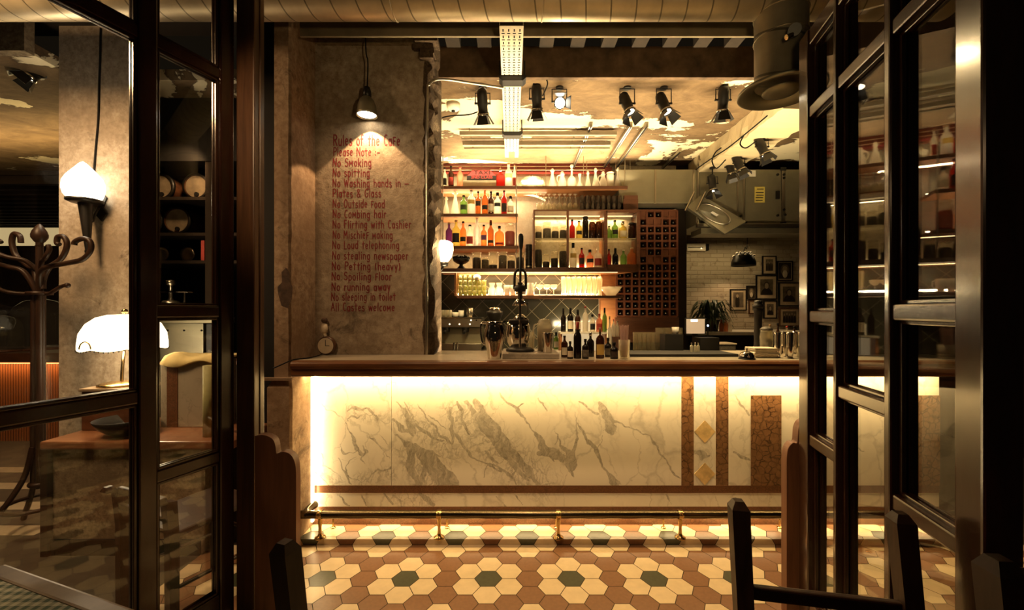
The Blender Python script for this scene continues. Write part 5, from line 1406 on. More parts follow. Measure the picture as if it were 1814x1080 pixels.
BP = {
 'round': [(.001,0),(.92,0),(1,.02),(1,.60),(.93,.66),(.60,.73),(.36,.78),(.33,.90),(.37,.905),(.37,.93),(.33,.935)],
 'wine':  [(.001,0),(.95,0),(1,.02),(1,.58),(.90,.65),(.55,.72),(.36,.78),(.33,.93),(.38,.935),(.38,.96)],
 'short': [(.001,0),(.95,0),(1,.02),(1,.56),(.92,.64),(.55,.70),(.34,.74),(.32,.84),(.37,.845),(.37,.86)],
 'flask': [(.001,0),(.90,0),(1,.03),(1,.55),(.90,.66),(.55,.73),(.24,.76),(.22,.86),(.26,.865),(.26,.88)],
 'cone':  [(.001,0),(.95,0),(1,.03),(.92,.15),(.62,.42),(.36,.62),(.28,.72),(.28,.80),(.52,.86),(.50,.88)],
 'ball':  [(.001,0),(.60,0),(.66,.02),(.95,.16),(1,.24),(.90,.38),(.55,.47),(.24,.52),(.20,.72),(.34,.78),(.34,.80)],
 'vase':  [(.001,0),(.95,0),(1,.05),(.8,.25),(.40,.48),(.32,.70),(.55,.96),(.60,1.0),(.5,.99),(.26,.7)],
 'jug':   [(.001,0),(.9,0),(1,.06),(1,.35),(.75,.55),(.50,.66),(.50,.76),(.66,.82)],
 'jarp':  [(.001,0),(.95,0),(1,.02),(1,.76),(.94,.82),(.78,.86),(.80,.90)],
}
CAPZ = {'round':(.93,1.0,.40),'wine':(.80,1.0,.41),'short':(.85,1.0,.42),'flask':(.87,1.0,.30),'cone':(.87,1.0,.5),'ball':(.79,1.0,.45),'jug':(.81,1.0,.5),'jarp':(.88,1.0,.95)}
def bottle(px, ytop, zb, w, kind, glass, cap, label, lmat=None, Y=4.675, lz=(.12,.46), group=None, cat='bottle', fill=None, name=None, spout=False):
    x = X(px, Y); h = Z(ytop, Y) - zb; r = w/2/F*Y
    name = name or ('decanter' if kind in ('cone','ball','vase','jug') else ('storage_jar' if kind == 'jarp' else 'bottle'))
    b = thing(name, label, cat, (x, Y, zb), 0, group)
    sq = kind == 'flask'
    sy = .5 if sq else 1.0
    pr = [(a*r, z*h) for a, z in BP[kind]]
    MB().lathe(pr, (0,0,0), 20, sy=sy).build('body', M[glass], b)
    if kind in CAPZ and cap:
        c0, c1, cr = CAPZ[kind]
        if kind in ('cone','ball','jug'):
            rr_ = min(r*.42, h*(c1-c0)/2); zc = h*c1 - rr_
            MB().cyl((0,0,h*(c0-.06)), (0,0,zc), r*.16, r*.2, n=10).sphere((0,0,zc), rr_, 14).build('stopper', M[cap], b)
            if kind == 'jug': MB().tube(catmull([(-r*.5,0,h*.72),(-r*1.0,0,h*.74),(-r*1.35,0,h*.58),(-r*1.05,0,h*.36),(-r*.95,0,h*.3)],5), r*.13, 8).build('handle', M[glass], b)
        elif kind == 'jarp':
            MB().lathe([(.001,h*c0),(r*cr,h*c0),(r*1.0,h*.90),(r*1.0,h*.95),(r*.7,h*.985),(.001,h)], (0,0,0), 20).build('lid', M[cap], b)
        else:
            MB().lathe([(.001,h*c0-.001),(r*cr,h*c0-.001),(r*cr,h*(c1-.006)),(r*cr*.8,h*c1),(.001,h*c1)], (0,0,0), 14).build('cap', M[cap], b)
            if spout: MB().tube([(0,0,h),(0.0,0,h+.02),(.012,-.004,h+.035)], .003, 6).build('pour_spout', M['chrome'], b)
    if fill:
        fm_, ft = fill
        MB().lathe([(.001,.003),(r*.93,.003),(r*.93,h*ft*.92),(r*.7,h*ft),(.001,h*ft*1.02)], (0,0,0), 18, sy=sy).build('contents', M[fm_], b)
    if lmat:
        a0 = -PI/2-1.0; rr_ = r*1.012+.0006
        MB().lathe([(rr_, h*lz[0]), (rr_, h*lz[1])], (0,0,0), 12, sy=sy*(1.0 if not sq else 1.02), a0=a0, a1=a0+2.0).build('paper_label', M[lmat], b)
    return b
gt = 'bottles on the top shelf'
bottle(788, 297, S1, 8, 'round', 'b_clear', 'black', 'clear bottle at the left end of the top shelf', 'black_label', group=gt)
bottle(799, 294, S1, 10, 'round', 'b_brown', 'black', 'brown bottle left of the pink one on the top shelf', 'red_label', group=gt)
bottle(815, 295, S1, 11, 'round', 'b_pink', 'red_paint', 'pale pink bottle left of the taxi sign', None, group=gt)
bottle(886.5, 299, S1, 17, 'flask', 'b_red', 'chrome', 'flat red flask bottle right of the taxi sign', None, group=gt, spout=True)
bottle(901, 289, S1, 13, 'round', 'b_white', 'cork', 'tall white bottle with a gold label on the top shelf', 'gold_label', group=gt, lz=(.38,.55))
bottle(911.5, 292, S1, 8, 'round', 'b_clear', 'cork', 'slim clear bottle with red label beside the shelf rod', 'red_label', group=gt, Y=4.72)
gd = 'glass decanters on the top shelf'
bottle(978.5, 298, S1, 16, 'cone', 'decanter', 'decanter', 'tall conical decanter, first right of the cut glass bowl', group=gd, cat='decanter')
bottle(996, 303, S1, 14, 'jug', 'decanter', 'decanter', 'handled glass jug decanter with a ring stopper', group=gd, cat='decanter')
bottle(1012.8, 291, S1, 15.5, 'ball', 'decanter', 'decanter', 'round bellied decanter with a tall ball stopper', group=gd, cat='decanter')
bottle(1027, 308, S1, 11, 'vase', 'decanter', None, 'small open flared glass carafe among the decanters', group=gd, cat='decanter')
bottle(1041.5, 303, S1, 12, 'cone', 'decanter', 'decanter', 'short conical decanter right of the open carafe', group=gd, cat='decanter')
bottle(1055, 297, S1, 13, 'cone', 'decanter', 'decanter', 'taller conical decanter in the middle right of the row', group=gd, cat='decanter')
bottle(1068.5, 303, S1, 13, 'jug', 'decanter', 'decanter', 'second handled decanter, left of the lidded glass jar', group=gd, cat='decanter', Y=4.70)
bottle(1081, 304, S1, 13, 'jarp', 'decanter', 'decanter', 'wide lidded frosted glass jar near the end of the top shelf', group=gd, cat='jar')
bottle(1095, 296, S1, 15, 'cone', 'decanter', 'decanter', 'tall decanter at the right end of the top shelf', group=gd, cat='decanter')
# cut glass bowl with cups
gbx = X(943, 4.72)
gb = thing('cut_glass_bowl', 'wide upturned cut glass bowl left of the decanters', 'bowl', (gbx, 4.72, S1))
W(MB().lathe([(.145,0),(.150,.012),(.14,.06),(.115,.105),(.07,.13),(.001,.138)], (gbx,4.72,S1), 28), 'bowl', M['tumbler'], gb)
W(MB().lathe([(.151,.0),(.156,.006),(.151,.012)], (gbx,4.72,S1), 28), 'rim', M['decanter'], gb)
rb = MB()
for i in range(14):
    a = 2*PI*i/14
    rb.tube([(gbx+r_*math.cos(a+s_), 4.72+r_*math.sin(a+s_), S1+z_) for r_, z_, s_ in ((.150,.012,0),(.142,.06,.08),(.117,.105,.16),(.07,.131,.22))], .004, 5)
W(rb, 'cut_ribs', M['decanter'], gb)
for i, px in enumerate((930, 956)):
    tag(MB().lathe([(.001,0),(.03,0),(.042,.05),(.038,.06),(.001,.06)], (X(px,4.64), 4.64-.03, S1), 16).build('glass_cup', M['decanter']), ('small glass cup in front of the cut glass bowl, left one', 'small glass cup in front of the cut glass bowl, right one')[i], 'cup')
# taxi sign
ts = thing('taxi_sign', 'red and black taxi sign on a cream box on the top shelf', 'sign', (X(852,4.66), 4.66, S1))
tY = 4.64
W(MB().box(X(820,tY), X(879,tY), tY, tY+.08, S1, Z(319.5,tY)), 'cream_box', M['sign_cream'], ts)
W(MB().prism([(X(827,tY),Z(319.5,tY)),(X(879,tY),Z(319.5,tY)),(X(879,tY),Z(310,tY)),(X(868,tY),Z(300,tY)),(X(837,tY),Z(300,tY)),(X(827,tY),Z(310,tY))], tY+.01, tY+.06), 'black_board', M['black_label'], ts)
W(MB().prism([(X(828.5,tY),Z(310,tY)),(X(878,tY),Z(310,tY)),(X(868,tY),Z(300.8,tY)),(X(837.5,tY),Z(300.8,tY))], tY+.006, tY+.01), 'red_panel', M['taxi_red'], ts)
def flat_text(txt, px, py, Y, hpx, wpx, mat, name, parent, eps, bold=0.0):
    cu = bpy.data.curves.new('lettering', 'FONT'); cu.body = txt; cu.size = 1; cu.align_x = 'CENTER'; cu.offset = bold
    ob = bpy.data.objects.new('lettering', cu); COL.objects.link(ob)
    dg = bpy.context.evaluated_depsgraph_get(); me = bpy.data.meshes.new_from_object(ob.evaluated_get(dg))
    bpy.data.objects.remove(ob)
    xs = [v.co.x for v in me.vertices]; ys = [v.co.y for v in me.vertices]
    kx = wpx/F*Y/(max(xs)-min(xs)); ky = hpx/F*Y/(max(ys)-min(ys)); mx = (max(xs)+min(xs))/2; my = (max(ys)+min(ys))/2
    c = at(px, py, Y)
    vs = [(c.x+(v.co.x-mx)*kx, Y-eps, c.z+(v.co.y-my)*ky) for v in me.vertices]
    fs = [tuple(p.vertices) for p in me.polygons]
    bpy.data.meshes.remove(me)
    return W(MB().add(vs, fs), name, M[mat], parent)
flat_text('TAXI', 853.5, 305.7, tY+.006, 7.0, 29, 'black_label', 'taxi_lettering', ts, .0015, .02)
flat_text('2ND CLASS', 853.5, 313.8, tY+.01, 4.8, 38, 'taxi_red', 'class_lettering', ts, .0015, .01)
g2_ = 'bottles on the second shelf'
bottle(790.5, 348, S2, 13, 'cone', 'decanter', 'decanter', 'short glass decanter at the left end of the second shelf', group=g2_, cat='decanter')
bottle(806.5, 336, S2, 17, 'cone', 'decanter', 'decanter', 'tall glass decanter on the second shelf beside the green bottle', group=g2_, cat='decanter')
bottle(821.5, 346, S2, 13, 'round', 'b_green', 'black', 'pale green bottle on the second shelf', 'leaf_green', group=g2_, lz=(.25,.5))
bottle(835, 336, S2, 14, 'round', 'b_white', 'black', 'white bottle with gold label right of the green bottle', 'gold_label', group=g2_, lz=(.42,.58))
bottle(847, 339, S2, 9.5, 'round', 'b_amber', 'black', 'amber bottle with dark shoulder label on the second shelf', 'black_label', group=g2_, lz=(.38,.58))
bottle(859, 334, S2, 11, 'round', 'b_amber', 'black_metal', 'tall amber bottle with black band on the second shelf', 'black_label', group=g2_, lz=(.2,.36))
bottle(869.7, 339, S2, 10, 'round', 'b_brown', 'black', 'brown bottle with pale label left of the black diamond one', 'cream_label', group=g2_)
bottle(881.3, 341, S2, 13, 'short', 'b_clear', 'black', 'clear bottle with a black emblem on the second shelf', 'black_label', group=g2_, lz=(.36,.52))
bottle(893, 336.5, S2, 10, 'round', 'b_red', 'black', 'dark red bottle with black label on the second shelf', 'black_label', group=g2_)
bottle(904.3, 347, S2, 12, 'short', 'b_clear', 'black', 'clear black-capped bottle at the right end of second shelf', 'cream_label', group=g2_)
g3 = 'bottles on the third shelf'
bottle(795.5, 394, S3, 12, 'round', 'b_purple', 'cork', 'purple bottle at the left end of the third shelf', None, group=g3)
bottle(808, 390, S3, 14, 'round', 'b_yellow', 'cork', 'yellow bottle with a black label on the third shelf', 'black_label', group=g3, lz=(.15,.5))
bottle(820.5, 392, S3, 11, 'round', 'b_orange', 'black', 'honey bottle with dark lower label on the third shelf', 'black_label', group=g3, lz=(.2,.38))
bottle(832.5, 398, S3, 13, 'round', 'b_clear', 'black', 'clear bottle with narrow red label on the third shelf', 'red_label', group=g3)
bottle(845, 386, S3, 12, 'wine', 'b_white', 'white_enamel', 'tall all white bottle on the third shelf', None, group=g3)
bottle(857, 398, S3, 11, 'round', 'b_orange', 'black', 'orange bottle with a purple label on the third shelf', 'purple_label', group=g3, lz=(.3,.52))
bottle(869.3, 390, S3, 11, 'wine', 'b_amber', 'b_brown', 'slim amber bottle left of the round orange flask', 'black_label', group=g3, lz=(.14,.24))
bottle(884.7, 400, S3, 17, 'flask', 'b_orange', 'black', 'round orange flask with a black stopper on the third shelf', 'red_label', group=g3, lz=(.1,.2))
bottle(903.3, 394, S3, 18, 'jarp', 'jar_glass', 'jar_glass', 'large glass jar of dark red fruit on the third shelf', None, group=g3, cat='jar', fill=('jar_red', .64))
# long shelf jars
g4 = 'jars on the long fourth shelf'
YJ = 4.62
fbx = X(817, YJ)
fb = thing('footed_bowl', 'dark footed bowl heaped with round fruit on the long shelf', 'bowl', (fbx, YJ, S4))
W(MB().lathe([(.001,0),(.062,0),(.055,.008),(.022,.04),(.02,.055),(.05,.065),(.085,.09),(.095,.115),(.088,.115),(.05,.075),(.001,.07)], (fbx,YJ,S4), 24), 'bowl', M['black_metal'], fb)
rf = random.Random(3)
fp = []
for i in range(9):
    a = 2*PI*i/9
    fp.append((fbx+.072*math.cos(a), YJ+.072*math.sin(a), S4+.124))
fp += [(fbx-.03, YJ-.02, S4+.135), (fbx+.035, YJ-.01, S4+.135), (fbx, YJ+.035, S4+.135)]
for p in fp:
    o = MB().sphere((0,0,0), .026, 12).build('dark_fruit', M['b_dark']); o.location = p
    tag(o, 'dark round fruit heaped in the footed bowl', 'fruit', 'dark fruit in the footed bowl')
for px, yt, w, fm_, ft, cap, lb in ((844.5,446,15.5,'jar_dark',.68,'jar_glass','tall lidded jar of dark leaves right of the footed bowl'), (859.5,456,13.5,'jar_grey',.82,'jar_glass','low jar of grey powder on the long shelf'),
     (873.5,445,15.5,'jar_dark',.26,'jar_glass','nearly empty lidded jar on the long shelf'), (890.5,445,15,'jar_grey',.78,'jar_glass','tall lidded jar filled with brown powder'),
     (905.5,453,14,'jar_dark',.66,'jar_glass','low jar two thirds full of dark beans'), (921.5,446,14,'jar_dark',.70,'jar_glass','lidded dark jar hidden behind the press lever')):
    bottle(px, yt, S4, w, 'jarp', 'jar_glass', cap, lb, None, Y=YJ, group=g4, cat='jar', fill=(fm_, ft))
c_ = thing('canister', 'tall black canister stack left of the glazed cabinet', 'canister', (X(936.7,YJ), YJ, S4))
hh_ = Z(433,YJ)-S4
cm = MB()
for k in range(4): cm.lathe([(.001,hh_*k/4),(.036,hh_*k/4),(.037,hh_*k/4+.004),(.037,hh_*(k+1)/4-.004),(.034,hh_*(k+1)/4),(.001,hh_*(k+1)/4)], (0,0,0), 20)
cm.build('tins', M['black_metal'], c_)
MB().lathe([(.0375,hh_*.08),(.0375,hh_*.14)], (0,0,0), 20).build('band', M['steel'], c_)
# glazed cabinet
CY0, CY1 = 4.535, 4.80
cbx0, cbx1 = X(945, CY0), X(1133, CY0); cbt, cbb = Z(371, CY0), S4
cab = thing('glazed_cabinet', 'dark wooden glass fronted cabinet full of bottles and jars', 'cabinet', ((cbx0+cbx1)/2, 4.72, cbb))
d1, d2 = X(1006, CY0), X(1072, CY0)
T = .016
W(MB().box(cbx0, cbx1, CY0, CY1, cbt-T, cbt).box(cbx0, cbx1, CY0, CY1, cbb, cbb+T).box(cbx0, cbx0+T, CY0, CY1, cbb+T, cbt-T).box(cbx1-T, cbx1, CY0, CY1, cbb+T, cbt-T), 'carcass', M['shelf_dark'], cab)
W(MB().box(cbx0+T, cbx1-T, CY1-.01, CY1, cbb+T, cbt-T), 'back_panel', M['plaster_cream'], cab)
for d in (d1, d2): W(MB().box(d-.012, d+.012, CY0+.001, CY0+.03, cbb+T, cbt-T), 'upright', M['shelf_dark'], cab)
W(MB().box(d2-.01, d2+.01, CY0+.03, CY1-.01, cbb+T, cbt-T), 'partition', M['shelf_wood'], cab)
CS = Z(422.5, 4.6)
W(MB().box(cbx0+T, d2-.012, CY0+.03, CY1-.012, CS-.008, CS).box(d2+.012, cbx1-T, CY0+.03, CY1-.012, CS-.008, CS), 'glass_shelf', M['tumbler'], cab)
W(MB().box(cbx0+T, cbx1-T, 4.75, 4.765, cbt-T-.012, cbt-T), 'light_strip', M['led_soft'], cab)
for a, b in ((cbx0+T, d1-.012), (d2+.012, cbx1-T)):
    dr = W(MB().box(a, b, CY0+.008, CY0+.013, cbb+T, cbt-T), 'glass_door', M['cab_glass'], cab)
fr3 = MB(); a, b = d2+.012, cbx1-T
fr3.box(a, a+.014, CY0-.001, CY0+.02, cbb+T, cbt-T).box(b-.014, b, CY0-.001, CY0+.02, cbb+T, cbt-T).box(a, b, CY0-.001, CY0+.02, cbb+T, cbb+T+.03).box(a, b, CY0-.001, CY0+.02, cbt-T-.018, cbt-T)
W(fr3, 'door_frame', M['shelf_dark'], cab)
BT = cbb + T
YC = 4.66
gc = 'contents of the glazed cabinet'
for px, yt, zb_, w, fm_, ft, lb in ((954,400,CS,12,'jar_dark',.55,'first jar from the left on the upper row of the cabinet'), (969,392.5,CS,15,'jar_grey',.62,'tallest jar of the upper row in the cabinet\'s left bay'),
   (983.5,400.5,CS,13,'jar_dark',.62,'dark jar third along the cabinet\'s upper row'), (997.5,399,CS,13,'jar_dark',.66,'jar beside the first upright in the cabinet\'s upper row'),
   (954,425,BT,13,'jar_dark',.66,'tall dark jar at the lower left of the cabinet'), (967.5,449,BT,13,'jar_dark',.45,'shortest jar in the cabinet\'s lower left row'),
   (982,444,BT,13,'jar_dark',.58,'medium dark jar in the cabinet\'s lower left row'), (997.5,430,BT,14.5,'jar_dark',.68,'tall dark jar beside the first upright, lower row')):
    bottle(px, yt, zb_, w, 'jarp', 'jar_glass', 'jar_glass', lb, None, Y=YC, group=gc, cat='jar', fill=(fm_, ft))
bottle(1013.5, 389, CS, 10, 'round', 'b_red', 'black', 'bright red bottle in the middle bay of the cabinet', None, Y=YC, group=gc)
bottle(1025.7, 391, CS, 11, 'round', 'b_yellow', 'black', 'yellow green bottle with black band in the cabinet', 'black_label', Y=YC, group=gc, lz=(.25,.45))
bottle(1037, 383, CS, 11, 'jarp', 'b_dark', 'black_metal', 'tall black canister in the middle bay of the cabinet', None, Y=YC, group=gc, cat='canister', name='canister')
bottle(1049, 390, CS, 12, 'jarp', 'b_brown', 'jar_glass', 'brown tinted jar in the middle bay, left of its twin', None, Y=YC, group=gc, cat='jar', fill=('jar_grey', .5))
bottle(1060.5, 389, CS, 12, 'jarp', 'b_brown', 'jar_glass', 'brown tinted jar beside the second cabinet upright', None, Y=YC, group=gc, cat='jar', fill=('jar_dark', .5))
bottle(1015.3, 430, BT, 12.5, 'wine', 'b_white', 'black', 'white bottle with a gold crest at the cabinet\'s lower middle', 'gold_label', Y=YC, group=gc, lz=(.40,.58))
bottle(1030.5, 439, BT, 10, 'round', 'b_red', 'black', 'dark red black-capped bottle at the cabinet\'s lower middle', 'black_label', Y=YC, group=gc, lz=(.2,.5))
bottle(1045, 442, BT, 13, 'short', 'b_pink', 'black', 'salmon pink bottle with dark label in the cabinet', 'black_label', Y=YC, group=gc, lz=(.3,.5))
bottle(1059, 437, BT, 14, 'short', 'b_white', 'decanter', 'white bottle with narrow red label in the cabinet', 'red_label', Y=YC, group=gc, lz=(.12,.45))
bottle(1079, 400, CS, 9, 'round', 'b_green', 'black', 'slim green bottle at the left of the cabinet\'s framed door', None, Y=YC, group=gc)
bottle(1089.2, 390, CS, 11.5, 'round', 'b_green', 'black', 'green bottle with dark label behind the framed door', 'black_label', Y=YC, group=gc, lz=(.25,.48))
bottle(1103.2, 392, CS, 14, 'short', 'b_yellow', 'chrome', 'pale yellow square-shouldered bottle behind the framed door', 'cream_label', Y=YC, group=gc)
bottle(1119, 394, CS, 12, 'jarp', 'b_brown', 'black_metal', 'dim brown jar at the cabinet\'s upper right corner', None, Y=YC, group=gc, cat='jar')
bottle(1078.8, 441, BT, 8, 'round', 'b_red', 'black', 'slim red bottle at the lower left of the framed door', None, Y=YC, group=gc)
bottle(1090, 439.5, BT, 11, 'wine', 'b_dark', 'black', 'nearly black bottle behind the framed door, lower row', None, Y=YC, group=gc)
bottle(1104.5, 442, BT, 11.5, 'round', 'b_green', 'white_enamel', 'green bottle with a white cap behind the framed door', None, Y=YC, group=gc)
bottle(1119, 438, BT, 16, 'round', 'b_orange', 'decanter', 'copper coloured bottle at the cabinet\'s lower right', None, Y=YC, group=gc)
# upside-down stemware and dark tumblers on the cabinet
def wineglass(px, Y, zb, w, h, mat, label, group, upside=False, coupe=False, cat='wine glass', name='wine_glass'):
    r = w/2/F*Y
    g = thing(name, label, cat, (X(px,Y), Y, zb), 0, group)
    f = (lambda z: h - z) if upside else (lambda z: z)
    if coupe: bp = [(.06*r,h*.56),(.5*r,h*.62),(.95*r,h*.78),(1.0*r,h),(.96*r,h),(.88*r,h*.79),(.4*r,h*.66)]
    else: bp = [(.10*r,h*.48),(.7*r,h*.55),(1.0*r,h*.70),(.85*r,h),(.82*r,h),(.95*r,h*.70),(.6*r,h*.57)]
    MB().lathe([(a, f(z)) for a, z in bp], (0,0,0), 18).build('glass_bowl', M[mat], g)
    MB().lathe([(a, f(z)) for a, z in [(.001,0),(.75*r,0),(.7*r,h*.025),(.12*r,h*.06),(.07*r,h*.2),(.09*r,h*.5)]], (0,0,0), 14).build('stem', M[mat], g)
    return g
gw = 'wine glasses upside down on the cabinet'; Yg = 4.62; hg = Z(344, Yg)-cbt
w0 = wineglass(954, Yg, cbt, 9.5, hg, 'tumbler', 'pale wine glass turned upside down on the cabinet', gw, True)
for k in range(1, 8): dup(w0, (X(954+9.3*k, Yg), Yg, cbt))
for k in range(8): dup(w0, (X(957+9.3*k, Yg+.12), Yg+.12, cbt))
gdk = 'dark tumblers stacked on the cabinet'
def tumbler(px, Y, zb, w, h, mat, label, group, cat='tumbler'):
    r = w/2/F*Y
    o = MB().lathe([(.001,.004),(r*.80,.002),(r*.84,0),(r*.86,.006),(r,h),(r*.95,h),(r*.80,h*.10),(.001,h*.08)], (0,0,0), 18).build('tumbler', M[mat])
    o.location = (X(px,Y), Y, zb)
    return tag(o, label, cat, group)
def dup1(o, loc, label=None):
    c = o.copy(); COL.objects.link(c); c.location = loc
    if label: c['label'] = label
    return c
ht = .085
t0 = tumbler(1031, Yg, cbt, 9.2, ht, 'tumbler_dark', 'dark smoked tumbler stacked on the right of the cabinet top', gdk)
for j in range(2):
    for k in range(8):
        if j or k: dup1(t0, (X(1031+9.4*k, Yg), Yg, cbt+j*ht))
for k in range(8): dup1(t0, (X(1034+9.4*k, Yg+.13), Yg+.13, cbt))
pl2 = thing('bracket_shelf', 'small dark wooden bracket shelf at the cabinet\'s upper right', 'shelf', (X(1122,4.7), 4.75, cbt))
W(MB().prism([(X(1106,4.6), 4.60), (X(1130,4.6), 4.60), (X(1129,4.63), 4.635), (X(1104,4.63), 4.635)], Z(352,4.6), Z(346,4.6), 'z'), 'board', M['shelf_dark'], pl2)
W(MB().box(X(1104,4.62), X(1130,4.62), 4.61, 4.63, cbt, Z(352,4.6)), 'support', M['shelf_dark'], pl2)

# lit shelf: tumblers, jugs, stemware
g5 = 'green tinted tumblers stacked at the left of the lit shelf'
Y5 = 4.64; hs = (Z(487,Y5)-S5)/4
t1 = tumbler(816, Y5, S5, 8.2, hs, 'tumbler_green', 'green tinted tumbler in the stack on the lit shelf', g5)
for r_ in range(2):
    for k in range(6):
        for j in range(4 if k < 4 else 3):
            if r_ or k or j: dup1(t1, (X(816+8.4*k, Y5+.1*r_), Y5+.1*r_, S5+hs*j))
sbw = thing('sugar_bowl', 'small white bowl on top of the tumbler stack', 'bowl', (X(845,Y5), Y5, S5+hs*3))
MB().lathe([(.001,0),(.03,0),(.042,.02),(.045,.045),(.040,.045),(.03,.015),(.001,.012)], (0,0,0), 18).build('bowl', M['porcelain'], sbw)
MB().lathe([(.040,.046),(.03,.058),(.012,.064),(.010,.075),(.001,.078)], (0,0,0), 18).build('lid', M['porcelain'], sbw)
for px, lb in ((871.5, 'left white glass carafe of the pair on the lit shelf'), (884.5, 'right white glass carafe of the pair on the lit shelf')):
    h = Z(501,Y5)-S5; r = 7/F*Y5
    o = MB().lathe([(.001,0),(r*.9,0),(r,h*.1),(r*1.02,h*.42),(r*.62,h*.68),(r*.60,h*.78),(r*.85,h),(r*.80,h),(r*.55,h*.76),(.001,h*.5)], (0,0,0), 20).build('carafe', M['decanter']); o.location = (X(px,Y5), Y5, S5)
    tag(o, lb, 'carafe', 'glass carafes on the lit shelf')
for px, lb in ((898, 'white cup left of the press column on the lit shelf'), (909, 'white cup directly beside the press arch on the lit shelf')):
    h = Z(505,Y5)-S5; r = 5.5/F*Y5
    c = thing('cup', lb, 'cup', (X(px,Y5), Y5, S5), 0, 'white cups on the lit shelf')
    MB().lathe([(.001,0),(r*.6,0),(r*.8,h*.15),(r,h*.6),(r*1.02,h),(r*.95,h),(r*.9,h*.5),(.001,h*.1)], (0,0,0), 18).build('bowl', M['porcelain'], c)
    MB().tube(catmull([(r*.95,0,h*.85),(r*1.5,0,h*.8),(r*1.5,0,h*.4),(r*.9,0,h*.3)],5), r*.12, 6).build('handle', M['porcelain'], c)
h = Z(501,Y5)-S5; r = 7.5/F*Y5
jg = thing('milk_jug', 'white spouted jug right of the press arch', 'jug', (X(939,Y5), Y5, S5))
MB().lathe([(.001,0),(r*.9,0),(r,h*.2),(r*.95,h*.6),(r*.8,h*.85),(r*.9,h),(r*.84,h),(r*.7,h*.8),(.001,h*.2)], (0,0,0), 20).build('body', M['porcelain'], jg)
MB().tube(catmull([(r*.85,0,h*.75),(r*1.25,0,h*.9),(r*1.45,0,h*1.04)],4), [r*.2]*5+[r*.2]*4 if False else r*.16, 8).build('spout', M['porcelain'], jg)
gcp = 'coupe glasses on the lit shelf'
c0_ = wineglass(956, Y5, S5, 13, Z(504,Y5)-S5, 'decanter', 'coupe glass in the row of three on the lit shelf', gcp, False, True, 'coupe glass', 'coupe_glass')
for px in (968.5, 981): dup(c0_, (X(px,Y5), Y5, S5))
ghb = 'highball glasses on the lit shelf'
def highball(px, Y, zb):
    h = Z(490,Y)-S5; r = 4.4/F*Y
    o = MB().lathe([(.001,0),(r*.62,0),(r*.66,h*.04),(r*.72,h*.3),(r*1.0,h*.8),(r*1.02,h),(r*.96,h),(r*.92,h*.8),(r*.6,h*.3),(.001,h*.12)], (0,0,0), 18).build('highball_glass', M['tumbler'])
    o.location = (X(px,Y), Y, zb)
    return tag(o, 'tall clear highball glass in the row on the lit shelf', 'highball glass', ghb)
hb0 = highball(998, Y5, S5)
for k in range(1, 8): dup1(hb0, (X(998+9.0*k, Y5), Y5, S5))
for k in range(8): dup1(hb0, (X(1000+9.0*k, Y5+.12), Y5+.12, S5))
sbx = X(1082, 4.66)
sw = thing('glass_bowl', 'white glass bowl at the right end of the lit shelf', 'bowl', (sbx, 4.66, S5))
MB().lathe([(.001,0),(.05,0),(.055,.01),(.09,.05),(.125,.10),(.12,.10),(.08,.05),(.001,.015)], (0,0,0), 24).build('bowl', M['decanter'], sw)
MB().sphere((-.02,0,.075), .035, 12).build('glass_ball', M['decanter'], sw)

# ================================================================ WINE RACK
RY = 4.82; cw = 13.4/F*RY
rx0 = X(1099.4-6.7, RY); rz1 = Z(379.4-6.7, RY)
rk = thing('wine_rack', 'tall red brown wooden wine rack with square cells', 'wine rack', (rx0+cw*4, RY+.05, 1.06))
NX, NZ = 8, 14
fr_ = MB(); sl = .0105
for i in range(NX+1): fr_.box(rx0+cw*i-sl, rx0+cw*i+sl, RY, RY+.09, rz1-cw*NZ, rz1)
for j in range(NZ+1): fr_.box(rx0, rx0+cw*NX, RY+.001, RY+.09, rz1-cw*j-sl, rz1-cw*j+sl)
W(fr_, 'lattice', M['rack_wood'], rk)
W(MB().box(rx0-.01, rx0+cw*NX+.012, RY+.09, RY+.105, rz1-cw*NZ, rz1), 'back_board', M['black'], rk)
def solid(i, j):
    if j == 0: return i not in (4, 5)
    if j == 1: return i in (4, 5)
    if j == 5: return i in (6, 7, 3)
    if j == 6: return i in (4, 5)
    return False
fp_ = MB(); cells = []
for i in range(NX):
    for j in range(NZ):
        if i < 3 and j < 7: continue
        if solid(i, j): fp_.box(rx0+cw*i+sl, rx0+cw*(i+1)-sl, RY+.012, RY+.02, rz1-cw*(j+1)+sl, rz1-cw*j-sl)
        else: cells.append((i, j))
W(fp_, 'filler_panel', M['rack_wood'], rk)
W(MB().box(rx0-.02, rx0+cw*NX+.012, RY-.02, RY+.105, Z(606,RY), rz1-cw*NZ-sl), 'base_panel', M['shelf_dark'], rk)
W(MB().box(rx0-.02, rx0+cw*NX+.012, RY+.02, RY+.1, 0.0, Z(606,RY)), 'plinth', M['black'], rk)
rot = Matrix.Rotation(PI/2, 4, 'X')
wb_ = None; rr5 = random.Random(6)
for i, j in cells:
    bright = (i == 4)
    loc = (rx0+cw*(i+.5), RY+.075, rz1-cw*(j+.5)-.008)
    if wb_ is None:
        wb_ = thing('wine_bottle', 'wine bottle lying in a cell of the rack', 'wine bottle', loc, 0, 'wine bottles in the rack')
        MB().lathe([(.001,.070),(.0145,.070),(.015,.066),(.015,.01),(.012,0),(.001,-.0)], (0,0,0), 14, mat=rot).build('neck', M['b_dark'], wb_)
        MB().sphere((0,-.070,.0), .0085, 10).build('capsule', M['steel'], wb_)
    else:
        dup(wb_, loc)
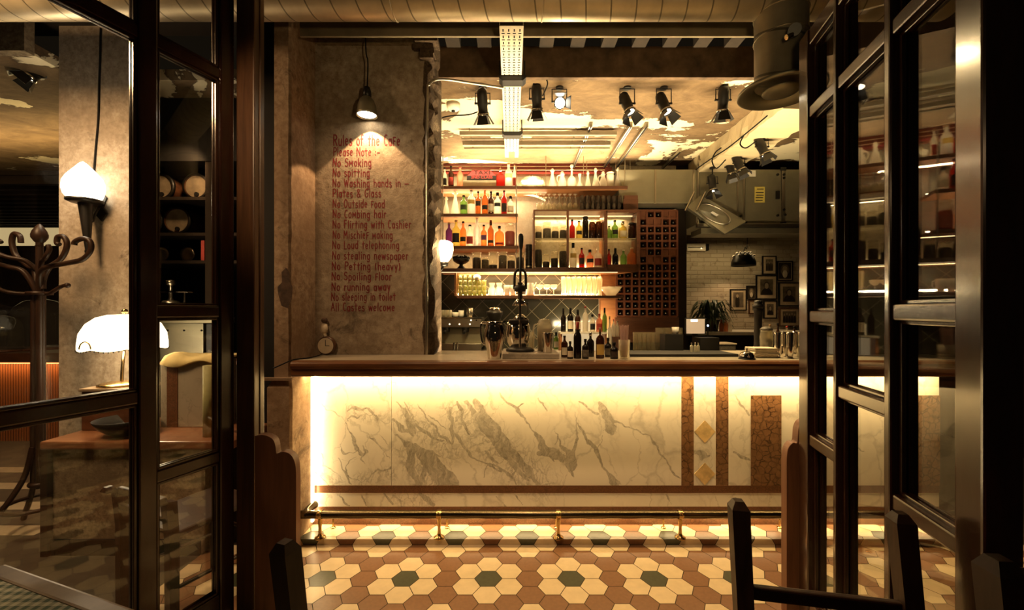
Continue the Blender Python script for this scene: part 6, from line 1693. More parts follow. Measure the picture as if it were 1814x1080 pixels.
# ================================================================ KITCHEN SIDE
sd_ = thing('supply_duct', 'boxy metal duct running behind the top shelf to the extractor', 'duct', (1.6, 4.75, 2.9))
W(MB().box(X(1096,4.64), 2.05, 4.64, 4.90, Z(360,4.64), Z(300,4.64), 0, .006), 'box_duct', M['brushed'], sd_)
for a, b in ((1160,1163),(1228,1231)): W(MB().box(X(a,4.62), X(b,4.62), 4.628, 4.64, Z(360,4.62), Z(300,4.62)), 'seam', M['steel'], sd_)
W(MB().box(X(1096,4.62), 2.07, 4.90, 4.925, 2.97, 3.02), 'dark_gap', M['black'], sd_)
for px in (1214, 1234): W(MB().cyl((X(px,4.56), 4.56, Z(373,4.56)), (X(px+16,4.56), 4.56, Z(340,4.56)), .010, n=8), 'brace', M['steel'], sd_)
ex = thing('extractor_housing', 'large stainless extractor housing with panelled doors over the kitchen', 'extractor', (2.6, 4.9, 2.36))
EY = 4.66
ez0, ez1 = Z(398,EY), Z(300,EY)
W(MB().box(2.055, 3.5, EY, 5.30, ez0, ez1, 0, .006), 'casing', M['brushed'], ex)
for a, b, nm in ((1240,1303,'door_panel'), (1320,1383,'door_panel'), (1391,1470,'door_panel')):
    W(MB().box(X(a,EY), X(b,EY), EY-.006, EY, ez0+.03, ez1-.02, 0, .003), nm, M['brushed'], ex)
for px, w in ((1236,3), (1306,2), (1317,3), (1386,4.5)):
    W(MB().box(X(px-w/2,EY), X(px+w/2,EY), EY-.014, EY, ez0, ez1, 0, .002), 'corner_post', M['steel'], ex)
for px, py in ((1317,300),(1317,396),(1386,300),(1386,396),(1308,396)): W(MB().box(X(px-5,EY), X(px+5,EY), EY-.022, EY-.012, Z(py+3,EY), Z(py-3,EY), 0, .003), 'corner_block', M['black_metal'], ex)
for px, py in ((1387,310),(1387,316),(1387,372),(1389,381),(1311,383),(1376,310),(1376,382)): W(MB().cyl((X(px,EY), EY-.024, Z(py,EY)), (X(px,EY), EY-.012, Z(py,EY)), .014, n=10), 'latch', M['black_metal'], ex)
W(MB().box(X(1373,EY), X(1379,EY), EY-.03, EY-.006, Z(353,EY), Z(339,EY), 0, .004), 'handle', M['black_metal'], ex)
W(MB().box(X(1319,EY), X(1338,EY), EY-.0085, EY-.006, Z(313,EY), Z(302,EY)), 'rating_plate', M['white_enamel'], ex)
yl = MB().box(X(1336,EY), X(1354,EY), EY-.0085, EY-.006, Z(359,EY), Z(331,EY))
for k, (a, b) in enumerate(((1340,1352),(1338,1352),(1339,1352),(1338,1351),(1338,1350))):
    py = (335,341,346,350,355)[k]; yl.box(X(a,EY), X(b,EY), EY-.0092, EY-.0085, Z(py+.9,EY), Z(py-.6,EY), 1)
W(yl, 'warning_sticker', [M['yellow_sticker'], M['black_label']], ex)
W(MB().box(2.05, 3.5, EY-.05, EY, Z(403,EY), Z(397,EY), 0, .003), 'drip_flange', M['steel'], ex)
# sloping transition with oval access panel
P = [at(1216,366,4.63), at(1242,345,4.63), at(1322,392,4.55), at(1284,414,4.50)]
nrm = (P[1]-P[0]).cross(P[3]-P[0]).normalized()
if nrm.y > 0: nrm = -nrm
tm = MB().add([p for p in P] + [p - nrm*.05 for p in P], [(0,1,2,3),(7,6,5,4),(0,4,5,1),(1,5,6,2),(2,6,7,3),(3,7,4,0)])
W(tm, 'sloping_transition', M['brushed'], ex)
cP = (P[0]+P[1]+P[2]+P[3])/4; ua = ((P[3]+P[2])/2-(P[0]+P[1])/2); ub = ((P[1]+P[2])/2-(P[0]+P[3])/2)
W(MB().tube([cP + nrm*.004 + ua*.34*math.cos(t) + ub*.36*math.sin(t) for t in [2*PI*k/32 for k in range(32)]], .007, 6, closed=True), 'oval_access_panel', M['steel'], ex)
W(MB().add([cP+nrm*.006+ua*a-ub*b for a, b in ((-.07,-.06),(-.07,.06),(.07,.06),(.07,-.06))], [(0,1,2,3)]), 'access_plate', M['white_enamel'], ex)
W(MB().box(X(1242,EY-.02), 3.5, EY-.02, EY+.25, Z(414,EY), Z(404,EY), 0, .004), 'lower_hood', M['brushed'], ex)
# framed pictures
WK = 6.0
gp = 'framed portraits on the brick wall'
rp = random.Random(17)
def picture(x0, y0, x1, y1, mat_w, style, label, fm='black'):
    Y = WK - .025
    a, b, c, d = X(x0,Y), X(x1,Y), Z(y1,Y), Z(y0,Y); f = .014
    p = thing('framed_picture', label, 'picture', ((a+b)/2, Y, (c+d)/2), 0, gp)
    W(MB().box(a, a+f, Y, WK-.002, c, d).box(b-f, b, Y, WK-.002, c, d).box(a+f, b-f, Y, WK-.002, c, c+f).box(a+f, b-f, Y, WK-.002, d-f, d), 'frame', M[fm], p)
    W(MB().box(a+f, b-f, Y+.008, Y+.012, c+f, d-f), 'mat_board', M['paper_cream'], p)
    a2, b2, c2, d2 = a+f+mat_w, b-f-mat_w, c+f+mat_w*1.1, d-f-mat_w
    mp_ = MB().box(a2, b2, Y+.006, Y+.008, c2, d2, 0)
    w_, h_ = b2-a2, d2-c2; mx_ = (a2+b2)/2
    def disc(x, z, rx, rz, m, e):
        mp_.add([(x+rx*math.cos(t), Y+.006-e, max(c2, z+rz*math.sin(t))) for t in [2*PI*k/18 for k in range(18)]], [tuple(range(18))], m)
    if style == 'bust':
        disc(mx_, c2+.0*h_, w_*.46, h_*.46, 1, .0004); disc(mx_, c2+h_*.62, w_*.22, h_*.22, 1, .0006); disc(mx_, c2+h_*.58, w_*.16, h_*.19, 2, .0010)
    elif style == 'group':
        for k in range(5):
            xx = a2 + w_*(.12+.19*k); disc(xx, c2+h_*.25, w_*.09, h_*.38, 1, .0004+.0001*k); disc(xx, c2+h_*(.70+.06*(k % 2)), w_*.05, h_*.10, 2, .0012)
    elif style == 'beard':
        disc(mx_, c2+h_*.55, w_*.36, h_*.36, 1, .0004); disc(mx_, c2+h_*.60, w_*.20, h_*.20, 2, .0008); disc(mx_, c2+h_*.30, w_*.20, h_*.24, 3, .0011)
    else:
        disc(mx_-w_*.1, c2+h_*.35, w_*.22, h_*.42, 1, .0004); disc(mx_-w_*.1, c2+h_*.75, w_*.12, h_*.12, 2, .0008)
    W(mp_, 'print', [M['photo_grey'] if style != 'beard' else M['photo_dark'], M['photo_dark'] if style != 'beard' else M['photo_grey'], M['skin_grey'], M['paper_white']], p)
    W(MB().box(a+f, b-f, Y+.002, Y+.0035, c+f, d-f), 'glazing', M['cab_glass'], p)
picture(1351,453,1376,486, .035, 'group', 'small framed print at the top of the picture group')
picture(1377,462,1405,497, .012, 'beard', 'dark framed portrait of a person with a pale beard')
picture(1340,487,1377,530, .045, 'bust', 'largest framed portrait, in the middle of the group')
picture(1380,500,1417,542, .045, 'bust', 'framed portrait of a long-haired person at right')
picture(1294,512,1323,550, .030, 'stand', 'framed portrait at the left end of the group')
picture(1323,506,1340,530, .004, 'beard', 'tiny dark framed picture left of the largest portrait')
picture(1353,532,1377,564, .035, 'bust', 'small framed portrait beneath the largest one')
picture(1381,545,1417,578, .035, 'group', 'brown framed group photograph at the lower right', 'post_wood')
picture(1327,532,1350,556, .035, 'stand', 'small pale framed picture behind the pepper mill', 'post_wood')
# pendant lamp of the kitchen
kx, kY = X(1317,5.55), 5.55
kp = thing('pendant_lamp', 'glossy dark dome pendant hanging before the brick wall', 'pendant lamp', (kx, kY, CZ))
W(MB().tube(catmull([(kx+.06,kY,CZ), (kx+.05,kY,2.3), (kx+.02,kY,2.25), (kx,kY,Z(447,kY))], 5), .005, 6), 'cord', M['black'], kp)
W(MB().lathe([(.02,Z(446,kY)),(.07,Z(447.5,kY)),(.12,Z(454,kY)),(.148,Z(464,kY)),(.150,Z(471,kY)),(.143,Z(471,kY)),(.11,Z(455,kY)),(.02,Z(448,kY))], (kx,kY,0), 28), 'dome_shade', M['black_metal'], kp)
kd = MB(); 
for r_, py in ((.125,453.5),(.085,448.5)):
    for k in range(10):
        a = 2*PI*k/10; kd.sphere((kx+r_*math.cos(a), kY+r_*math.sin(a), Z(py,kY)+.004), .012, 8)
W(kd, 'studs', M['chrome'], kp)
W(MB().lathe([(.001,Z(462,kY)),(.05,Z(461.5,kY))], (kx,kY,0), 16), 'lamp_face', M['bulb_face'], kp)
spot_light('kitchen_pendant_light', (kx, kY, Z(468,kY)), (kx, kY+.1, 0), 9, 130, .3, WARM2, .03)
ac = thing('wall_unit', 'small pale electrical unit on the kitchen wall', 'wall unit', tuple(at(1232, 438, 5.95)))
W(MB().box(X(1217,5.94), X(1250,5.94), 5.93, 5.998, Z(444,5.94), Z(431,5.94), 0, .006), 'casing', M['white_enamel'], ac)
W(MB().box(X(1219,5.92), X(1246,5.92), 5.926, 5.93, Z(438.5,5.92), Z(437.3,5.92)).box(X(1250,5.94), X(1256,5.94), 5.94, 5.998, Z(443,5.94), Z(432,5.94)), 'slot', M['black'], ac)
W(MB().sphere(at(1242.5, 439.5, 5.926), .008, 8), 'indicator', M['small_led'], ac)

# ================================================================ BACK COUNTER AND ITS THINGS
BCZ = .96
bk_ = thing('back_counter', 'low dark counter under the back bar shelves', 'counter', (.6, 4.55, 0))
W(MB().box(-.84, 1.10, 4.25, 4.91, 0, BCZ-.03), 'body', M['dark_room'], bk_)
W(MB().box(-.845, 1.12, 4.22, 4.915, BCZ-.03, BCZ), 'top', M['brushed'], bk_)
rb_ = thing('washing_counter', 'metal work counter before the wine rack and kitchen', 'counter', (2.2, 4.4, 0))
W(MB().box(1.13, 3.3, 4.10, 4.76, 0, BCZ-.03), 'body', M['dark_room'], rb_)
W(MB().box(1.125, 3.3, 4.07, 4.775, BCZ-.03, BCZ), 'top', M['brushed'], rb_)
# espresso machine
ez = BCZ; eY = 4.30
em = thing('espresso_machine', 'steel espresso machine on the back counter beside the pillar', 'espresso machine', (X(815,eY), 4.5, ez))
ex0, ex1 = X(776,eY), X(853,eY)
W(MB().box(ex0, ex1, eY+.05, eY+.45, ez+.06, Z(580,eY), 0, .01), 'body', M['brushed'], em)
W(MB().box(ex0, ex1, eY, eY+.45, Z(580,eY), Z(562.5,eY), 0, .008), 'control_panel', M['steel'], em)
W(MB().box(ex0-.002, ex1+.002, eY-.004, eY+.01, Z(564,eY), Z(562,eY)), 'trim_bar', M['chrome'], em)
W(MB().box(ex0, ex1-.004, eY-.02, eY+.05, ez+.03, Z(608,eY), 0, .005), 'drip_tray', M['steel'], em)
for px in (780, 846): W(MB().cyl((X(px,eY), eY+.06, ez), (X(px,eY), eY+.06, ez+.06), .02, n=10), 'foot', M['black_metal'], em)
for px in (796.5, 814, 832.5, 834.5, 844): W(MB().cyl((X(px,eY), eY-.008, Z(574 if px < 833 else 567, eY)), (X(px,eY), eY, Z(574 if px < 833 else 567, eY)), .008, n=10), 'button', M['small_led'] if px < 840 else M['chrome'], em)
for px in (790, 824):
    hd = MB().cyl((X(px,eY), eY+.03, Z(580,eY)), (X(px,eY), eY+.03, Z(588,eY)), .035, n=16).cyl((X(px,eY), eY+.02, Z(586,eY)), (X(px,eY), eY-.12, Z(588,eY)), .012, .016, n=10)
    W(hd, 'portafilter', M['black_metal'], em)
for px in (805, 811): W(MB().cyl((X(px,eY), eY-.025, ez+.0), (X(px,eY), eY-.025, Z(606,eY)), .012, n=10), 'steam_pipe', M['chrome'], em)
etop = Z(562.5,eY)
for px, w, h_, mt, lb in ((807,12,.055,'porcelain','white cup nearest the pillar on the espresso machine'), (817,10,.075,'porcelain','white cup in the middle of the espresso machine top'), (832,12,.10,'steel','striped metal cup at the right of the espresso machine top')):
    r = w/2/F*4.4; o = MB().lathe([(.001,0),(r*.7,0),(r*.95,h_*.3),(r,h_),(r*.93,h_),(r*.8,h_*.3),(.001,.01)], (0,0,0), 18).build('cup', M[mt]); o.location = (X(px,4.4), 4.40, etop); tag(o, lb, 'cup', 'cups on the espresso machine')
gr0 = None
for k, px in enumerate((783, 790, 797)):
    if gr0 is None: gr0 = tumbler(px, 4.45, etop, 8, .08, 'tumbler', 'clear glass standing on the left of the espresso machine', 'glasses on the espresso machine', 'glass')
    else: dup1(gr0, (X(px,4.45), 4.45, etop))
# grinder
gx_ = X(876, 4.4)
gr_ = thing('coffee_grinder', 'black coffee grinder right of the espresso machine', 'coffee grinder', (gx_, 4.42, BCZ))
W(MB().box(gx_-.07, gx_+.07, 4.35, 4.50, BCZ, BCZ+.03, 0, .005).box(gx_-.055, gx_+.055, 4.40, 4.50, BCZ+.03, Z(576,4.4), 0, .01).cyl((gx_,4.40,BCZ+.12),(gx_,4.34,BCZ+.12),.02,n=12), 'body', M['black_metal'], gr_)
W(MB().lathe([(.03,Z(576,4.4)),(.05,Z(570,4.4)),(.088,Z(556,4.4)),(.085,Z(551,4.4)),(.05,Z(550,4.4)),(.001,Z(549,4.4))], (gx_,4.44,0), 22), 'hopper', M['black_metal'], gr_)
W(MB().lathe([(.04,Z(552,4.4)),(.062,Z(551.5,4.4)),(.058,Z(545,4.4)),(.001,Z(544,4.4))], (gx_,4.44,0), 22), 'lid', M['chrome'], gr_)
# tiered lit display with bottles
tY0 = 4.34; ty = Z(588, tY0)
td = thing('bottle_tier', 'lit stepped stand carrying bottles on the back counter', 'stand', (X(1045,tY0), 4.45, BCZ))
W(MB().box(X(993,tY0), X(1076,tY0), tY0, 4.56, ty-.02, ty), 'upper_step', M['porcelain'], td)
W(MB().box(X(993,tY0), X(993,tY0)+.02, tY0+.02, 4.54, BCZ, ty-.02).box(X(1076,tY0)-.02, X(1076,tY0), tY0+.02, 4.54, BCZ, ty-.02), 'side', M['shelf_wood'], td)
W(MB().box(X(996,tY0), X(1073,tY0), 4.53, 4.545, BCZ, ty-.02), 'back', M['tier_glow'], td)
W(MB().box(X(1000,tY0), X(1070,tY0), 4.562, 4.575, ty, ty+.10).box(X(1000,tY0), X(1070,tY0), 4.55, 4.575, ty-.02, ty), 'glow_strip', M['tier_glow'], td)
area_light('tier_light', (X(1035,4.6), 4.62, ty+.06), (math.radians(80), 0, 0), .55, .06, 8, SHELF)
gtb = 'bottles on the lit stepped stand'
YT = 4.42
for px, yt, w, kd_, gm, cp, lm, lb in ((998,546,9,'wine','b_dark','black',None,'tall black bottle at the left end of the lit stand'), (1010.5,545,10.5,'wine','b_dark','black','cream_label','dark wine bottle with white label on the lit stand'),
   (1023.5,548,10,'wine','b_brown','black','cream_label','brown bottle with pale label on the lit stand'), (1037,542,10,'round','b_white','red_paint',None,'white bottle with a red top on the lit stand'),
   (1049.5,556,9.5,'short','b_clear','black','black_label','clear bottle with dark figure label on the lit stand'), (1061.5,556,11,'round','b_pink','red_paint','red_label','rosy bottle near the right of the lit stand'),
   (1071,545,8,'wine','b_green','black',None,'green bottle at the right end of the lit stand')):
    bottle(px, yt, ty, w, kd_, gm, cp, lb, lm, Y=YT, group=gtb)
tag(MB().box(X(1084,4.45), X(1112,4.45), 4.40, 4.62, BCZ, Z(596,4.45)).build('step_block', M['shelf_dark']), 'dark block under the clear bottles right of the stand', 'block')
gcl = 'clear bottles right of the lit stand'
for k, (px, yt, cp, lb) in enumerate(((1080,560,'cork','clear bottle with cork top beside the wooden board'), (1087,565,'red_label','clear bottle with a red cap right of the stand'), (1093.5,568,'chrome','clear bottle with a metal top at the end of the row'))):
    bottle(px, yt, Z(596,4.45) if px > 1083.9 else BCZ, 7, 'round', 'b_white', cp, lb, None, Y=4.45 if px > 1083.9 else 4.3, group=gcl)
# ---------------------------------------------------------------- things standing on the bar top
BT0 = TOPZ
py_ = X(876, 2.52); pY = 2.52
pt_ = thing('metal_pitcher', 'shiny metal pitcher with a handle on the bar top', 'pitcher', (py_, pY, BT0))
W(MB().lathe([(.001,0),(.040,0),(.042,.012),(.046,.05),(.060,.10),(.068,.135),(.062,.175),(.052,.198),(.052,.212),(.058,.225),(.053,.225),(.047,.205),(.05,.19),(.001,.18)], (py_,pY,BT0), 32), 'body', M['chrome'], pt_)
W(MB().tube(catmull([(py_-.05,pY,BT0+.215),(py_-.078,pY,BT0+.212),(py_-.083,pY,BT0+.16),(py_-.074,pY,BT0+.10),(py_-.052,pY,BT0+.085)], 6), .006, 8), 'handle', M['chrome'], pt_)
W(MB().prism([(py_+.045,BT0+.21),(py_+.075,BT0+.228),(py_+.05,BT0+.228)], pY-.014, pY+.014), 'spout', M['chrome'], pt_)
slb = tag(MB().box(X(890,2.50), X(991,2.50), 2.50, 2.86, BT0, Z(626.5,2.50), 0, .004).build('stone_slab', M['marble_grey']), 'grey stone slab under the citrus press on the bar top', 'slab')
SZT = Z(626.5,2.50)
jx, jY = X(921, 2.66), 2.66
def JZ(py): return Z(py, jY)
jp_ = thing('citrus_press', 'tall cast iron lever citrus press standing on the stone slab', 'citrus press', (jx, jY, SZT))
W(MB().lathe([(.001,0),(.088,0),(.09,.012),(.07,.026),(.03,.034),(.001,.036)], (jx, jY, SZT), 28, sx=1.0, sy=.8), 'base', M['cast_iron'], jp_)
W(MB().lathe([(.055,0.0),(.072,.03),(.080,.08),(.076,.13),(.062,.165),(.060,.16),(.07,.125),(.074,.08),(.066,.03),(.05,.004)], (jx-.012, jY+.03, SZT+.03), 30), 'collecting_jug', M['chrome'], jp_)
W(MB().cyl((jx+.0, jY-.045, SZT+.02), (jx, jY-.045, JZ(520)), .008, n=12), 'column', M['chrome'], jp_)
W(MB().box(jx-.07, jx+.055, jY-.05, jY+.07, JZ(573), JZ(566), 0, .006), 'cup_arm', M['cast_iron'], jp_)
W(MB().lathe([(.001,JZ(556)),(.020,JZ(557)),(.055,JZ(566)),(.052,JZ(566.5)),(.001,JZ(563))], (jx+.003, jY+.0, 0), 24), 'strainer_cone', M['chrome'], jp_)
W(MB().lathe([(.012,JZ(527)),(.02,JZ(529)),(.050,JZ(541)),(.046,JZ(541)),(.012,JZ(531))], (jx+.0, jY, 0), 24), 'press_bell', M['chrome'], jp_)
W(MB().box(jx+.045, jx+.055, jY-.005, jY+.005, JZ(553), JZ(535)).box(jx+.005, jx+.055, jY-.005, jY+.005, JZ(539), JZ(536)), 'guard', M['steel'], jp_)
W(MB().box(jx-.014, jx+.016, jY-.02, jY+.02, JZ(530), JZ(500), 0, .004).lathe([(.001,JZ(517)),(.036,JZ(516)),(.038,JZ(509)),(.028,JZ(505)),(.001,JZ(504))], (jx,jY,0), 20), 'press_head', M['cast_iron'], jp_)
W(MB().tube(catmull([(jx-.035,jY,JZ(512)),(jx-.034,jY,JZ(490)),(jx-.026,jY,JZ(481)),(jx+.002,jY,JZ(476)),(jx+.030,jY,JZ(481)),(jx+.037,jY,JZ(490)),(jx+.038,jY,JZ(512))], 6), .0085, 8), 'arch', M['cast_iron'], jp_)
W(MB().cyl((jx+.002,jY,JZ(512)), (jx+.002,jY,JZ(478)), .006, n=8), 'rack_rod', M['steel'], jp_)
W(MB().tube([(jx+.002,jY-.01,JZ(508)),(jx+.003,jY-.012,JZ(480)),(jx+.006,jY-.014,JZ(440))], .0075, 8), 'lever', M['cast_iron'], jp_)
W(MB().lathe([(.008,JZ(442)),(.013,JZ(438)),(.0165,JZ(425)),(.016,JZ(419)),(.010,JZ(415)),(.001,JZ(414))], (jx+.006,jY-.014,0), 16), 'lever_grip', M['rubber_black'], jp_)
# jug and shaker on the slab
wj = X(965, 2.70)
pj = thing('juice_jug', 'clear lidded plastic jug of pale juice behind the shaker', 'jug', (wj, 2.72, SZT))
W(MB().lathe([(.001,0),(.043,0),(.046,.01),(.050,.16),(.044,.178),(.040,.18)], (wj,2.72,SZT), 26), 'body', M['tumbler'], pj)
W(MB().lathe([(.001,.003),(.041,.003),(.046,.145),(.001,.146)], (wj,2.72,SZT), 26), 'juice', M['paper_cream'], pj)
W(MB().lathe([(.041,.18),(.043,.19),(.03,.202),(.001,.207)], (wj,2.72,SZT), 26), 'lid', M['tumbler'], pj)
W(MB().tube(catmull([(wj-.045,2.72,SZT+.17),(wj-.068,2.72,SZT+.16),(wj-.072,2.72,SZT+.10),(wj-.048,2.72,SZT+.07)], 5), .005, 8), 'handle', M['tumbler'], pj)
sx0 = X(970, 2.58)
sk = thing('cocktail_shaker', 'steel cocktail shaker tin in front of the juice jug', 'shaker', (sx0, 2.58, SZT))
W(MB().lathe([(.001,0),(.026,0),(.028,.004),(.036,.118),(.037,.122),(.034,.122),(.026,.01),(.001,.008)], (sx0,2.58,SZT), 26), 'tin', M['chrome'], sk)
tm0 = tumbler(941, 2.78, SZT, 12, .115, 'tumbler', 'clear tumbler between the press and the juice jug', None, 'glass')
# the bitters bottles at the front
gbt = 'dark bottles grouped on the bar top'
YB = 2.56
specs = [(1000,594,12,'round','b_brown','black','cream_label',2.60,'brown bottle at the left end of the dark bottle group'), (1010,604,11,'short','b_dark','black','paper_cream',2.52,'small dark bottle with pale label, front left of the group'),
 (1023,570,14,'wine','b_dark','red_paint',None,2.54,'tallest dark bottle with a red neck in the front group'), (1037,600,12,'short','b_dark','black','jar_grey',2.52,'low dark bottle with grey label right of the tallest'),
 (1046,588,13,'short','b_dark','chrome',None,2.64,'dark bottle with a shiny metal stopper'), (1063,580,15,'flask','b_brown','cork','gold_label',2.54,'broad brown flask with a gold label in the front group'),
 (1077,598,12,'short','b_dark','black','jar_grey',2.62,'dark bottle behind and right of the gold label flask'), (1088,606,14,'short','b_dark','black','jar_dark',2.52,'squat black bottle at the right end of the group'),
 (988,588,9,'wine','b_green','black','paper_white',2.86,'slim green bottle with white label behind the group')]
for px, yt, w, kd_, gm, cp, lm, Yq, lb in specs:
    zz = SZT if px < 991 else BT0
    bottle(px if px > 991 else 985, yt, zz, w, kd_, gm, cp, lb, lm, Y=Yq if px > 991 else 2.80, group=gbt)
# straw glass
sg = X(1106, 2.52)
sgt = thing('straw_glass', 'glass packed with paper straws on the bar top', 'glass', (sg, 2.52, BT0))
W(MB().lathe([(.001,.004),(.027,.002),(.029,0),(.035,.115),(.033,.115),(.027,.01),(.001,.012)], (sg,2.52,BT0), 22), 'glass', M['tumbler'], sgt)
stw = MB(); rs = random.Random(4)
for k in range(34):
    a = rs.uniform(0, 2*PI); q = .022*math.sqrt(rs.random())
    stw.cyl((sg+q*.7*math.cos(a), 2.52+q*.7*math.sin(a), BT0+.012), (sg+q*1.25*math.cos(a), 2.52+q*1.25*math.sin(a), BT0+.20+rs.uniform(-.006,.006)), .0024, n=6)
so_ = W(stw, 'straws', M['paper_straw'], sgt); so_['kind'] = 'stuff'
tag(MB().box(X(1118,2.6), X(1312,2.6), 2.62, 2.86, BT0, BT0+.018, 0, .004).build('bar_mat', M['rubber_black']), 'long black rubber mat on the bar top', 'mat')
# call bell
bx_ = X(1323, 2.50)
cbl = thing('call_bell', 'shiny chrome call bell on the bar top', 'bell', (bx_, 2.50, BT0))
W(MB().lathe([(.001,0),(.046,0),(.046,.006),(.036,.012),(.001,.012)], (bx_,2.50,BT0), 24), 'base', M['black_metal'], cbl)
W(MB().lathe([(.042,.013),(.041,.022),(.034,.036),(.018,.046),(.001,.049)], (bx_,2.50,BT0), 26), 'dome', M['chrome'], cbl)
W(MB().cyl((bx_,2.50,BT0+.048),(bx_,2.50,BT0+.06),.004,n=8).cyl((bx_,2.50,BT0+.06),(bx_,2.50,BT0+.064),.009,n=12), 'plunger', M['chrome'], cbl)
# napkins
nx0, nx1 = X(1338,2.56), X(1381,2.56)
gn = 'folded napkins stacked on the bar top'
rn = random.Random(12)
npk = None
for k in range(7):
    j = rn.uniform(-.006,.006)
    if npk is None:
        npk = MB().box(-(nx1-nx0)/2, (nx1-nx0)/2, -.06, .06, 0, .0085, 0, .003).build('napkin', M['cloth_white']); npk.location = ((nx0+nx1)/2, 2.62, BT0)
        tag(npk, 'folded white napkin in the low stack beside the bell', 'napkin', gn)
    else:
        c = dup1(npk, ((nx0+nx1)/2+j, 2.62+j, BT0+.0085*k)); c.rotation_euler = (0,0,rn.uniform(-.06,.06))
# pepper mill
mx, mY = X(1343, 2.80), 2.80
pm_ = thing('pepper_mill', 'very tall dark wooden pepper mill on the bar top', 'pepper mill', (mx, mY, BT0))
H_ = Z(531,mY)-BT0
W(MB().lathe([(.001,0),(.036,0),(.036,.03),(.026,.06),(.024,.10),(.026,.14),(.023,H_*.55),(.026,H_*.78),(.031,H_*.82),(.028,H_*.84)], (mx,mY,BT0), 22), 'body', M['cast_iron'], pm_)
W(MB().lathe([(.024,H_*.84),(.032,H_*.86),(.033,H_*.91),(.022,H_*.93),(.027,H_*.96),(.02,H_*.99),(.001,H_)], (mx,mY,BT0), 22), 'head', M['cast_iron'], pm_)
# shakers and tins at the right
gs = 'bar tins and tools at the right end of the bar top'
s0 = None
for k, (px, yt, Yq) in enumerate(((1377,588,2.58),(1388,583,2.64),(1399,586,2.56),(1409,582,2.66),(1419,585,2.58),(1430,584,2.64))):
    h_ = Z(yt,Yq)-BT0
    if s0 is None:
        s0 = thing('bar_tin', 'tall ribbed metal bar tin in the row at the right end', 'bar tin', (X(px,Yq), Yq, BT0), 0, gs)
        MB().lathe([(.001,0),(.016,0),(.0175,.004),(.0175,h_*.5),(.0195,h_*.9),(.021,h_),(.018,h_),(.016,.01),(.001,.008)], (0,0,0), 18).build('tin', M['chrome'], s0)
    else: dup(s0, (X(px,Yq), Yq, BT0))
bg = thing('glass_jar', 'squat glass jar of tools beside the metal tins', 'jar', (X(1361,2.72), 2.74, BT0))
W(MB().lathe([(.001,0),(.034,0),(.038,.01),(.04,.12),(.034,.15),(.036,.16),(.032,.16),(.034,.11),(.001,.01)], (X(1361,2.72),2.74,BT0), 20), 'body', M['tumbler'], bg)
W(MB().lathe([(.001,.16),(.036,.16),(.038,.17),(.02,.185),(.001,.187)], (X(1361,2.72),2.74,BT0), 20), 'lid', M['jar_grey'], bg)
W(MB().lathe([(.001,.005),(.032,.005),(.034,.10),(.001,.11)], (X(1361,2.72),2.74,BT0), 18), 'contents', M['jar_grey'], bg)
for k, (px, yt, cp, lb) in enumerate(((1364,574,'cork','small corked bottle behind the glass jar of tools'), (1378,572,'black','small black-capped bottle behind the bar tins'), (1394,577,'red_label','small red-capped bottle behind the bar tins'), (1407,577,'black','small dark bottle before the group photograph'))):
    bottle(px, yt, BT0, 9, 'round', 'b_clear' if k % 2 == 0 else 'b_brown', cp, lb, None, Y=2.88, group='small bottles behind the bar tins')
tg = MB()
for (a, b), _q in (((1392,575),(1418,562)), ((1398,572),(1420,566)), ((1402,580),(1419,573))): tg.cyl(at(a, b+4, 2.66), at(a+24, b-8, 2.70), .003, n=6)
# ---------------------------------------------------------------- washing counter things
for k, (px, Yq) in enumerate(((1125,4.2),(1133,4.2),(1141,4.2),(1149,4.2),(1157,4.2),(1165,4.35),(1173,4.35),(1181,4.35),(1189,4.35),(1197,4.35),(1205,4.35))):
    if k == 0: wg = tumbler(px, Yq, BCZ, 8.5, Z(588,4.2)-BCZ, 'tumbler_dim', 'clear glass in the row drying before the wine rack', 'glasses drying before the wine rack', 'glass')
    else:
        c = dup1(wg, (X(px,Yq), Yq, BCZ)); c.scale = (1,1,1.0 if k < 5 else 1.16)
tag(MB().box(X(1176,4.14), X(1208,4.14), 4.10, 4.25, BCZ, Z(592,4.14), 0, .004).build('black_box', M['black_metal']), 'black box with a small white label before the wine rack', 'box')
tag(MB().lathe([(.001,0),(.028,0),(.036,.07),(.033,.07),(.025,.01),(.001,.01)], (X(1195,4.2), 4.18, Z(592,4.14)), 18).build('paper_cup', M['porcelain']), 'white paper cup on top of the black box', 'cup')
ps = thing('till_screen', 'glowing till screen facing the bar near the plant', 'screen', (X(1232,4.3), 4.3, BCZ))
W(MB().box(X(1214,4.28), X(1250,4.28), 4.28, 4.30, Z(592,4.28), Z(563,4.28), 0, .004), 'bezel', M['black_metal'], ps)
W(MB().box(X(1216,4.277), X(1248.5,4.277), 4.277, 4.2795, Z(590.5,4.28), Z(564.5,4.28)), 'display', M['screen_glow'], ps)
W(MB().box(X(1224,4.275), X(1236,4.275), 4.2755, 4.277, Z(569.5,4.28), Z(565.5,4.28)), 'caption_bar', M['screen_text'], ps)
W(MB().box(X(1229,4.3), X(1236,4.3), 4.30, 4.34, BCZ, Z(585,4.3)).box(X(1222,4.3), X(1243,4.3), 4.27, 4.40, BCZ, BCZ+.015), 'stand', M['black_metal'], ps)
tag(MB().sphere(at(1254, 576.5, 4.29)+Vector((0,0.0,0)), .011, 8).cyl(at(1254,577,4.295), (X(1254,4.295), 4.295, BCZ), .006, n=6, m=1).build('blue_indicator', [M['blue_led'], M['black']]), 'tiny blue indicator light on a peg beside the till screen', 'indicator light')
tag(MB().box(X(1234,4.2), X(1268,4.2), 4.12, 4.28-.005, BCZ, Z(597,4.2), 0, .008).build('card_printer', M['black_metal']), 'black receipt printer in front of the till screen', 'printer')
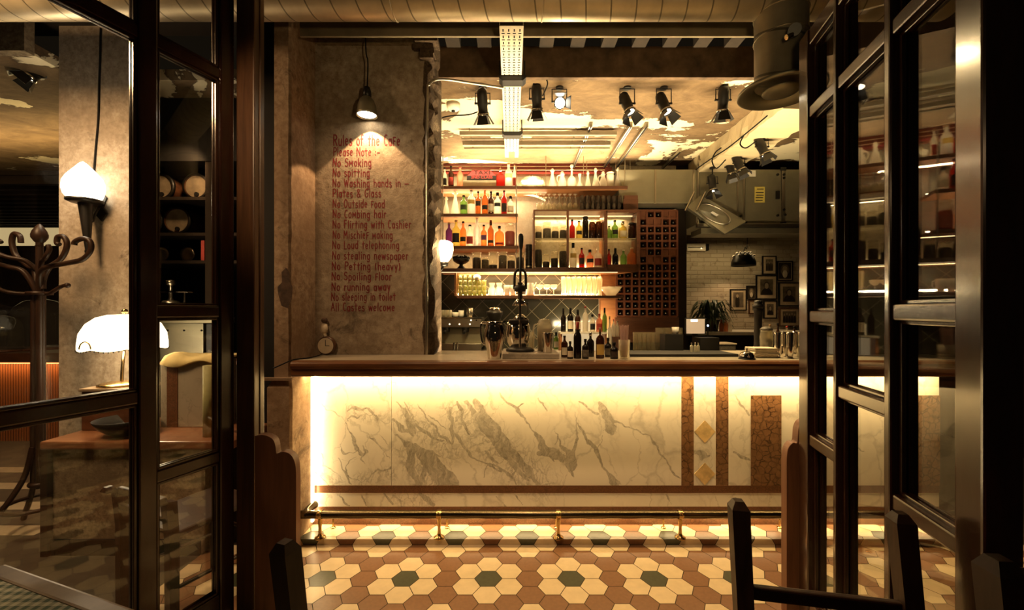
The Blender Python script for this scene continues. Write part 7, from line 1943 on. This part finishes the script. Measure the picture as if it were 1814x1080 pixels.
for k, px in enumerate((1225, 1231.5, 1237)):
    bottle(px, 606, BT0+.018, 5, 'short', 'b_clear', 'chrome', ('tiny clear bottle, left of three on the mat', 'tiny clear bottle, middle of three on the mat', 'tiny clear bottle, right of three on the mat')[k], None, Y=2.75, group='tiny bottles on the rubber mat')
# plant
kc = thing('kitchen_counter', 'pale edged counter running along the kitchen wall', 'counter', (2.9, 5.6, 0))
W(MB().box(2.075, 3.9, 5.30, 5.98, 0, 1.10), 'body', M['dark_room'], kc)
W(MB().box(2.07, 3.92, 5.27, 5.985, 1.10, 1.14), 'top', M['white_enamel'], kc)
plx, plY = X(1260, 5.5), 5.5
pp = thing('potted_plant', 'leafy green plant in a dark pot before the kitchen wall', 'plant', (plx, plY, 1.14))
W(MB().lathe([(.001,0),(.075,0),(.10,.13),(.105,.15),(.09,.15),(.085,.12),(.001,.115)], (plx,plY,1.14), 20), 'pot', M['pot_dark'], pp)
lf = MB(); rl2 = random.Random(31)
for k in range(110):
    a = rl2.uniform(0, 2*PI); ln_ = rl2.uniform(.14,.30); up_ = rl2.uniform(.05,.22)
    d_ = Vector((math.cos(a), math.sin(a)*.7, 0)); b0 = Vector((plx, plY, 1.27)) + d_*.03
    pts = []
    for q in range(6):
        t_ = q/5
        pts.append(b0 + d_*ln_*t_ + Vector((0,0, up_*math.sin(t_*PI*.75)*1.6 - .17*t_*t_)))
    s_ = Vector((-d_.y, d_.x, 0)); ws_ = [.006,.016,.021,.018,.011,.001]
    vs = []
    for p, w_ in zip(pts, ws_): vs += [p + s_*w_, p - s_*w_ + Vector((0,0,.004))]
    lf.add(vs, [(2*q, 2*q+1, 2*q+3, 2*q+2) for q in range(5)], 0, True)
lo = W(lf, 'foliage', M['leaf_green'], pp); lo['kind'] = 'stuff'
kl = 'bottles on the kitchen counter'
for px, yt, gm, cp, lb in ((1278,566,'b_amber','red_paint','amber bottle right of the plant'), (1286,565,'b_orange','cork','orange bottle between two others beside the plant'), (1293,566,'b_clear','chrome','clear bottle nearest the pictures beside the plant'), (1268,572,'b_dark','black','dark bottle close to the plant pot')):
    bottle(px, yt, 1.14, 7, 'round', gm, cp, lb, None, Y=5.40, group=kl)
fbw = thing('food_tub', 'pale tub with a lid on the washing counter', 'tub', (X(1290,4.4), 4.4, BCZ))
W(MB().box(X(1272,4.3), X(1304,4.3), 4.30, 4.5, BCZ, BCZ+.10, 0, .012), 'tub', M['jar_grey'], fbw)
W(MB().box(X(1271,4.3), X(1305,4.3), 4.29, 4.51, BCZ+.10, BCZ+.115, 0, .004), 'lid', M['paper_cream'], fbw)
